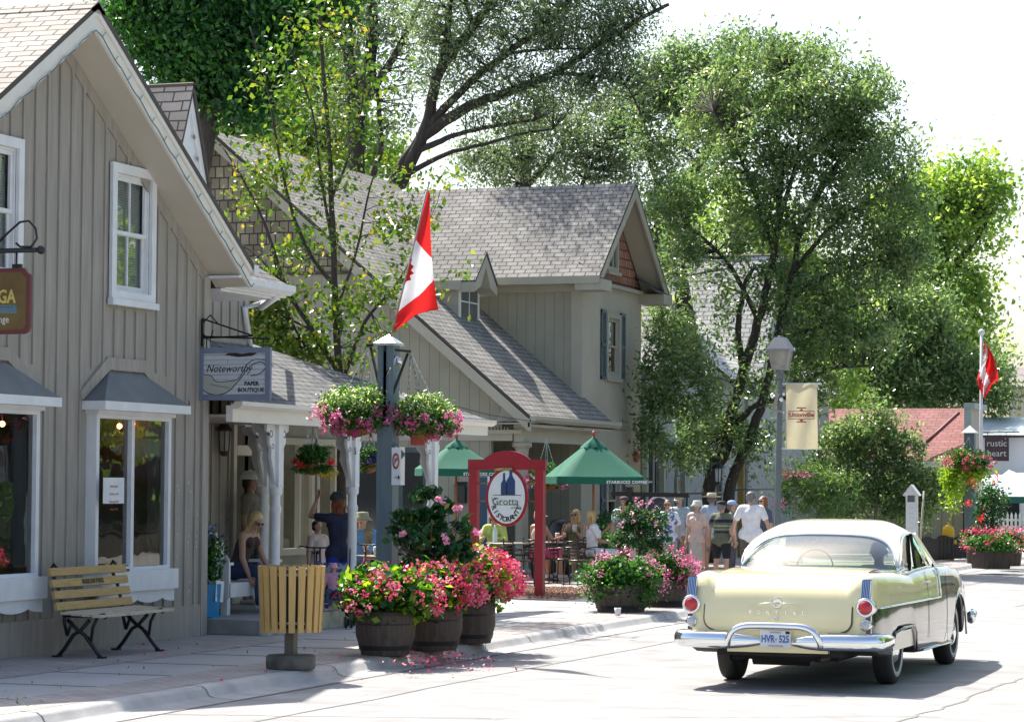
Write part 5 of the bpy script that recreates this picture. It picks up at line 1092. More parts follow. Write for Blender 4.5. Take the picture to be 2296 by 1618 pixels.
b=MB(); e=onY(92,560,YQ); s0=onY(0,563,YQ); b.tube([(WX,YQ,e.z),(e.x,YQ,e.z)],.025,8); b.ball((e.x,YQ,e.z),.045,10); cx=onY(40,535,YQ); b.tube([tuple(onY(x,y,YQ)) for x,y in((-10,550),(20,520),(45,498),(65,495),(80,512),(83,535),(70,553),(45,553),(36,545))],.012,6); q=onY(37,575,YQ); b.tube([(q.x,YQ,e.z),(q.x,YQ,z1)],.012,6); b.box((q.x-.05,YQ,z1-.0),(q.x+.05,YQ+.04,z1+.04)); b.tube([(x0+.2,YQ,e.z),(x0+.2,YQ,z1)],.012,6); b.build('bracket',M_black,SY)
# =============== red restaurant sign
M_rs=mat('crimson_sign_paint',(.27,.006,.02),.45,var=.08); RSY=41.2
RS=thing('restaurant_sign',(-.7,RSY,.12),'crimson arched frame with oval hanging sign reading Ristorante','sign')
xr=onY(1211,1200,RSY).x; xl=onY(1063,1200,RSY).x; zt_=onY(1216,1030,RSY).z
for x in(xl,xr):
    b=MB(); b.box((x-.07,RSY-.07,.12),(x+.07,RSY+.07,zt_-.15)); b.build('post',M_rs,RS,bevel=.008)
zc=onY(1135,1010,RSY).z
b=MB(); pr=[(xl-.1,zt_-.17),(xl-.1,zt_)]+[(xl+.18+(xr-xl-.36)*i/16,zt_+(zc-zt_)*math.sin(PI*i/16)**.7) for i in range(17)]+[(xr+.1,zt_),(xr+.1,zt_-.17)]
b.prism([(x,RSY-.05,z) for x,z in pr],(0,.1,0)); b.build('arched_header',M_rs,RS,bevel=.006)
oc=onY(1136,1114,RSY-.06); ow=(1186-1086)/2/ppm(oc); oh=(1181-1050)/2/ppm(oc)
b=MB(); E=[(math.cos(2*PI*i/48),math.sin(2*PI*i/48)) for i in range(48)]
OV=MB(); OV.prism([(oc.x+ow*c,oc.y,oc.z+oh*s) for c,s in E],(0,.05,0)); ovo=OV.build('oval_rim',M_rs,RS)
b.prism([(oc.x+ow*.87*c,oc.y-.006,oc.z+oh*.9*s) for c,s in E],(0,.006,0)); b.build('oval_panel',mat('pale_sign_panel',(.60,.66,.68),.6,var=.05),ovo)
b=MB()
def bottle(u,v,w,h):
    x=oc.x+u*ow; z=oc.z+v*oh; b.prism([(x-w,oc.y-.012,z),(x+w,oc.y-.012,z),(x+w,oc.y-.012,z+h*.5),(x+w*.35,oc.y-.012,z+h*.68),(x+w*.3,oc.y-.012,z+h),(x-w*.3,oc.y-.012,z+h),(x-w*.35,oc.y-.012,z+h*.68),(x-w,oc.y-.012,z+h*.5)],(0,.006,0),0)
bottle(-.12,.08,.055,.36); bottle(.2,.08,.075,.46); b.box((oc.x-.24,oc.y-.012,oc.z+.06*oh),(oc.x+.26,oc.y-.006,oc.z+.075*oh),1)
text_mb(b,'Grotta',.17,frame((oc.x-.02,oc.y-.01,oc.z-.16*oh),(1,0,0),(0,0,1)),2,.002); text_mb(b,'LA',.07,frame((oc.x-.22,oc.y-.01,oc.z+.0*oh-.03),(1,0,0),(0,0,1)),2,.002); text_mb(b,'at Kai',.05,frame((oc.x+.14,oc.y-.01,oc.z-.36*oh),(1,0,0),(0,0,1)),2,.002); b.box((oc.x-.24,oc.y-.01,oc.z-.27*oh),(oc.x+.22,oc.y-.006,oc.z-.255*oh),2)
s='RISTORANTE'
for i,ch in enumerate(s):
    a=R(-152+ (124)*(i/(len(s)-1))); px=oc.x+ow*.68*math.cos(a); pz=oc.z+oh*.76*math.sin(a); tx=Vector((-ow*.68*math.sin(a),0,oh*.76*math.cos(a))).normalized(); text_mb(b,ch,.115,frame((px,oc.y-.01,pz),tx,(-tx.z,0,tx.x)),1,.002,bold=.002)
b.build('lettering',[mat('bottle_blue',(.02,.05,.16),.3),M_black,mat('olive_grey_letter',(.10,.11,.07),.6)],ovo)
b=MB()
for z in(1083,1123):
    zz=onY(1100,z,RSY).z; b.bar((xl,RSY,zz),(oc.x-ow*.9,RSY,zz),.02,.02); b.bar((oc.x+ow*.9,RSY,zz),(xr,RSY,zz),.02,.02)
b.tube([(oc.x,RSY,zt_-.1),(oc.x,RSY,oc.z+oh)],.012,6); b.tube([(oc.x-.22,RSY-.05,oc.z+oh*.93),(oc.x+.1,RSY-.05,oc.z+oh*.97)],.035,8); b.build('hanger',mat('brass_rod',(.3,.2,.08),.3,metal=.8),RS)
# =============== umbrellas
M_umb=transfab('green_canvas',(.006,.135,.08),.15)
def umbrella(X,px,lab,pxl,pxr,ytop,yedge,yv,txt):
    q=onX(px,1200,X); Y=q.y; kk=1/ppm(q); T=thing('cafe_umbrella',(X,Y,.12),lab,'umbrella','green cafe umbrellas')
    z_t=onY(px,ytop,Y).z-.12; z_e=onY(px,yedge,Y).z-.12; hv=(yv-yedge)*kk; w_=(pxr-pxl)/2*kk*.80
    b=MB(); rot=Matrix.Rotation(R(28),4,'Z'); N=8; rows=[]
    cs=[rot@Vector((sx*w_,sy*w_,0)) for sx,sy in((-1,-1),(1,-1),(1,1),(-1,1))]
    nr=9; P=[]
    for i in range(nr+1):
        t=i/nr; row=[]
        for k in range(4):
            a=cs[k];c_=cs[(k+1)%4]
            for j in range(6):
                s=j/6; p=a.lerp(c_,s)*t; sag=.05*math.sin(PI*s)*t; z=z_t-(z_t-z_e)*t-sag*.5*math.sin(PI*t*.9)
                row.append((p.x,p.y,z))
        P.append(row)
    b.grid(P,cx=True); V2=[[(p[0],p[1],p[2]) for p in P[-1]],[(p[0]*1.005,p[1]*1.005,p[2]-hv) for p in P[-1]]]; b.grid(V2,cx=True)
    # vent cap
    Q=[]
    for i in range(4):
        t=i/3*.26; row=[]
        for k in range(4):
            a=cs[k];c_=cs[(k+1)%4]
            for j in range(6): p=a.lerp(c_,j/6)*t*1.05; row.append((p.x,p.y,z_t+.035-(z_t-z_e)*t-(.015+.05*abs(math.sin(j*1.05)) if i==3 else 0)))
        Q.append(row)
    b.grid(Q,cx=True); cp=b.build('canopy',M_umb,T,False)
    b=MB(); b.tube([(0,0,0),(.0,0,z_t+.06)],.024,8); b.lathe([(.03,z_t+.05),(.04,z_t+.1),(.015,z_t+.14)],(0,0,0),10); 
    b.build('pole',mat('red_cedar_pole',(.30,.10,.03),.5),T,False)
    b=MB()
    for k in range(4): b.bar((0,0,z_e+.0-.05),cs[k]*.55+Vector((0,0,z_t-(z_t-z_e)*.55-.03)),.02,.02); b.bar((0,0,z_t-.04),cs[k]*.97+Vector((0,0,z_e+.0)),.018,.018)
    b.build('rib',MATS['red_cedar_pole'],T,False)
    b=MB(); b.lathe([(.26,0),(.26,.05),(.06,.08),(.05,.2),(.03,.2)],(0,0,0),18); b.build('base',M_black,T,False)
    b=MB(); A_0=cs[0];A_1=cs[1]; d=(A_1-A_0).normalized(); nrm=Vector((d.y,-d.x,0)); mpt=A_0.lerp(A_1,.80)+nrm*.02+Vector((0,0,z_e-hv*.55-.03)); text_mb(b,txt,hv*.55,frame(mpt,d,(0,0,1)),0,.002,bold=.003,space=1.15)
    b.build('lettering',M_white,cp,False)
    return T
umbrella(-1.55,1330,'green square cafe umbrella right of the red sign',1217,1455,982,1068,1084,'STARBUCKS COFFEE')
umbrella(-3.5,1022,'green square cafe umbrella partly hidden behind the red sign',918,1128,988,1050,1066,'STARBUCKS COFFEE')
# =============== vintage two-tone car
CAR=thing('vintage_car',(7.82,26.45,0),'cream and black fifties hardtop car driving away from the viewer','car')
M_cr=mat('cream_car_paint',(.82,.72,.41),.25,var=.03,scale=2,coat=1)
M_crr=mat('sunlit_cream_roof',(.80,.77,.55),.22,var=.02,scale=2,coat=1)  # body cream, with the sun's glare on the roof lightened into the colour
M_bk=mat('black_car_paint',(.012,.010,.010),.12,var=.1,coat=1)
M_chr=mat('car_chrome',(.82,.84,.86),.06,metal=1,var=.02)
M_mint=mat('mint_interior',(.15,.50,.42),.5)
M_und=mat('underbody_black',(.015,.014,.013),.8)
M_cg=glassmat('car_glass',(.70,.78,.76),.16,.02)
M_rubber=mat('tyre_rubber',(.025,.024,.023),.75,bump=.3,bscale=60)
def interp(tab,y):
    if y<=tab[0][0]: return tab[0][1:]
    for a,b_ in zip(tab,tab[1:]):
        if y<=b_[0]:
            t=(y-a[0])/(b_[0]-a[0]); t=t*t*(3-2*t)*.5+t*.5; return tuple(p+(q-p)*t for p,q in zip(a[1:],b_[1:]))
    return tab[-1][1:]
#        y     W    zfender zdeck zbottom
TAB=[(-1.36,.80,.74,.72,.50),(-1.345,.86,.84,.80,.45),(-1.31,.90,.98,.89,.42),(-1.26,.915,1.07,.96,.40),(-1.18,.93,1.12,1.01,.38),(-1.0,.94,1.14,1.06,.34),(-.6,.955,1.135,1.10,.31),(0,.965,1.12,1.13,.30),(.35,.97,1.10,1.135,.29),(.6,.975,1.085,1.13,.28),(1.0,.98,1.11,1.12,.27),(1.6,.985,1.125,1.12,.27),(2.1,.985,1.125,1.13,.27),(2.8,.975,1.11,1.12,.28),(3.4,.96,1.07,1.07,.30),(3.8,.92,1.0,.98,.34),(4.0,.86,.93,.90,.38),(4.08,.75,.82,.8,.42)]
ys=sorted(set([t[0] for t in TAB]+list(np.round(np.arange(-.9,4.0,.1),3))+[.30,.34,1.88,1.92,2.0,-.52,-.48,.58,.62]))
def arch(y):
    r=0
    if -.56<y<.64:
        u=(y-.04)/.6; r=.56*(max(0,1-abs(u)**5))**.5
    if 2.78<y<3.62:
        u=(y-3.2)/.42; r=max(r,.79*math.sqrt(max(0,1-u*u))**.7)
    return r
rows=[]; 
for y in ys:
    W,zf,zd,zb=interp(TAB,y); a=max(arch(y),zb); tub=.34<=y<=2.0
    zt=min(.80,zf-.06)
    h=[(0,zb),(W-.32,zb),(W-.31,a),(W-.03,a),(W-.012,a+.02),(W,max(a+.05,.42)),(W+.004,max(a+.07,.6)),(W,max(zt,a+.09)),(W-.004,max(zt+.02,a+.1)),(W-.02,max(zf-.12,zt+.03)),(W-.05,zf-.04),(W-.09,zf-.01),(W-.14,zf),(W-.19,zf-.015+(0 if zd<zf else .01))]
    if tub: h+=[(W-.2,zf-.02),(W-.22,.72),(.3,.70),(0,.70)]
    else: h+=[(W-.25,(zf*.35+zd*.65)),(W-.33,zd-.004),(.33,zd+.012),(0,zd+.018)]
    full=[(x,y,z) for x,z in h]+[(-x,y,z) for x,z in h[::-1]][1:-1]
    rows.append(full)
b=MB(); b.grid(rows,cx=True); n=len(rows[0]); b.face(rows[0],0); b.face(rows[-1][::-1],1)
i=0
for k,f in enumerate(b.f):
    c=sum((Vector(b.v[j]) for j in f),Vector())/len(f); ax=abs(c.x)
    W,zf,zd,zb=interp(TAB,c.y); m=0
    if c.y>1.9 and ax>W-.2: m=1
    elif c.y>1.9: m=0
    if ax>W-.06 and c.z<.80 and c.y>-1.0: m=1
    if ax>W-.1 and c.z<.78 and -1.3<c.y<=-1.0: m=1
    if c.z<zb+.02 or (ax<W-.035 and c.z<.55 and c.y>-1.25): m=2
    if .34<c.y<2.0 and ax<W-.21: m=3
    b.mi[k]=m
body=b.build('body',[M_cr,M_bk,M_und,M_mint],CAR,False)
# trunk lid with seam
prof=[(-.02,1.15),(-.4,1.142),(-.8,1.112),(-1.05,1.078),(-1.2,1.025),(-1.29,.95),(-1.345,.85),(-1.378,.74),(-1.385,.64),(-1.378,.585)]
prof=crom(prof,5)
def lid(off,hw,rr,z0,mi,name,m_):
    rows=[]
    nn=len(prof)
    for i,(y,z) in enumerate(prof):
        a=prof[max(i-1,0)];c=prof[min(i+1,nn-1)]; t=Vector((0,c[0]-a[0],c[1]-a[1])).normalized(); nrm=Vector((0,t.z,-t.y)); 
        if nrm.z<0 and i<nn//2: nrm=-nrm
        if nrm.y>0: nrm=-nrm if i>=nn//2 else nrm
        w_=hw
        if z<z0+rr and i>nn//2: w_=hw-rr+math.sqrt(max(0,rr*rr-(z0+rr-z)**2))
        row=[]
        for j in range(25):
            s=-1+2*j/24; x=s*w_; p=Vector((x,y,z))+nrm*(off)-Vector((0,0,.008*abs(s)**3)) +Vector((0,.008*abs(x/.75)**3 if y<-1 else 0,0)); row.append(p)
        rows.append(row)
    q=MB(); q.grid(rows); return q.build(name,m_,CAR,False)
lid(.002,.742,.115,.578,0,'lid_seam',mat('lid_seam_dark',(.10,.09,.06),.7)); LID=lid(.011,.728,.105,.594,0,'boot_lid',M_cr)
# fender to fin chrome, taillights
def disc(mb,c,prof_,n=24,mi=0,ax=Matrix.Rotation(PI/2,4,'X')): mb.lathe(prof_,c,n,mi,M=ax)
for sx in(-1,1):
    x=.865*sx
    b=MB(); disc(b,(x,-1.36,.82),[(.001,-.14),(.085,-.14),(.095,-.0),(.092,.03),(.078,.04),(.066,.03)]); o=b.build('tail_light_bezel',M_chr,CAR,False)
    b=MB(); disc(b,(x,-1.36,.82),[(.066,.025),(.062,.045),(.04,.062),(.001,.068)]); b.build('tail_light_lens',mat('ruby_lens',(.5,.01,.015),.12,var=.2,scale=20,coat=.6),o,False)
    b=MB(); disc(b,(x,-1.35,.65),[(.001,-.08),(.055,-.08),(.058,.02),(.045,.035)]); o=b.build('reversing_light_bezel',M_chr,CAR,False)
    b=MB(); disc(b,(x,-1.35,.65),[(.045,.03),(.035,.045),(.001,.05)]); b.build('reversing_light_lens',mat('clear_lens',(.5,.5,.48),.15,var=.2,scale=20),o,False)
    b=MB(); b.box((x-.045,-1.345,.57),(x+.045,-1.28,.75)); b.build('light_pod',M_bk,CAR,False)
    b=MB()
    for k in range(6): b.bar((x-.04+k*.016,-1.375+.0,.91),(x-.04+k*.016,-1.315,1.08),.006,.02)
    b.box((x-.05,-1.35,.905),(x+.05,-1.31,.915)); b.build('fin_grille',M_chr,CAR,False)
    b=MB(); b.prism([(x-.047,-1.37,.90),(x+.047,-1.37,.90),(x+.04,-1.30,1.09),(x-.04,-1.30,1.09)],(0,.04,0)); b.build('fin_panel',mat('blue_reflection',(.05,.12,.3),.2,coat=1),CAR,False)  # blue reflection in the chrome louvre, painted in as colour
    # side trim
    b=MB(); xs=.972*sx; pts=[(interp(TAB,y)[0]*sx+.006*sx,y,.805) for y in(-1.05,-.6,-.2,.3,.8,1.3,1.9)]; b.tube(pts,.011,6); pts=[(interp(TAB,1.9)[0]*sx+.006*sx,1.9,.80),(.985*sx,1.9,.9),(.975*sx,1.9,1.0),(.955*sx,1.9,1.08),(.93*sx,1.9,1.12)]; b.tube(pts,.012,6); b.build('side_trim',M_chr,CAR,False)
    b=MB(); b.tube([((interp(TAB,y)[0]-.10)*sx,y,interp(TAB,y)[1]+.004) for y in(.36,.5,.7,1.0,1.3,1.6,1.88)],.012,6); b.build('belt_trim',M_chr,CAR,False)
    b=MB(); 
    for yy in(1.25,): b.tube([(.988*sx,yy,.40),(.990*sx,yy,.6),(.987*sx,yy,.79)],.0018,4); b.tube([(.985*sx,yy,.83),(.965*sx,yy,1.0),(.93*sx,yy,1.1)],.0018,4)
    b.tube([(.989*sx,2.32,.3),(.989*sx,2.32,.6),(.985*sx,2.32,.85),(.96*sx,2.32,1.06)],.0018,4); b.tube([(.975*sx,1.0,.285),(.975*sx,2.6,.285)],.012,6,1); b.build('door_seam',[M_und,M_chr],CAR,False)
    b=MB(); b.tube([(.975*sx,1.12,.985),(.99*sx,1.15,.99),(.99*sx,1.27,.99),(.975*sx,1.29,.985)],.011,6); b.build('door_handle',M_chr,CAR,False)
    # rear wheel skirt and arch lip
    b=MB(); b.prism([(.945*sx,-.5,.36),(.945*sx,.58,.36),(.945*sx,.62,.46),(.945*sx,.58,.535),(.945*sx,-.48,.535)],(.012*sx,0,0)); b.build('wheel_spat',mat('satin_spat',(.5,.5,.46),.2,metal=.8),CAR,False) if 1 else 0
    b=MB(); b.tube([(.966*sx,-.54,.42),(.966*sx,-.45,.53),(.967*sx,0,.565),(.968*sx,.5,.565),(.97*sx,.62,.50),(.97*sx,.64,.30)],.016,6); b.build('arch_lip',M_bk,CAR,False)
    b=MB(); b.tube([(.965*sx,3.2+.43*math.cos(a),.36+.44*math.sin(a)) for a in np.linspace(-.1,PI+.15,16)],.014,6); b.build('arch_lip',M_chr,CAR,False)
    b=MB(); b.tube([(.72*sx,3.96,.78),(.72*sx,4.08,.78)],[.12,.1],14); b.build('headlight',M_chr,CAR,False)
    for y,nm in((0,'rear'),(3.2,'front')):
        xo=.80*sx; Mx=Matrix.Rotation(PI/2*sx,4,'Y')
        b=MB(); b.lathe([(.20,-.09),(.30,-.1),(.345,-.085),(.362,-.05),(.362,.05),(.345,.085),(.30,.1),(.21,.095),(.20,.06)],(xo,y,.36),36,0,M=Mx,cap=False); o=b.build('wheel',M_rubber,CAR,False)
        b=MB(); b.lathe([(.22,.07),(.24,.098),(.285,.104),(.288,.1)],(xo,y,.36),36,0,M=Mx,cap=False); b.build('whitewall',mat('white_wall_band',(.5,.49,.46),.6),o,False)
        b=MB(); b.lathe([(.225,.085),(.2,.06),(.15,.07),(.12,.1),(.06,.115),(.001,.118)],(xo,y,.36),30,0,M=Mx,cap=False); b.lathe([(.22,-.08),(.001,-.08)],(xo,y,.36),24,1,M=Mx,cap=False); b.build('hubcap',[M_chr,M_und],o,False)
# bumper
def bump(path,name='bumper'):
    b=MB(); P=crom(path,6); n=len(P); rad=[.052*min(1,.35+3*min(i,n-1-i)/n) if 1 else 0 for i in range(n)]; b.tube(P,rad,18,flat=1.55,up=(0,0,1)); return b.build(name,M_chr,CAR,False)
for sx in(-1,1): bump([(.15*sx,-1.42,.475),(.30*sx,-1.47,.48),(.6*sx,-1.475,.485),(.85*sx,-1.45,.487),(.98*sx,-1.38,.487),(1.01*sx,-1.2,.482),(1.0*sx,-.8,.475),(.98*sx,-.58,.47)])
b=MB(); b.tube(crom([(-.46,-1.5,.44),(-.45,-1.53,.5),(-.40,-1.54,.58),(-.3,-1.54,.625),(-.15,-1.54,.635),(.15,-1.54,.635),(.3,-1.54,.625),(.40,-1.54,.58),(.45,-1.53,.5),(.46,-1.5,.44)],4),.033,12); b.build('bumper_guard',M_chr,CAR,False)
b=MB(); b.tube(crom([(-.98,4.0,.5),(-.9,4.15,.5),(-.4,4.22,.5),(.4,4.22,.5),(.9,4.15,.5),(.97,4.02,.5),(.99,3.8,.5)],4),.055,12,flat=1.4); b.build('front_bumper',M_chr,CAR,False)
b=MB(); b.box((-.5,-1.38,.37),(.5,-1.3,.60)); b.build('rear_valance',M_cr,CAR,False,bevel=.02)
b=MB(); b.box((-.5,-.9,.27),(.5,3.5,.40)); b.box((-.62,-1.3,.33),(.62,-.9,.40)); b.lathe([(.001,-.3),(.09,-.28),(.09,.28),(.001,.3)],(-.1,-.8,.30),14,M=Matrix.Rotation(PI/2,4,'Y')); b.tube([(-.8,0,.36),(.8,0,.36)],.06,8); b.ball((0,0,.36),.15,12); b.build('chassis',M_und,CAR,False)
for x in(-.45,.40):
    b=MB(); b.tube([(x,-.6,.30),(x,-1.36,.31)],.028,12,cap=False); b.tube([(x,-.6,.30),(x,-1.34,.31)],.022,12,1); b.build('tailpipe',[mat('grimy_steel',(.25,.23,.21),.4,metal=.9),M_und],CAR,False)
# licence plate
b=MB(); b.box((-.152,-1.45,.425),(.152,-1.444,.585)); PL=b.build('licence_plate',mat('plate_white',(.62,.65,.70),.4),CAR,False,bevel=.002)
b=MB(); text_mb(b,'HVR',.095,frame((-.075,-1.452,.503),(1,0,0),(0,0,1)),0,.001,sx=.72,bold=.003); text_mb(b,'525',.095,frame((.085,-1.452,.503),(1,0,0),(0,0,1)),0,.001,sx=.72,bold=.003); text_mb(b,'ONTARIO',.026,frame((0,-1.452,.568),(1,0,0),(0,0,1)),0,.001); text_mb(b,'YOURS TO DISCOVER',.015,frame((0,-1.452,.438),(1,0,0),(0,0,1)),0,.001); text_mb(b,'*',.05,frame((.004,-1.452,.492),(1,0,0),(0,0,1)),0,.001); b.build('lettering',mat('plate_blue',(.05,.12,.42),.5),PL,False)
b=MB(); b.box((.10,-1.455,.555),(.14,-1.45,.58)); b.build('plate_sticker',M_und,PL,False)
# boot emblem and letters
ye=lambda z: interp([(p[1],p[0]) for p in prof[::-1]],z)[0]-.022
b=MB(); z=.845; y=ye(z); b.lathe([(.042,-.006),(.055,-.006),(.055,.008),(.042,.008)],(0,y-.01,z+.005),24,M=Matrix.Rotation(PI/2,4,'X'),cap=False)
for sx in(-1,1): b.tube([(0,y-.02,z+.0),(.1*sx,y-.018,z+.002),(.27*sx,y+.0,z-.022)],[.018,.011,.002],8,flat=.6)
b.build('emblem',M_chr,LID,False)
b=MB(); z=.755
for i,ch in enumerate('PONTIAC'): x=(i-3)*.088; text_mb(b,ch,.05,frame((x,ye(z)-.006,z),(1,0,0),(0,0,1)),0,.004,sx=.8,bold=.001)
b.build('lettering',M_chr,LID,False)
b=MB(); disc(b,(0,ye(.70)-.004,.70),[(.001,0),(.016,0),(.016,.008),(.001,.01)],14); b.build('boot_lock',M_chr,LID,False)
# greenhouse
def curve(P,n): 
    Q=crom(P,12); L=[0]
    for a,c in zip(Q,Q[1:]): L.append(L[-1]+math.dist(a,c))
    out=[]
    for i in range(n+1):
        t=L[-1]*i/n; k=0
        while k<len(L)-2 and L[k+1]<t: k+=1
        f=(t-L[k])/max(1e-9,L[k+1]-L[k]); out.append(Vector(Q[k]).lerp(Vector(Q[k+1]),f))
    return out
mir=lambda P:[(-x,y,z) for x,y,z in P[::-1]]+P[1:]
NR=40
Rtop=[(0,.66,1.475),(.28,.665,1.47),(.50,.68,1.45),(.65,.66,1.39),(.745,.57,1.29),(.80,.46,1.19),(.815,.42,1.115)]
Rbot=[(0,-.04,1.13),(.35,-.01,1.13),(.6,.08,1.128),(.74,.2,1.12),(.80,.32,1.115),(.815,.40,1.11)]
R1=curve(mir(Rtop),NR); R0=curve(mir(Rbot),NR)
b=MB(); rows=[]
for i in range(9):
    t=i/8; rows.append([R0[j].lerp(R1[j],t)+Vector((0,-.03,.05))*math.sin(PI*t)*(1-abs(j/NR*2-1)**3) for j in range(NR+1)])
b.grid(rows); b.build('rear_window',M_cg,CAR,False)
b=MB(); b.tube([p+Vector((0,-.008,.004)) for p in R1],.012,6); b.tube([p+Vector((0,-.01,.004)) for p in R0],.014,6); b.build('rear_window_trim',M_chr,CAR,False)
Fr=[(0,2.02,1.555),(.35,2.0,1.54),(.6,1.93,1.50),(.70,1.86,1.47)]
F1=curve(mir(Fr),NR)
RailR=[(.815,.42,1.115),(.83,.52,1.23),(.80,.68,1.35),(.765,.88,1.43),(.735,1.2,1.475),(.715,1.55,1.485),(.70,1.86,1.47)]
NV=20; RR=curve(RailR,NV); RL=[Vector((-p.x,p.y,p.z)) for p in RR]
# centre line for crown
rows=[]
for i in range(NV+1):
    v=i/NV; row=[]
    for j in range(NR+1):
        u=j/NR
        A=R1[j].lerp(F1[j],v); B_=RL[i].lerp(RR[i],u); C_=(R1[0].lerp(R1[-1],u)).lerp(F1[0].lerp(F1[-1],u),v)
        p=A+(B_-C_)*abs(2*u-1)**3; s=2*u-1; p=p+Vector((0,0,.115))*math.sin(PI*min(1,v*1.0))**.75*(1-abs(s)**4); row.append(p)
    rows.append(row)
b=MB(); b.grid(rows); rf=b.build('roof',M_crr,CAR,False); sm=rf.modifiers.new('s','SOLIDIFY'); sm.thickness=.03; sm.offset=-1
for q,d in((RR,.01),(RL,-.01)): b=MB(); b.tube([p+Vector((d,0,0)) for p in q],.012,6); b.build('roof_rail_trim',M_chr,CAR,False)
for sx in(1,-1):
    b=MB(); A=[(.80*sx,.5,1.09),(.775*sx,.66,1.33),(.75*sx,.9,1.42),(.725*sx,1.25,1.46),(.71*sx,1.6,1.47),(.76*sx,1.5,1.09)]; b.face(A); b.face([(.71*sx,1.62,1.46),(.69*sx,1.84,1.45),(.80*sx,2.1,1.12),(.77*sx,1.54,1.1)]); b.build('side_window',M_cg,CAR,False)
    b=MB(); b.bar((.725*sx,1.6,1.475),(.79*sx,1.52,1.11),.02,.035); b.build('vent_pillar',M_und,CAR,False)
    b=MB(); b.bar((.70*sx,1.87,1.47),(.86*sx,2.22,1.12),.05,.04); b.bar((.71*sx,1.80,1.47),(.845*sx,2.1,1.12),.02,.02,1); b.build('windscreen_pillar',[M_chr,M_chr],CAR,False)
    b=MB(); b.bar((1.0*sx,1.95,1.13),(1.06*sx,1.95,1.17),.02,.02); b.ball((1.08*sx,1.95,1.2),(.045,.03,.045),10); b.build('door_mirror',M_chr,CAR,False) if sx<0 else None
b=MB(); W0=curve(mir([(0,2.45,1.13),(.4,2.42,1.13),(.7,2.32,1.12),(.86,2.18,1.12)]),NR); b.grid([W0,F1]); b.build('windscreen',M_cg,CAR,False)
b=MB(); b.box((-.74,1.95,.9),(.74,2.35,1.12)); b.build('dashboard',M_mint,CAR,False,bevel=.03)
b=MB(); b.box((-.72,1.15,.6),(.72,1.32,1.12)); b.box((-.70,.35,.6),(.70,.5,1.08)); b.build('seat',mat('mint_white_seat',(.35,.50,.45),.6),CAR,False,bevel=.05)
b=MB(); b.box((-.76,-.02,1.06),(.76,.42,1.085)); b.build('parcel_shelf',mat('grey_shelf',(.25,.27,.27),.7),CAR,False)
b=MB(); rg=[(-.36+.2*math.cos(a),1.78+.04*math.sin(a),1.10+.19*math.sin(a)) for a in np.linspace(0,2*PI,25)]; b.tube(rg,.008,6,cap=False); b.bar((-.56,1.78,1.1),(-.16,1.78,1.1),.012,.012); b.build('steering_wheel',mat('pale_wheel',(.12,.14,.13),.4),CAR,False)
M_bark=mat('dark_bark',(.055,.045,.038),.9,var=.35,scale=5,stretch=(4,4,.8),bump=.8,bscale=14)
M_bark2=mat('grey_bark',(.12,.105,.09),.9,var=.3,scale=5,stretch=(4,4,.8),bump=.6,bscale=16)
LF_ash=leafmat('ash_leaf',[(0,(.04,.085,.04)),(.45,(.115,.185,.075)),(.85,(.25,.32,.15)),(1,(.44,.44,.28))],.45,.24,(1.15,1.25,.75))
LF_willow=leafmat('willow_leaf',[(0,(.055,.09,.06)),(.5,(.13,.18,.105)),(.9,(.26,.31,.19)),(1,(.42,.4,.28))],.45,.24,(1.15,1.25,.75))
LF_map=leafmat('dark_maple_leaf',[(0,(.012,.05,.018)),(.5,(.025,.10,.03)),(.8,(.06,.19,.04)),(1,(.16,.32,.05))],.45,.35)
LF_sap=leafmat('yellowing_leaf',[(0,(.03,.09,.015)),(.5,(.08,.15,.02)),(.88,(.2,.23,.03)),(1,(.34,.2,.04))],.42,.4)
LF_bright=leafmat('bright_green_leaf',[(0,(.08,.16,.04)),(.5,(.2,.31,.08)),(1,(.42,.48,.16))],.5,.35)
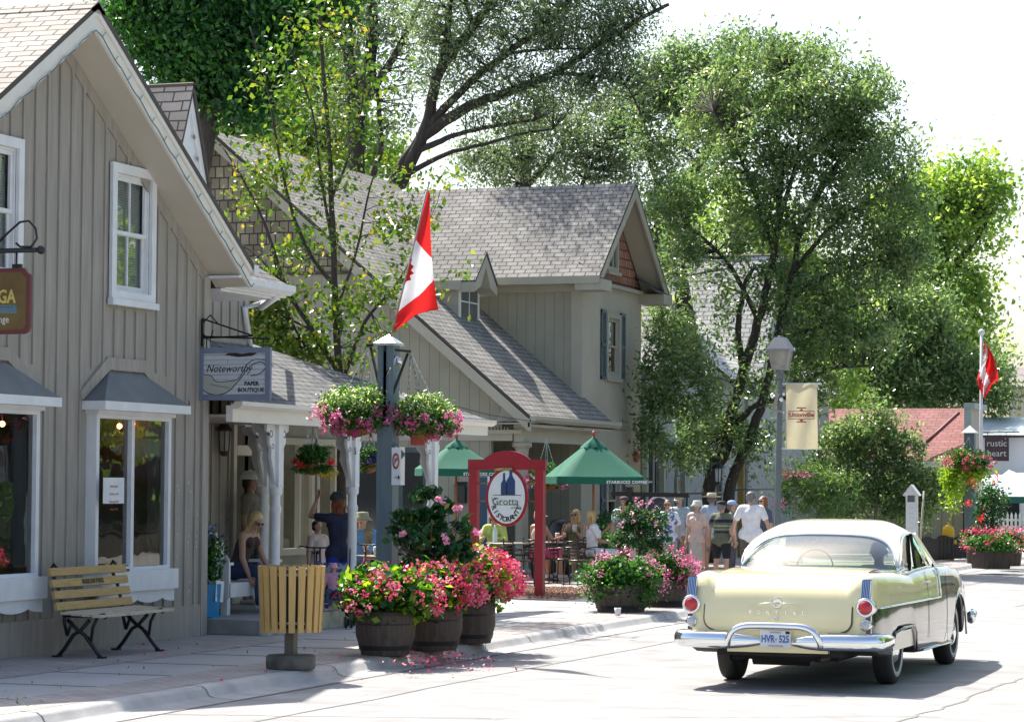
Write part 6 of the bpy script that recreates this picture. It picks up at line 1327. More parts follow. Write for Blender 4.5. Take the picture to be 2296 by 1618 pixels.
def tree(name,label,Y,base,limbs,blobs,leaf,lsize,bark=M_bark,group=None,twig=.012,ratio=.45,sprig=.28,depth=.9,droop=.2,nper=40,cat='tree'):
    """limbs: list of (pts[(px,py,dY)], r0, r1) ; blobs: (px,py,rx,ry,n_leaves[,dY]) in photo units at depth Y"""
    T=thing(name,base,label,cat,group)
    P=lambda px,py,d=0: onY(px,py,Y+d)
    b=MB(); nodes=[]
    first=True
    for pts,r0,r1 in limbs:
        q=[Vector(P(*p)) for p in pts]
        if first: q[0].z=base[2]-.1; first=False
        s=crom([tuple(p) for p in q],5); n=len(s); rad=[r0+(r1-r0)*(i/(n-1))**.8 for i in range(n)]
        s=[Vector(p) for p in s]
        for i,p in enumerate(s):
            if i>n*.25: nodes.append((p,rad[i]))
            if 0<i<n-1: p+=Vector((random.gauss(0,1),random.gauss(0,1),random.gauss(0,1)))*rad[i]*.12
        b.tube(s,rad,10 if r0>.08 else 6)
    b.build('trunk',bark,T)
    NP=np.array([tuple(n[0]) for n in nodes]); tw=MB(); allP=[]; V=[]
    for bl in blobs:
        px,py,rx,ry,n=bl[:5]; dY=bl[5] if len(bl)>5 else 0
        c=P(px,py,dY); k=1/ppm(c); r=np.array((rx*k*1.03,max(rx,ry)*k*depth,ry*k)); m=max(2,n//nper); cs=blob_points(c,r,m,.15)
        for j in range(m):
            d=np.linalg.norm(NP-cs[j],axis=1)+np.maximum(0,NP[:,2]-cs[j][2])*.6; i0=int(np.argmin(d)); A=Vector(NP[i0]); E=Vector(cs[j]); L=(E-A).length
            if L<r.max()*2.6:
                mid=A.lerp(E,.5)+Vector((random.gauss(0,1),random.gauss(0,1),random.gauss(0,.6)+.5))*L*.1
                if L>.3: tw.tube([A,mid,E],[min(nodes[i0][1]*.5,twig+L*.008),twig*.8,twig*.3],4,cap=False)
        cnt=RNG.integers(int(nper*.5),int(nper*1.5),m); pts=np.repeat(cs,cnt,0)
        dirs=RNG.normal(size=(m,3)); dirs/=np.linalg.norm(dirs,axis=1)[:,None]; D=np.repeat(dirs,cnt,0)
        pts=pts+D*RNG.normal(size=(len(pts),1))*sprig*1.2+RNG.normal(size=(len(pts),3))*sprig*.45
        allP.append(pts); V.append(np.clip(np.repeat(RNG.uniform(0,1,m),cnt)*.6+RNG.uniform(0,.45,len(pts)),0,1))
    if tw.v: tw.build('branches',bark,T)
    leaf_mesh('crown',np.concatenate(allP),lsize,leaf,parent=T,vr=np.concatenate(V),ratio=ratio,up=.4,droop=droop)
    return T
G=lambda px,Y,z=.0:(onY(px,1200,Y).x,Y,z)
# big dark maple above the grey house
tree('maple_tree','big dark green maple rising behind the grey gabled house',47,G(420,47),
 [([(420,1200),(440,500),(470,250),(480,60),(470,-120)],.26,.12),([(470,180),(400,90),(330,0)],.07,.03),([(475,120),(500,0,3),(540,-100,3)],.05,.03)],
 [(330,40,90,55,3900),(420,90,110,80,6300),(520,60,110,80,6300),(600,120,70,60,3000),(450,190,60,50,2400),(560,190,60,40,1950),(650,30,80,50,2700),(370,120,50,40,1350),(720,20,60,36,1350),(300,10,60,30,1350),(560,250,50,36,1050),(440,-60,200,90,5250),(760,0,50,30,900),(500,140,90,60,3600),(900,-170,120,70,2600),(1050,-200,120,70,2200),(780,-150,120,70,2200)],LF_map,.14,ratio=.6,sprig=.32,droop=.6)  # last crown clumps are out of view, added to dapple the pavement
# street sapling with yellowing leaves
q=onX(767,1150,-1.5)
tree('street_maple','slender young maple with yellowing leaves growing beside the porch roof',q.y,(q.x,q.y,.12),
 [([(768,1290),(766,1100),(765,900),(752,700),(745,500),(738,330),(722,120),(715,0)],.085,.02),([(762,840),(700,740),(640,640),(600,520),(560,430),(500,330)],.05,.012),
  ([(766,860),(820,720),(880,650),(930,570),(960,500)],.035,.01),([(750,640),(690,560),(640,420),(600,200),(560,60)],.04,.01),([(748,560),(720,400),(700,250),(640,80)],.03,.008),([(752,700),(800,560),(830,420),(860,330)],.028,.008),([(700,740),(620,700),(560,660)],.025,.008),([(640,640),(560,560),(480,520)],.022,.006),([(765,880),(700,800),(640,690),(610,560)],.035,.01),([(742,450),(800,300),(820,150)],.025,.008)],
 [(850,650,70,42,281),(790,700,45,40,201),(700,690,60,50,281),(620,700,70,60,348),(880,480,60,60,201),(930,520,60,40,174),(1010,400,55,22,86),(985,440,35,25,59),(660,400,70,70,281),(740,430,60,90,281),(600,340,70,80,321),(740,250,80,80,348),(640,180,90,90,416),(820,200,70,90,241),(560,440,60,60,214),(780,340,60,50,174),(870,380,50,60,147),(700,560,60,60,214),(600,600,60,60,174),(840,760,40,40,134),(930,640,40,24,73),(1000,620,30,12,40),(760,800,60,30,160),(580,730,40,50,201),(800,560,50,40,107),(720,60,120,60,336),(590,720,50,50,672),(560,660,30,40,320),(640,770,60,36,672),(700,790,50,30,416),(600,660,40,40,416)],LF_sap,.10,bark=M_bark,ratio=.6,sprig=.2,nper=22,twig=.008,depth=.7)
# bright background trees behind house 1/2 gap
tree('linden_tree','bright green leafy tree behind the shake clad gable',72,G(620,72),
 [([(620,1200),(640,600),(650,350),(640,150)],.3,.12),([(645,420),(560,300),(480,180)],.14,.05),([(648,400),(730,260),(800,150)],.14,.05)],
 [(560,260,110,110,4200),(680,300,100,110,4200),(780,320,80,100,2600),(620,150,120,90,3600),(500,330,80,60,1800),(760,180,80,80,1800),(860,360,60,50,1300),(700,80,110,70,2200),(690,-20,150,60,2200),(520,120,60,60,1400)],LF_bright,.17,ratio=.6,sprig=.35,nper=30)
# tall dark-trunked tree behind wing
tree('locust_tree','tall dark trunked tree standing behind the khaki roof',66,G(805,66),
 [([(800,1200),(800,400),(800,260),(830,130),(835,0),(840,-100)],.29,.13),([(800,300),(785,150),(780,50),(776,-60)],.2,.12),([(805,250),(880,130),(960,-20)],.13,.07),([(800,480),(850,350),(850,250),(838,150)],.11,.05)],
 [(790,90,90,90,1500),(880,130,80,90,1300),(800,-20,150,70,1600),(940,60,90,80,1100),(760,220,60,70,700),(890,260,60,50,500),(850,20,70,60,800),(930,200,60,60,500)],LF_willow,.13,sprig=.3,nper=30)
# the leaning many-limbed tree behind the cross wing
tree('willow_tree','leaning dark tree with long arching limbs above the cross wing',60.8,G(860,60.8),
 [([(860,1200),(870,500),(905,400),(960,270),(985,160),(1060,60),(1140,-40),(1200,-120)],.22,.08),([(890,430),(850,470),(925,330),(1000,240),(1060,180),(1150,110),(1240,40),(1330,-60)],.15,.06),
  ([(940,310),(1040,245),(1130,210),(1250,160),(1340,100),(1440,40),(1500,10)],.16,.04),([(925,345),(980,320),(1030,300),(1120,280),(1200,270)],.1,.03),([(915,390),(1000,345),(1080,325),(1170,300),(1240,290)],.08,.025),
  ([(975,200),(1000,100),(1010,0),(1030,-80)],.12,.06),([(1060,60),(1040,-20),(1020,-80)],.07,.04),([(1240,165),(1330,170),(1400,190),(1440,260)],.06,.02),([(1130,120),(1230,110),(1330,110)],.05,.02)],
 [(1050,60,110,80,3400),(1170,60,120,80,4080),(1290,60,110,80,3910),(1390,40,70,70,2380),(1100,170,100,60,2550),(1230,200,110,60,2720),(1350,160,90,70,2550),(1130,-40,220,60,5440),(1380,-30,90,40,1530),(990,140,60,90,1360),(1180,270,80,40,1190),(1080,260,60,40,765),(1390,110,60,60,1190),(960,40,60,80,1360),(1440,190,40,40,510),(1180,-170,140,60,2600),(1350,-150,120,60,2200),(1020,-160,120,60,1600)],LF_willow,.11,sprig=.34,nper=26,ratio=.4,droop=.3)  # last clumps sit above the view, added for dappled shade on the roof
# green mid tree right behind wing ridge
tree('elm_tree','grey green leafy tree just above the cross wing ridge',74,G(1170,74),
 [([(1170,1200),(1180,420),(1190,350),(1210,230)],.22,.09),([(1180,420),(1250,340),(1320,250)],.09,.04),([(1290,480),(1310,400),(1370,300)],.09,.04),([(1180,400),(1100,330),(1040,310)],.08,.03)],
 [(1150,360,100,60,2600),(1250,340,100,80,3200),(1340,300,90,90,3000),(1200,260,90,60,2000),(1090,380,70,45,1300),(1310,390,90,45,1800),(1050,340,40,40,500),(1400,300,60,90,1800),(1390,210,60,50,900),(1420,390,60,60,1300)],LF_willow,.13,sprig=.32,nper=30)
# leaning tree right of wing
tree('leaning_tree','tree with a bare trunk leaning right beyond the cross wing gable',72,G(1400,72),
 [([(1400,1200),(1430,700),(1465,540),(1520,440),(1580,350),(1650,230),(1690,150)],.26,.1),([(1540,410),(1590,390),(1640,350),(1700,300)],.09,.03),([(1505,470),(1470,400),(1440,300),(1430,200)],.09,.03)],
 [(1560,200,90,80,3600),(1480,280,80,80,2600),(1520,140,60,50,1500),(1620,120,90,60,2600),(1530,380,70,60,1500),(1450,460,40,60,600),(1520,560,60,70,1200),(1600,280,80,80,2600),(1450,170,40,30,450),(1480,640,50,60,900),(1460,200,60,60,1200),(1500,460,60,60,1100)],LF_ash,.14,sprig=.3,nper=34)
# big double trunk tree in front of the white house
tree('ash_tree','large double trunked ash tree shading the crowd outside the white house',61,(onZ(1590,1232,.12).x,61,.12),
 [([(1590,1240),(1590,1100),(1625,1000),(1660,860),(1700,720),(1720,640),(1740,540),(1750,420),(1760,330)],.19,.05),([(1628,1230),(1640,1080),(1690,960),(1720,860),(1740,760),(1775,620),(1800,500),(1850,400)],.16,.04),
  ([(1668,830),(1655,740),(1670,640),(1690,600)],.1,.04),([(1640,960),(1700,905),(1760,890),(1850,830),(1950,820)],.09,.03),([(1660,880),(1600,820),(1520,780),(1460,770)],.06,.02),([(1700,720),(1640,600),(1560,520),(1500,470)],.08,.02),([(1735,560),(1690,430),(1650,330),(1600,250)],.07,.02),([(1780,610),(1870,500),(1950,450),(2030,420)],.07,.02),([(1745,500),(1780,380),(1800,260),(1790,180)],.07,.02),([(1760,680),(1850,620),(1940,590),(2020,580)],.06,.02),([(1740,760),(1820,740),(1900,690),(1960,680)],.05,.02),([(1800,500),(1880,360),(1930,260),(1950,190)],.06,.02)],
 [(1700,200,130,90,4620,1),(1850,210,110,90,3696,-1),(1950,280,80,90,2376,0),(1600,260,90,90,2376,2),(1760,300,130,90,4290),(1880,350,100,90,3036),(1660,400,110,80,2772),(1560,470,80,70,438),(1980,400,90,70,1716,-1),(1820,460,110,80,2376),(1700,520,90,70,1584),(1930,520,90,70,2112),(1540,640,60,60,300),(1600,700,70,80,415),(1500,750,60,50,858),(1760,650,90,70,1980),(1880,640,90,70,2244),(1980,600,70,70,1584),(1850,760,90,60,2112),(1940,760,70,60,1584),(1560,880,80,60,1452,-2.6),(1480,880,50,60,792,-2.6),(1630,960,60,50,726),(1780,780,70,50,1188),(1790,130,100,50,1584),(1700,110,80,40,990),(2030,320,40,50,330),(1820,860,60,50,1056),(1700,860,60,60,726),(1500,990,70,60,858,-2.6),(1620,600,60,50,207),(1930,180,60,40,594),(1480,560,40,50,264),(1640,800,60,40,161),(1560,1010,60,35,396),(1480,820,50,70,990,-2.6),(1470,700,40,60,594),(1540,800,60,50,792,-2.6),(1600,1000,70,50,792),(1460,950,30,60,462,-2.6),(1700,1000,60,60,858),(1560,950,60,50,594),(1500,470,50,60,1200,-1),(1540,430,50,50,1100,0),(1480,620,50,60,700,-1),(2040,460,50,50,800),(2030,560,60,60,1300),(1560,560,40,50,400,-1),(1620,640,50,40,350,-1)],LF_ash,.14,sprig=.25,nper=44,ratio=.42)
# bright tree far right
tree('yellow_green_tree','bright yellow green tree lit by the sun at the far right',110,G(2080,110),
 [([(2080,1200),(2090,800),(2100,650),(2120,560)],.5,.25),([(2100,640),(2170,560),(2210,500)],.2,.1),([(2095,700),(2040,600),(2000,520)],.2,.1)],
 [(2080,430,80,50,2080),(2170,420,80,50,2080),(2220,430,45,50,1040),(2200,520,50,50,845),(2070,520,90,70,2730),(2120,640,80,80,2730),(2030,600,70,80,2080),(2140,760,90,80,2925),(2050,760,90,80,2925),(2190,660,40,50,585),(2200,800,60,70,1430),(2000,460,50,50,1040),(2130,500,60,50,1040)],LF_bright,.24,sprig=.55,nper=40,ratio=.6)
tree('dark_elm','dense dark green tree between the big ash and the far flagpole',104,G(2010,104),
 [([(2010,1200),(2000,900),(2000,700)],.45,.2),([(2005,860),(2060,790),(2110,740)],.18,.08),([(2003,880),(1950,800),(1900,760)],.18,.08)],
 [(1920,860,90,80,4200),(2020,860,100,80,4800),(2120,850,80,80,3600),(1960,740,90,70,3600),(2070,720,80,70,3000),(2180,860,50,50,1400),(1860,780,70,80,2600),(2225,850,35,60,1000),(1990,650,60,50,1300),(1870,900,70,60,2600),(2240,900,40,30,700)],LF_ash,.22,sprig=.5,nper=40)
# filler trees behind white house
tree('back_tree','dense green tree behind the steep white house roofs',96,G(1640,96),
 [([(1640,1200),(1650,700),(1660,500)],.4,.2),([(1652,650),(1560,560),(1480,520)],.15,.06),([(1655,640),(1760,540),(1820,480)],.15,.06)],
 [(1500,600,80,80,2400),(1620,480,110,80,3600),(1740,560,100,100,4200),(1830,650,90,90,3800),(1480,720,60,60,1300),(1760,800,110,100,5200),(1860,860,80,90,3400),(1700,690,90,90,3200),(1880,720,70,80,2600),(1690,960,90,90,3600),(1800,980,90,80,3600)],LF_bright,.2,sprig=.45,nper=40)
# garden shrubs in front of the red roof
def shrub(name,label,Y,px,py,limbs,blobs,leaf,ls,**k): return tree(name,label,Y,(onY(px,py,Y).x,Y,.1),limbs,blobs,leaf,ls,cat='shrub',twig=.008,**k)
shrub('viburnum_shrub','loose green shrub with pale stems in front of the red roof',70,1960,1230,
 [([(1960,1230),(1965,1120),(1990,1000),(2000,940)],.05,.02),([(1960,1180),(1900,1080),(1870,1000)],.04,.015),([(1962,1180),(2030,1100),(2060,1040)],.04,.015),([(1955,1200),(1880,1130),(1820,1060)],.03,.01)],
 [(1950,980,70,60,2600),(2010,1010,60,60,2200),(1890,1010,70,70,2600),(2000,1100,90,60,3000),(1900,1110,90,60,3200),(2060,1090,60,50,1500),(1980,930,40,30,600),(1840,1080,60,70,1900),(2040,1150,50,40,900),(2120,1110,35,35,350),(2090,1060,35,25,250)],LF_ash,.11,sprig=.2,nper=36,bark=mat('pale_stem',(.35,.3,.24),.8),ratio=.6)
shrub('oleander_shrub','oleander shrub with long pale green leaves beside the lamp post',54,1800,1240,
 [([(1800,1240),(1790,1160),(1770,1080)],.03,.012),([(1800,1230),(1830,1150),(1860,1080)],.03,.012),([(1800,1230),(1850,1190),(1900,1090)],.03,.012)],
 [(1790,1110,50,50,1300),(1850,1110,60,50,1500),(1890,1090,40,40,500),(1770,1070,30,25,300),(1830,1060,40,20,350)],LF_var if 0 else leafmat('oleander_leaf',[(0,(.05,.12,.04)),(.6,(.14,.24,.09)),(1,(.35,.42,.22))],.4,.35),.13,sprig=.12,nper=20,bark=MATS['pale_stem'],ratio=.22,depth=.6)
P=[tuple(onY(random.gauss(px,9),random.gauss(py,6),53.5)) for px,py in((1767,1062),(1805,1062),(1745,1130)) for i in range(40)]
tag(leaf_mesh('oleander_blossoms',np.array(P),.06,FL_mag),'magenta oleander blossoms beside the lamp post','blossoms')
# climbing plants by the stucco wall corner
shrub('creeper_shrub','leafy creeper at the foot of the stucco wall by the shutters',53.6,1350,1240,[([(1350,1230),(1352,1180),(1360,1140)],.02,.01)],[(1352,1180,16,34,260),(1340,1250,60,24,700),(1365,1160,12,14,90)],LF_ger,.08,sprig=.08,nper=16)
# flowers and foliage behind the cafe chairs
shrub('dark_shrub','dark shrub with red flowers between the cafe table and the crowd',50.2,1370,1270,[([(1370,1290),(1372,1230)],.02,.01)],[(1370,1240,34,36,1100),(1400,1280,30,20,400),(1345,1210,14,14,120)],LF_ger,.08,sprig=.08,nper=16)
# trees on the far side of the road, right of the picture (seen only in reflections)
for i,(x,y,r,n) in enumerate(((19,30,5,9000),(21,44,6,10000),(18.5,58,5,8000),(22,75,6,8000))):
    T=thing('shade_tree',(x,y,0),('nearest','second','third','farthest')[i]+' leafy shade tree across the road','tree','trees across the road')
    b=MB(); b.tube([(0,0,0),(.2,0,3),(0,.2,6),(0,0,8)],[.3,.25,.18,.08],8); b.build('trunk',M_bark,T,False); bush(T,(0,0,6.2),(r,r,4.2),n,.3,LF_bright,'crown',ratio=.6)

# shop row added out of view, darkening reflections in windows, chrome and car paint
OS=thing('reflection_shop',(22,75,0),'unseen dark shop row added across the road for reflections','shop')
b=MB(); b.box((18.5,48,0),(27,128,5.5)); b.build('wall',brickmat('reflection_brick',(.05,.055,.045),(.075,.075,.06),(.06,.06,.06),.24,.08,.01),OS)
for i in range(14):
    b=MB(); y=50+i*5.5; b.box((18.46,y,.6),(18.5,y+3.4,2.6)); b.build('window',MATS['dark_pane'],OS)
    b=MB(); b.prism([(18.5,y-.2,3.1),(17.4,y-.2,2.6),(17.4,y-.2,2.5),(18.5,y-.2,2.7)],(0,3.8,0)); b.build('awning',mat('forest_awning',(.02,.05,.03),.8),OS)
b=MB(); slab(b,[(18,47,5.5),(18,129,5.5),(23,129,8),(23,47,8)],.1); b.build('roof',[M_shindk,M_edge],OS)
for i,(y) in enumerate((40,52,66)):
    T=thing('clipped_shrub',(16.8,y,0),('nearest','middle','farthest')[i]+' rounded shrub at the far side of the road','shrub','shrubs across the road'); bush(T,(0,0,1.1),(1.3,3.5,1.2),2500,.12,LF_ger)
# =============== people
SK={'fair':(.50,.30,.22),'tan':(.38,.20,.12),'mid':(.44,.25,.17),'dark':(.30,.16,.10)}
def skin(k): return mat('skin_'+k,SK[k],.5,var=.06,scale=8)
def cloth(n,c,**k): return mat(n,c,.85,var=.12,scale=9,bump=.25,bscale=35,**k)
HAIR={'blond':(.50,.36,.16),'brown':(.07,.04,.025),'auburn':(.22,.07,.03),'grey':(.16,.155,.15),'black':(.012,.01,.01),'red':(.2,.05,.02)}
def hairm(k): return mat('hair_'+k,HAIR[k],.5,var=.35,scale=30,stretch=(1,1,.2))
V=Vector
def person(label,loc,rz,H=1.68,sk='fair',hair='brown',hlen=0,pose='stand',arms=None,legs=None,lean=0.,head=(0,0),build=1.,top=None,topc=(.6,.6,.6),bottom=None,botc=(.1,.1,.12),hat=None,hatc=(.6,.6,.55),glasses=None,shoe=(.5,.5,.5),female=False,group=None,seat=.46,sleeve='short',stripes=None,top2=None,name='person'):
    """local frame: person faces -Y; x is their left (+x)"""
    T=thing(name,loc,label,'person',group,rz); s=H/1.70; W=build
    hip=V((0,0,.93*s)) if pose=='stand' else V((0,.0,seat+.11))
    up=V((0,-math.sin(lean),math.cos(lean))); fw=V((0,-1,0))
    waist=hip+up*.14*s; chest=hip+up*.34*s; neck=hip+up*.53*s; 
    ht=V((math.sin(head[0])*0,-math.sin(lean*.6+head[1]),math.cos(lean*.6+head[1])))
    hc=neck+up*.03*s+ht*.13*s; 
    shw=(.165 if female else .19)*s*(.6+.4*W)
    J={}
    for sd,k in((1,'l'),(-1,'r')):
        J['sh'+k]=neck-up*.06*s+V((sd*shw,0,0)); J['hip'+k]=hip+V((sd*.09*s*W,0,-.02*s))
    arms=arms or [((.18,.02,-1),(.10,-.15,-1)),((-.18,.02,-1),(-.10,-.15,-1))]
    if pose=='sit': legs=legs or [((.16,-1,.02),(.02,-.08,-1)),((-.16,-1,.02),(-.02,-.08,-1))]
    legs=legs or [((.05,0,-1),(.02,.03,-1)),((-.05,0,-1),(-.02,.03,-1))]
    for k,a in zip('lr',arms):
        J['el'+k]=J['sh'+k]+V(a[0]).normalized()*.29*s; J['wr'+k]=J['el'+k]+V(a[1]).normalized()*.25*s
    for k,a in zip('lr',legs):
        J['kn'+k]=J['hip'+k]+V(a[0]).normalized()*.44*s; an=J['kn'+k]+V(a[1]).normalized()*.42*s
        if pose=='stand' : an.z=.08
        J['an'+k]=an
    C=[]
    bw=W*s
    C.append((hip+V((-.06*bw,0,0)),hip+V((.06*bw,0,0)),.115*bw,.115*bw,.85,(0,0,1)))
    C.append((hip,waist,.135*bw,(.118 if female else .13)*bw,.78,(1,0,0)))
    C.append((waist,chest,(.118 if female else .13)*bw,.15*bw,.72,(1,0,0)))
    C.append((J['shl']-V((.03,0,0)),J['shr']+V((.03,0,0)),.068*s*(.5+.5*W),.068*s*(.5+.5*W)))
    C.append((chest,neck-up*.05*s,.148*bw,.08*s,.72,(1,0,0)))
    if female:
        for sd in(1,-1): C.append((chest+up*.05*s+V((sd*.07*s,-.075*bw,0)),chest+up*.04*s+V((sd*.07*s,-.095*bw,0)),.058*s,.05*s))
    torso=list(C); C.append((neck-up*.05*s,hc-ht*.05*s,.058*s,.052*s))
    hd=[]
    hx=V((1,0,0)); R_=Matrix.Rotation(head[0],3,'Z'); f=R_@V((0,-math.cos(lean*.6+head[1]),-math.sin(lean*.6+head[1]))); sd_=R_@V((1,0,0))
    hd.append((hc+ht*.022*s-f*.012*s,hc+ht*.022*s+f*.012*s,.082*s,.080*s)); hd.append((hc-ht*.03*s+f*.02*s,hc-ht*.075*s+f*.045*s,.062*s,.036*s))
    hd.append((hc+f*.085*s-ht*.0*s,hc+f*.103*s-ht*.028*s,.008*s,.013*s))
    for q in(1,-1): hd.append((hc+sd_*q*.082*s+ht*.01*s,hc+sd_*q*.084*s-ht*.025*s,.016*s,.012*s))
    for q in (1,-1): hd.append((hc+f*.072*s+ht*.02*s+sd_*q*.01*s,hc+f*.068*s+ht*.022*s+sd_*q*.045*s,.012*s,.01*s))
    C+=hd
    for k,sd in(('l',1),('r',-1)):
        C.append((J['sh'+k],J['el'+k],.05*s*(.5+.5*W),.04*s)); C.append((J['el'+k],J['wr'+k],.04*s,.027*s))
        C.append((J['hip'+k],J['kn'+k],.088*s*(.3+.7*W),.056*s)); kn,an=J['kn'+k],J['an'+k]; cf=kn.lerp(an,.33)+V((0,.015,0)); C.append((kn,cf,.054*s,.056*s)); C.append((cf,an,.056*s,.036*s))
        ft=V((sd*.15,-1,0)); ft.normalize(); C.append((an+V((0,.03,-.035))*s,an+(ft*.13+V((0,0,-.045)))*s,.034*s,.03*s))
    # palms
    hands=[]
    for k,sd in(('l',1),('r',-1)):
        d=(J['wr'+k]-J['el'+k]).normalized(); side=d.cross(V((sd,0,0)));
        if side.length<.2: side=V((0,-1,0))
        side.normalize(); nrm=d.cross(side).normalized(); p0=J['wr'+k]+d*.015*s; p1=J['wr'+k]+d*.085*s
        C.append((p0,p1,.026*s,.038*s,.45,side)); hands.append((k,sd,d,side,nrm,p1))
    v,fc=fuse(C,.0125,3)
    b=MB(); b.idx(v,fc)
    for k,sd,d,side,nrm,p1 in hands:
        for i in range(4):
            o=p1+side*((i-1.5)*.019*s)-d*.012; l=(.036,.042,.040,.031)[i]*s; e=nrm*(-sd)
            q=o+d*l+e*.008*s; r=q+(d*.7+e*.5).normalized()*l*.8; u=r+(d*.3+e*.7).normalized()*l*.45
            b.tube([o,q,r,u],[.0095*s,.009*s,.008*s,.006*s],7)
        o=p1-d*.055*s-side*.03*s; b.tube([o,o-side*.028*s+d*.03*s,o-side*.034*s+d*.058*s],[.012*s,.0105*s,.007*s],7)
    body=b.build('body',skin(sk),T,False)
    # face
    if not(glasses=='dark'):
        b=MB()
        for q in(1,-1): b.ball(hc+f*.076*s+ht*.006*s+sd_*q*.031*s,(.011*s,.008*s,.007*s),8)
        b.build('eyes',mat('eye_dark',(.03,.02,.02),.2),T,False)
    b=MB(); b.ball(hc+f*.079*s-ht*.055*s,(.022*s,.010*s,.007*s),8); b.build('mouth',mat('lip_rose',(.35,.10,.09),.5),T,False)
    if glasses:
        b=MB()
        for q in(1,-1):
            c=hc+f*.088*s+ht*.008*s+sd_*q*.032*s; M=frame((0,0,0),sd_,ht)
            b.lathe([(.001,-.003),(.026*s,-.003),(.026*s,.003),(.001,.003)],c,12,0,M=M,sy=.75); b.bar(c+sd_*q*.02,hc+sd_*q*.088*s+ht*.01*s,.005,.008)
        b.bar(hc+f*.09*s+ht*.012*s-sd_*.012,hc+f*.09*s+ht*.012*s+sd_*.012,.004,.006); b.build('sunglasses',mat('sunglass_black',(.01,.01,.012),.1,spec=.8),T,False)
    # hair
    if hair:
        h=[(hc+ht*.035*s-f*.025*s,hc+ht*.032*s-f*.01*s,.091*s,.089*s),(hc-ht*.02*s-f*.045*s,hc+ht*.02*s-f*.03*s,.075*s,.08*s)]
        if hlen>.1:
            for a in(-1,-.5,0,.5,1):
                o=hc+sd_*a*.075*s-f*(.05*(1-abs(a))+.005)*s; h.append((o+ht*.02*s,o-ht*min(hlen,.14)*s-f*.01,.032*s,.032*s)); 
                if hlen>.15: h.append((o-ht*.14*s,o-up*hlen*s-f*.04*s,.036*s,.02*s))
        if hlen=='tail': pass
        v,fc=fuse(h,.011,2); b=MB(); b.idx(v,fc)
        for i in range(26):   # loose strands
            a=random.uniform(-1.9,1.9)+PI/2*0; 
            dd=(sd_*math.sin(a)-f*math.cos(a)).normalized(); st=hc+ht*.07*s+dd*.06*s; mid=hc+dd*.098*s; en=hc+dd*.1*s-up*(max(.03,hlen*.95)+random.uniform(-.02,.03))*s
            b.tube([st,mid,en],[.006,.006,.002],4)
        b.build('hair',hairm(hair),T,False)
    # clothes
    topm=cloth('cloth_'+(top or 'shirt'),topc)
    g=.016*s
    if top!='none':
        t=[(c[0],c[1],c[2]+g,c[3]+g)+tuple(c[4:]) for c in torso]
        if sleeve=='none': t=t[:3]+[(chest,chest+up*.03*s,.148*bw+g*.8,.135*bw+g*.6,.74,(1,0,0))]+(t[5:] if female else [])
        if sleeve!='none':
            for k in 'lr': 
                L_=.62 if sleeve=='short' else 1.; e=J['sh'+k].lerp(J['el'+k],L_); t.append((J['sh'+k],e,.066*s*(.5+.5*W),.060*s*(.5+.5*W)))
                if sleeve=='long': t.append((J['el'+k],J['el'+k].lerp(J['wr'+k],.85),.055*s,.042*s))
        if pose=='stand' or top2=='loose': t.append((hip-up*.02*s+V((-.07*bw,0,0)),hip-up*.02*s+V((.07*bw,0,0)),.12*bw+g,.12*bw+g,.85,(0,0,1)))
        v,fc=fuse(t,.0125,2); b=MB(); b.idx(v,fc)
        mm=[topm]
        if stripes:
            mm.append(cloth('cloth_stripe_dark',(.02,.015,.05))); mm.append(cloth('cloth_stripe_pale',(.35,.38,.25)))
            for i,fa in enumerate(b.f):
                z=sum(b.v[j][2] for j in fa)/len(fa)/s; m=0
                for a,c_,q in((1.28,1.35,1),(1.20,1.22,2),(1.05,1.09,1),(1.13,1.14,2)): 
                    if a<z<c_: m=q
                b.mi[i]=m
        if top2=='vest':
            mm.append(cloth('cloth_vest',(.22,.20,.14)))
            for i,fa in enumerate(b.f):
                c=sum((V(b.v[j]) for j in fa),V())/len(fa)
                if abs(c.x)<shw*.98 and (abs(c.x)>.05 or c.y>-.02): b.mi[i]=1
        if top2=='print':
            mm.append(cloth('cloth_blue_print',(.10,.16,.45)))
            for i,fa in enumerate(b.f):
                c=sum((V(b.v[j]) for j in fa),V())/len(fa)
                if noise.noise(c*14)>.18: b.mi[i]=1
        b.build('shirt',mm,T,False)
    bm=cloth('cloth_'+(bottom or 'trousers')+str(int(botc[0]*99))+str(int(botc[2]*99)),botc)
    kind=(bottom or 'trousers').split('_')[0]
    t=[(C[0][0],C[0][1],C[0][2]+g*.8,C[0][3]+g*.8,.85,(0,0,1))]
    t.append((hip,hip.lerp(waist,.6),.13*bw+g*.7,.12*bw+g*.6,.8,(1,0,0)))
    if kind in('trousers','shorts','capris'):
        for k in 'lr':
            e={'trousers':1.,'shorts':.78,'capris':1.}[kind]; kn=J['hip'+k].lerp(J['kn'+k],e); t.append((J['hip'+k],kn,.105*s*(.3+.7*W),(.08 if kind=='shorts' else .07)*s*(.4+.6*W)))
            if kind=='trousers': t.append((J['kn'+k],J['kn'+k].lerp(J['an'+k],.93),.07*s,.058*s))
            if kind=='capris': t.append((J['kn'+k],J['kn'+k].lerp(J['an'+k],.5),.07*s,.06*s))
    if kind=='skirt':
        if pose=='stand':
            t.append((hip-V((0,0,.02)),hip-V((0,0,.42*s)),.15*bw,.16*bw,.8,(1,0,0)))
        else:
            for k in 'lr': t.append((J['hip'+k],J['hip'+k].lerp(J['kn'+k],.85),.115*s,.10*s))
            t.append((J['hipl'].lerp(J['hipr'],.5),J['knl'].lerp(J['knr'],.5)*.8+hip*.2,.11*s,.09*s))
    v,fc=fuse(t,.0125,2); b=MB(); b.idx(v,fc); b.build('skirt' if kind=='skirt' else ('shorts' if kind=='shorts' else 'trousers'),bm,T,False)
    b=MB()
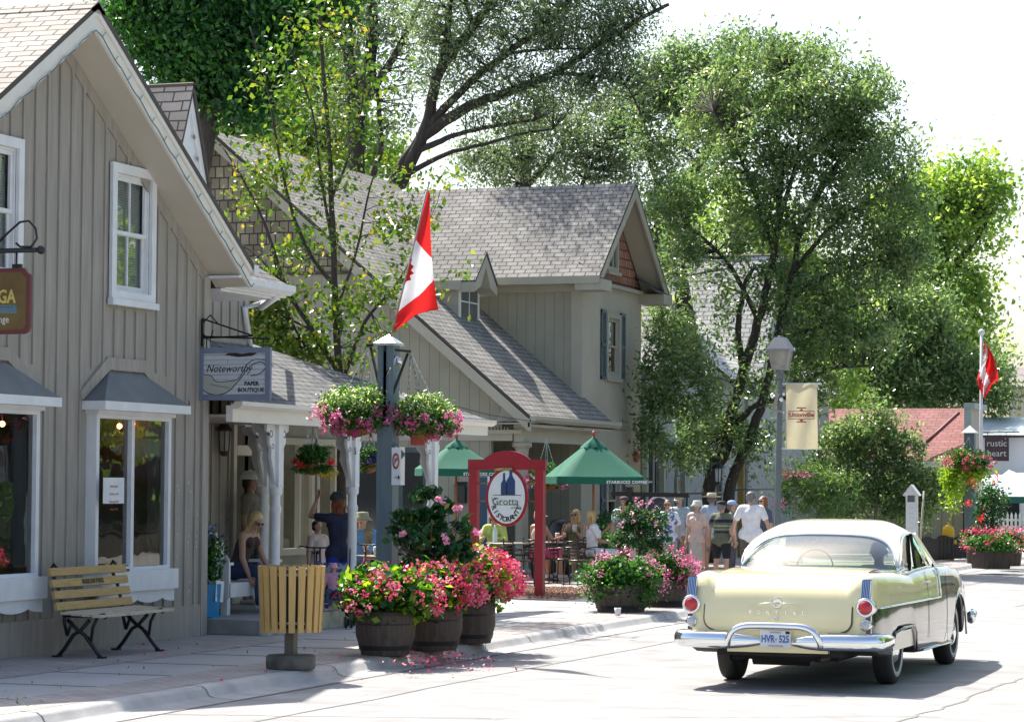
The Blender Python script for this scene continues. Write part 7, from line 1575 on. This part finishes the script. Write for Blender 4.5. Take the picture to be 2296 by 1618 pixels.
    for k,sd in(('l',1),('r',-1)):
        an=J['an'+k]; ft=V((sd*.15,-1,0)).normalized(); vv,ff=fuse([(an+V((0,.035,-.045))*s,an+(ft*.14+V((0,0,-.052)))*s,.042*s,.036*s)],.01,1); b=MB(); b.idx(vv,ff); b.build('shoe',mat('shoe_%d'%int(shoe[0]*100),shoe,.6),T,False)
    # hats
    if hat:
        hm=mat('hat_%d_%d'%(int(hatc[0]*99),int(hatc[2]*99)),hatc,.85,var=.1,scale=10); M=frame((0,0,0),sd_,-f) ; M=Matrix((sd_,-f,ht)).transposed().to_4x4(); o=hc+ht*.04*s-f*.005*s
        b=MB()
        if hat in('cap','visor','helmet'):
            if hat=='helmet':
                b.lathe([(.105*s,.0),(.112*s,.03*s),(.10*s,.075*s),(.06*s,.115*s),(.001,.125*s)],o,20,M=M,sy=1.25,cap=False)
                for q in(-1,0,1): b.bar(o+sd_*q*.045*s+f*.1*s+ht*.06*s,o+sd_*q*.04*s-f*.12*s+ht*.07*s,.012,.02,1)
                b.build('helmet',[hm,M_black],T,False)
            else:
                if hat=='cap': b.lathe([(.098*s,-.005),(.099*s,.03*s),(.085*s,.068*s),(.045*s,.09*s),(.001,.094*s)],o,20,M=M,sy=1.08,cap=False)
                else: b.lathe([(.099*s,-.005),(.1*s,.03*s)],o,20,M=M,sy=1.08,cap=False)
                P=[]
                for i in range(9):
                    a=-1+i/4; P.append(o+sd_*a*.085*s+f*(.09+.085*(1-a*a))*s-ht*(.012+.015*a*a))
                Q=[o+sd_*(-1+i/4)*.085*s+f*(.05*(1-(-1+i/4)**2)+.045)*s for i in range(9)]
                b.grid([Q,P]); b.build('cap' if hat=='cap' else 'visor',hm,T,False).modifiers.new('s','SOLIDIFY').thickness=.006
        elif hat=='bucket':
            b.lathe([(.155*s,-.045*s),(.105*s,.0),(.095*s,.055*s),(.085*s,.075*s),(.001,.08*s)],o,24,M=M,sy=1.08,cap=False); b.build('hat',hm,T,False).modifiers.new('s','SOLIDIFY').thickness=.006
        elif hat=='wide':
            b.lathe([(.195*s,.015*s),(.19*s,-.01*s),(.105*s,-.005),(.098*s,.055*s),(.085*s,.08*s),(.001,.082*s)],o,26,M=M,sy=1.08,cap=False); b.lathe([(.107*s,.0),(.102*s,.03*s)],o,24,1,M=M,sy=1.09,cap=False); b.build('hat',[hm,cloth('hat_band',(.25,.2,.14))],T,False)
    T['_J']=0
    return T,J
DY=-1.5
def at(px,Y):
    Y+=DY if Y>46 else 0
    q=onY(px,1200,Y); return V((q.x,Y,SZ+.004))
def Hof(px,ytop,Y): return (onY(px,ytop,Y).z-.124)
FACE=lambda px,Y:math.atan2(CAM[0]-onY(px,1200,Y).x,0-Y)  # unused
# rz: 0 faces -Y (towards the viewer); PI faces away
hang=[((.2,.0,-1),(.08,-.12,-1)),((-.2,.0,-1),(-.08,-.12,-1))]
crowd='people standing outside the white house'
def stand(px,ytop,Y,label,rz,**k):
    H=min(1.86,max(1.5,Hof(px,ytop,Y+DY)/1.03)); return person(label,at(px,Y),rz,H,group=None,**k)
stand(1399,1112,52.0,'person in a dark cap and pale floral shirt, leftmost in the standing crowd',.5,hair='brown',hat='cap',hatc=(.10,.06,.07),top='floral',topc=(.5,.52,.48),top2='print',bottom='trousers_khaki',botc=(.25,.22,.16),build=1.05)
stand(1412,1128,50.6,'person in black cap and white blouse carrying a pink edged bag behind the rose tree',-.7,hair='brown',hat='cap',hatc=(.012,.012,.014),top='white_blouse',topc=(.72,.72,.74),bottom='trousers_cream',botc=(.55,.5,.4),female=True,arms=[((.3,-.5,-.8),(.1,-1,.1)),((-.25,.0,-1),(-.1,-.3,-1))])
stand(1474,1128,52.6,'person in a small pale blue bucket hat half hidden by the dark haired woman',.3,hair='brown',hat='bucket',hatc=(.28,.34,.55),top='white_tee',topc=(.7,.7,.72),bottom='trousers_dark',botc=(.08,.08,.1),female=True)
stand(1497,1118,50.4,'woman with dark hair and sunglasses in blue printed white shirt holding a red cap',.2,hair='brown',hlen=.08,glasses='dark',top='print_white',topc=(.68,.68,.72),top2='print',bottom='trousers_grey',botc=(.3,.29,.27),female=True,build=1.12,arms=[((.35,-.1,-1),(.05,-.7,-.6)),((-.25,-.1,-1),(.3,-.8,-.2))])
stand(1524,1107,53.2,'man in a beige and green cap, pale blue shirt and khaki trousers',-.25,hair='grey',hat='cap',hatc=(.45,.42,.32),top='pale_blue',topc=(.36,.46,.52),bottom='trousers_khaki2',botc=(.24,.20,.15),head=(.2,.25))
stand(1563,1120,51.2,'woman in white bucket hat, pale pink top and light skirt',-.15,hair='brown',hat='bucket',hatc=(.62,.6,.52),top='pale_pink',topc=(.60,.46,.41),bottom='skirt_pale',botc=(.42,.42,.39),female=True,build=1.06)
stand(1596,1103,53.4,'man in wide brimmed cream hat and pale blue shirt seen from behind',2.9,hair='grey',hat='wide',hatc=(.5,.45,.35),top='sky_blue',topc=(.45,.55,.68),bottom='shorts_tan',botc=(.3,.25,.2),top2=None)
stand(1618,1122,50.8,'heavy man in black cap, green striped shirt and black shorts seen from behind',2.75,hair='grey',hat='cap',hatc=(.012,.012,.015),top='olive_stripe',topc=(.11,.13,.08),stripes=True,bottom='shorts_black',botc=(.012,.012,.018),build=1.3,arms=[((.42,.0,-1),(.1,-.1,-1)),((-.42,0,-1),(-.1,-.1,-1))],shoe=(.03,.03,.03))
stand(1641,1134,53.0,'person in a light blue cap between two men with backs turned',1.6,hair='grey',hat='cap',hatc=(.38,.45,.65),top='grey_top',topc=(.2,.22,.22),bottom='trousers_dark2',botc=(.07,.07,.09),female=True)
stand(1684,1100,50.6,'tall grey haired man in a loose white shirt seen from behind',3.0,hair='grey',top='bright_white',topc=(.74,.74,.76),bottom='trousers_brown',botc=(.10,.09,.08),build=1.25,arms=[((.5,.05,-1),(.25,-.1,-1)),((-.5,.05,-1),(-.25,-.1,-1))])
stand(1710,1110,51.8,'woman with long auburn hair and sunglasses in a dark blue top',-.5,hair='auburn',hlen=.24,glasses='dark',top='slate_blue',topc=(.07,.09,.13),bottom='trousers_dark3',botc=(.06,.06,.09),female=True,build=1.05)
# bag and cap held
q=onY(1398,1245,50.3+DY); b=MB(); b.lathe([(.06,-.16),(.13,-.12),(.15,.02),(.10,.15),(.02,.17)],q,14,sy=.5); BG=b.build('handbag',cloth('pink_bag',(.5,.12,.15))); tag(BG,'pink and black handbag hanging from the white bloused person','bag'); b=MB(); b.lathe([(.1,-.13),(.135,-.1),(.155,.0)],q,14,sy=.52,cap=False); b.build('panel',M_black,BG)
q=onY(1515,1262,50.05+DY); b=MB(); b.lathe([(.001,-.14),(.07,-.12),(.10,-.03),(.08,.1),(.03,.13)],q,12,sy=.6); BG=b.build('camera_bag',M_black); tag(BG,'black camera bag with a red badge held by the sunglassed woman','bag'); b=MB(); b.box(q+V((-.05,-.075,-.0)),q+V((.05,-.06,.06))); b.build('badge',MATS['red_plate'],BG)
# ---------------- cafe furniture
M_chm=mat('cafe_metal',(.06,.045,.035),.35,metal=.6); M_cht=mat('cafe_table_top',(.30,.27,.22),.35,var=.15)
def chair_proto():
    T=thing('cafe_chair',(0,0,.124),'x','chair')
    for sx in(-1,1):
        b=MB(); b.tube([(sx*.2,-.2,0),(sx*.19,-.19,.44)],.012,6); b.build('leg',M_chm,T,False)
        b=MB(); b.tube([(sx*.2,.22,0),(sx*.19,.19,.45),(sx*.18,.24,.85)],.012,6); b.build('leg',M_chm,T,False)
        b=MB(); b.tube([(sx*.2,.2,.64),(sx*.24,.0,.67),(sx*.24,-.16,.66),(sx*.21,-.19,.45)],.012,6); b.build('armrest',M_chm,T,False)
    b=MB(); b.lathe([(.001,0),(.21,0),(.22,.015),(.21,.03),(.001,.03)],(0,0,.44),20); b.build('seat',M_chm,T,False)
    b=MB()
    for k in range(5): b.tube([(-.18,.205+k*.008,.56+k*.06),(0,.235+k*.008,.56+k*.06),(.18,.205+k*.008,.56+k*.06)],.013,6,flat=1.3)
    b.build('backrest',M_chm,T,False); return T
CH=chair_proto()
def chair(px,Y,rz,lab,first=[True]):
    if first[0]: c=CH; first[0]=False
    else: c=copytree(CH)
    c.location=at(px,Y); c.rotation_euler.z=rz; c['label']=lab; c['group']='metal cafe chairs'; return c
def table(px,Y,lab,r=.42,top=M_cht):
    T=thing('cafe_table',at(px,Y),lab,'table','round cafe tables'); b=MB(); b.lathe([(.001,0),(r,0),(r+.01,.012),(r,.025),(.001,.025)],(0,0,.72),32); b.build('tabletop',top,T,False)
    b=MB(); b.tube([(0,0,.02),(0,0,.72)],.03,10); b.build('pedestal',M_chm,T,False); b=MB(); b.lathe([(.2,0),(.2,.015),(.05,.04)],(0,0,0),20); b.build('base',M_chm,T,False); return T
table(1145,48.4,'round cafe table with a tall white bottle beside the red sign post',.46); table(1335,50.2,'round cafe table around the cedar umbrella pole',.5)
table(1232,49.6,'small round cafe table between the women in pink and white',.33); table(835,37.5,'small table with a coffee cup in front of the man in a sun hat',.35)
table(985,47.0,'round cafe table under the half hidden green umbrella',.4)
def sit(px,Y,label,rz,hscale=1.66,**k):
    return person(label,at(px,Y),rz,hscale,pose='sit',**k)
lap=[((.25,-.55,-.8),(-.35,-1,.15)),((-.25,-.55,-.8),(.35,-1,.15))]
sit(1112,49.0,'woman with short blond hair and sunglasses in a lime green top, looking down at table',.15,hair='blond',hlen=.03,glasses='dark',top='lime',topc=(.42,.50,.13),bottom='shorts_denim',botc=(.15,.26,.33),sleeve='long',female=True,lean=.35,head=(0,.25),build=1.1,arms=lap,legs=[((.12,-1,.02),(-.3,-.25,-1)),((-.1,-1,.1),(.5,-.35,-1))],shoe=(.6,.6,.62),sk='mid')
sit(1208,48.7,'woman in white visor and pink skirt seated with her tanned back to the viewer',2.75,hair='blond',hlen=.05,hat='visor',hatc=(.72,.7,.66),top='cream_halter',topc=(.5,.42,.35),sleeve='none',bottom='skirt_pink',botc=(.62,.07,.16),female=True,sk='tan',head=(-.5,.2),arms=[((.35,-.4,-.9),(.1,-1,.35)),((-.35,-.4,-.9),(-.1,-1,.3))])
sit(1290,50.6,'blond woman in dark glasses and olive top holding a clear cup',-.1,hair='blond',hlen=.13,glasses='dark',top='olive_vest',topc=(.16,.16,.09),sleeve='none',bottom='capris_sand',botc=(.45,.42,.36),female=True,sk='mid',arms=[((.15,-.6,-.8),(-.35,-.6,.7)),((-.15,-.6,-.8),(.35,-.6,.7))])
sit(1328,49.4,'long haired blond woman in a white blouse turned away from the viewer',2.2,hair='blond',hlen=.34,top='white_wrap',topc=(.72,.72,.72),sleeve='short',bottom='trousers_white',botc=(.66,.66,.66),female=True,sk='tan',arms=[((.3,-.6,-.7),(-.2,-.6,.6)),((-.2,-.3,-.9),(.3,-1,.1))])
sit(812,38.2,'man in a grey sun hat, blue shirt and khaki vest at a small table',.15,hair='brown',hat='bucket',hatc=(.25,.25,.18),top='blue_shirt',topc=(.08,.22,.50),top2='vest',sleeve='long',bottom='trousers_tan3',botc=(.2,.17,.12),hscale=1.75,arms=lap,sk='mid')
chair(1118,49.35,.2,'metal cafe chair under the woman in lime green'); chair(1208,48.5,2.75,'metal cafe chair under the woman in the pink skirt'); chair(1292,50.9,-.1,'metal cafe chair under the woman holding a clear cup'); chair(1328,49.25,2.2,'metal cafe chair under the woman in white')
chair(1265,48.2,1.5,'empty metal cafe chair facing the small table right of the red post'); chair(1170,50.6,-1.2,'empty metal cafe chair in the shade behind the oval sign'); chair(812,38.45,.15,'metal cafe chair under the man in the sun hat'); chair(1300,47.6,2.6,'empty metal cafe chair nearest the geranium tubs')
chair(1165,46.9,2.4,'empty metal cafe chair right of the bottle table'); chair(975,48.3,.3,'empty metal cafe chair under the half hidden umbrella')
def cup(p,label,col,h=.12,r=.04,lid=True,nm='coffee_cup'):
    b=MB(); b.lathe([(r*.75,0),(r,h),(r*.9,h)],p,14); o=b.build(nm,mat('cup_%d'%int(col[2]*99),col,.5)); tag(o,label,'cup')
    if lid: q=MB(); q.lathe([(r*1.05,h),(r*1.05,h+.008),(r*.8,h+.02),(.001,h+.02)],p,14); q.build('lid',M_white,o)
tz=.124+.746
def pt(px,Y,z):
    Y+=DY if Y>46 else 0
    q=onY(px,1200,Y); return V((q.x,Y,z))
p=pt(1110,48.35,tz); b=MB(); b.lathe([(.04,0),(.045,.02),(.045,.20),(.018,.28),(.018,.33)],p,16); tag(b.build('water_bottle',mat('frosted_aqua_bottle',(.62,.8,.78),.3)),'tall frosted white bottle standing on the cafe table','bottle')
cup(pt(1250,49.5,tz),'pinkish iced drink cup on the small cafe table',(.6,.3,.25),.15,.045); cup(pt(843,37.4,tz),'white paper coffee cup on the small table by blue post',(.65,.62,.55)); cup(pt(1288,50.2,1.05),'clear plastic cup held up by the blond woman in dark glasses',(.6,.62,.6),.12,.045)
q=at(1258,51.4); b=MB(); b.lathe([(.2,0),(.24,.1),(.26,1.0),(.2,1.12),(.05,1.16)],q,18); o=b.build('bin',M_black); tag(o,'tall black rounded waste bin behind the seated cafe women','bin')
q=at(1320,48.85); b=MB(); b.lathe([(.001,0),(.1,.01),(.12,.1),(.08,.22),(.03,.28)],q+V((.1,0,.1)),12,sy=.6); tag(b.build('white_bag',cloth('white_canvas',(.6,.6,.55))),'small white bag hanging beside the white bloused woman','bag')
# ---------------- porch people
py=onX(556,1200,-.95).y
person('blond woman in a brown strappy top seated on the white porch seat',(-.95,py-.35,.30),1.45,1.72,hair='blond',hlen=.26,sk='mid',pose='sit',seat=.44,top='brown_strap',topc=(.07,.045,.045),sleeve='none',bottom='trousers_denim',botc=(.03,.05,.13),female=True,lean=.42,head=(-.1,.3),glasses='dark',arms=[((.2,-.25,-1),(.1,-.5,-.9)),((-.2,-.15,-1),(-.05,-.5,-1))])
py=onX(575,1200,-1.6).y
person('cyclist in a white helmet and khaki shirt standing in the shop doorway',(-1.7,py,.30),1.7,1.76,hair='black',sk='dark',hat='helmet',hatc=(.55,.57,.58),top='khaki_shirt',topc=(.17,.15,.11),sleeve='short',bottom='shorts_black2',botc=(.012,.012,.015))
q=onZ(757,1385,.124); Hm=(onY(757,1108,q.y).z-.124)/1.02
mo,Jm=person('woman with red ponytail in navy shirt and blue shorts adjusting her helmet',(q.x,q.y,.124),-2.15,1.66,hair='red',hlen=.16,hat='helmet',hatc=(.05,.07,.07),top='navy_tee',topc=(.02,.025,.06),bottom='shorts_blue',botc=(.01,.035,.32),female=True,arms=[((.4,-.75,.1),(-.45,-.05,.9)),((-.4,-.75,.1),(.45,-.05,.9))],sk='mid',head=(0,.1))
q2=onZ(722,1380,.124); person('child in a pink and white shirt standing before the navy shirted woman',(q2.x-.25,q2.y+.4,.124),1.2,1.30,hair='black',hlen=.03,top='pale_child_tee',topc=(.60,.48,.45),bottom='shorts_khaki',botc=(.25,.2,.13),head=(0,-.1))
# ---------------- white porch seat with picket back, flowers, bucket
SB=thing('picket_bench',(-.9,31.0,.30),'white wooden porch seat with picket back beside the doorway','bench')
ya,yb=onX(490,1200,-.75).y,onX(600,1200,-.75).y
b=MB(); x0,x1=-1.45,-.62
for yy in(ya,yb):
    for xx in(x0,x1-.09): b.box((xx,yy,.30),(xx+.09,yy+.09,.93))
b.build('leg_frame',M_white,SB); b=MB(); b.box((x0,ya,.66),(x1,yb+.09,.70)); b.box((x1-.03,ya,.52),(x1,yb+.09,.66)); b.build('seat',M_white,SB)
for yy in(ya,yb): b=MB(); b.box((x0-.02,yy-.02,.93),(x1+.03,yy+.12,.965)); b.build('armrest',M_white,SB)
b=MB()
for i in range(9):
    yy=ya+.05+i*(yb-ya-.05)/8; hh=1.15+.28*math.sin(PI*i/8); b.prism([(x0,yy,.6),(x0,yy+.09,.6),(x0,yy+.09,hh),(x0,yy+.045,hh+.06),(x0,yy,hh)],(.025,0,0))
b.build('picket_back',M_white,SB)
b=MB(); 
for i in range(5): xx=x0+.1+i*.17; b.prism([(xx,ya-.02,.5),(xx+.09,ya-.02,.5),(xx+.09,ya-.02,1.0),(xx+.045,ya-.02,1.06),(xx,ya-.02,1.0)],(0,-.02,0))
b.build('side_picket',M_white,SB)
yq=29.75; q=onY(468,1340,yq); TB=thing('blue_tote',(q.x,yq,.30),'bright blue bag of cut flowers with a white card on the porch','bag'); zt=onX(470,1300,-.15).z
b=MB(); b.prism([(-.12,-.13,0),(.12,-.13,0),(.12,.13,0),(-.12,.13,0)],(0,0,.02)); b.lathe([(.14,0),(.17,.42),(.16,.42),(.13,.03)],(0,0,0),4,sm=False); b.build('bag_body',mat('bright_blue_plastic',(.03,.28,.55),.4),TB,False)
b=MB(); b.box((.125,-.1,.2),(.13,.12,.46),0,Matrix.Rotation(-.1,4,'X')); b.build('card',M_white,TB,False); b=MB(); text_mb(b,"IT'S HERE",.045,frame((.134,.0,.40),(0,1,0),(0,0,1)),0,.001) if 0 else (b.box((.131,-.05,.38),(.133,.06,.395)),b.box((.131,-.05,.27),(.133,.06,.285))); b.build('card_marks',MATS['red_ink'],TB,False)
for (dz,n,m_,s_,dy) in((.62,260,LF_ger,.08,0),(.85,260,LF_ger,.08,.05),(1.0,70,FL_bl,.06,-.05),(.92,30,FL_yel,.06,.08)): leaf_mesh('bouquet',np.array((0,dy,dz))+RNG.normal(size=(n,3))*np.array((.07,.09,.11)),s_,m_,parent=TB,world=False)
# ---------------- stroller
q=onZ(742,1408,.124); ST=thing('stroller',q+V((-.1,.25,0)),'folding stroller with patterned navy fabric parked behind the litter bin','stroller',rz=.4)
M_fr2=mat('stroller_frame',(.05,.05,.06),.4,metal=.5)
for i,(x,y) in enumerate(((-.22,-.28),(.22,-.28),(-.25,.3),(.25,.3))):
    for dx in(-.035,.035):
        b=MB(); b.lathe([(.02,-.015),(.07,-.018),(.08,0),(.07,.018),(.02,.015)],(x+dx,y,.08),16,M=Matrix.Rotation(PI/2,4,'Y')); b.build('wheel',M_rubber if 'tyre_rubber' in MATS else M_black,ST,False)
for sx in(-1,1):
    b=MB(); b.tube([(sx*.22,-.28,.1),(sx*.22,.1,.5),(sx*.23,.38,.95),(sx*.23,.44,1.0)],.011,6); b.tube([(sx*.25,.3,.1),(sx*.22,-.05,.5)],.011,6); b.build('frame_tube',M_fr2,ST,False)
b=MB(); b.grid([[(-.2,-.22,.32),(.2,-.22,.32)],[(-.2,.02,.30),(.2,.02,.30)],[(-.2,.2,.55),(.2,.2,.55)],[(-.2,.3,.82),(.2,.3,.82)]]); o=b.build('seat_sling',mat('navy_floral',(.03,.04,.13),.8,col2=(.30,.30,.38),scale=14,sharp=True),ST,False); o.modifiers.new('s','SOLIDIFY').thickness=.02
b=MB(); b.box((-.18,.28,.35),(.18,.4,.8)); b.build('back_bag',MATS['navy_floral'],ST,False,bevel=.04)
BB=person('baby in a big pink sun hat sitting in the stroller',q+V((-.1,.3,.22)),.4,.78,hair='blond',hat='bucket',hatc=(.62,.28,.42),top='pink_baby',topc=(.55,.3,.4),bottom='trousers_navy',botc=(.05,.06,.12),pose='sit',seat=.12,shoe=(.5,.5,.6),build=1.1)
# ---------------- bicycles
def bike(loc,rz,col,label):
    T=thing('bicycle',loc,label,'bicycle',rz=rz); mf=mat('bike_paint_%d'%int(col[2]*99),col,.3,coat=.5)
    for y in(-.52,.52):
        w=MB(); w.lathe([(.31,-.02),(.335,-.018),(.345,0),(.335,.018),(.31,.02)],(0,y,.345),32,0,M=Matrix.Rotation(PI/2,4,'Y'),cap=False); o=w.build('wheel',M_rubber,T,False)
        w=MB(); [w.bar((0,y,.345),(0,y+.32*math.cos(a),.345+.32*math.sin(a)),.003,.003) for a in np.linspace(0,2*PI,17)[:-1]]; w.build('spokes',M_chain,o,False)
    b=MB(); bb=(0,.05,.30); b.tube([(0,.52,.345),bb,(0,.18,.78)],.014,6); b.tube([(0,.16,.72),(0,-.36,.78),(0,-.38,.70),bb],.017,6); b.tube([(0,.52,.345),(0,.17,.7)],.011,6); b.tube([(0,-.36,.82),(0,-.52,.345)],.016,6); b.build('frame',mf,T,False)
    b=MB(); b.lathe([(.001,0),(.07,.0),(.08,.02),(.04,.05),(.001,.05)],(0,.2,.86),12,sy=1.8,sx=.8); b.tube([(0,.18,.78),(0,.19,.88)],.012,6); b.build('saddle',M_black,T,False)
    b=MB(); b.tube([(-.28,-.28,.98),(-.12,-.35,.96),(.12,-.35,.96),(.28,-.28,.98)],.012,6); b.tube([(0,-.36,.8),(0,-.36,.97)],.012,6); b.build('handlebar',M_black,T,False)
    b=MB(); b.lathe([(.06,0),(.09,.0),(.09,.01),(.06,.01)],(-.02,.05,.30),18,M=Matrix.Rotation(PI/2,4,'Y')); b.bar((-.04,.05,.3),(-.04,.12,.16),.015,.02); b.build('crank',M_chain,T,False); return T
p=onX(690,1200,-.9); bike((-.9,p.y+.35,.124),.5,(.04,.03,.16),'purple bicycle leaning behind the first white porch post')
p=onX(822,1200,-.6); bike((-.6,p.y+.7,.124),-.5,(.30,.02,.03),'dark red bicycle standing left of the slate blue post')
p=onX(925,1250,1.0); bike((.4,p.y+1.2,.124),.9,(.02,.02,.025),'black bicycle half hidden behind the hibiscus')
# small barrel-shaped wooden tub at wall
q=onX(700,1280,-1.75); b=MB(); T=thing('wooden_tub',(q.x+.1,q.y,.124),'weathered wooden half barrel against the shop front wall','tub'); barrel(T,.55,.33,.3)
# passenger in the car
person('passenger seen through the rear window of the vintage car',(8.27,27.72,.42),PI,1.62,hair='grey',sk='mid',pose='sit',seat=.10,top='pale_shirt',topc=(.5,.52,.55),bottom='trousers_dark4',botc=(.05,.05,.07),legs=[((.1,-1,.05),(0,-.8,-.5)),((-.1,-1,.05),(0,-.8,-.5))])
# porch wall lamp on big house/ lantern post by the trees
LT=thing('post_lantern',onY(1609,1062,58.5),'small dark lantern between the twin tree trunks','lantern'); lantern(LT,1.3,M_black)
# utility cable
b=MB(); b.tube([tuple(onY(px,py,40+(px-930)*.03)) for px,py in((930,870),(1000,905),(1100,930),(1200,945),(1310,962))],.008,4); b.tube([tuple(onX(px,py,-3.9)) for px,py in((1310,962),(1370,965),(1435,960))],.01,4); tag(b.build('cable',M_black),'thin dark cable sagging across the khaki house','cable')
# scattered leaves and litter on pavement
P=[]
for i in range(120): q=onZ(random.uniform(0,1100),random.uniform(1430,1600),.13); P.append((q.x,q.y,.132)) if q.x<2.9 else None
tag(leaf_mesh('fallen_leaves',np.array(P),.045,LF_sap,up=4),'few dry leaves scattered on the shaded pavement','leaves',kind='stuff')
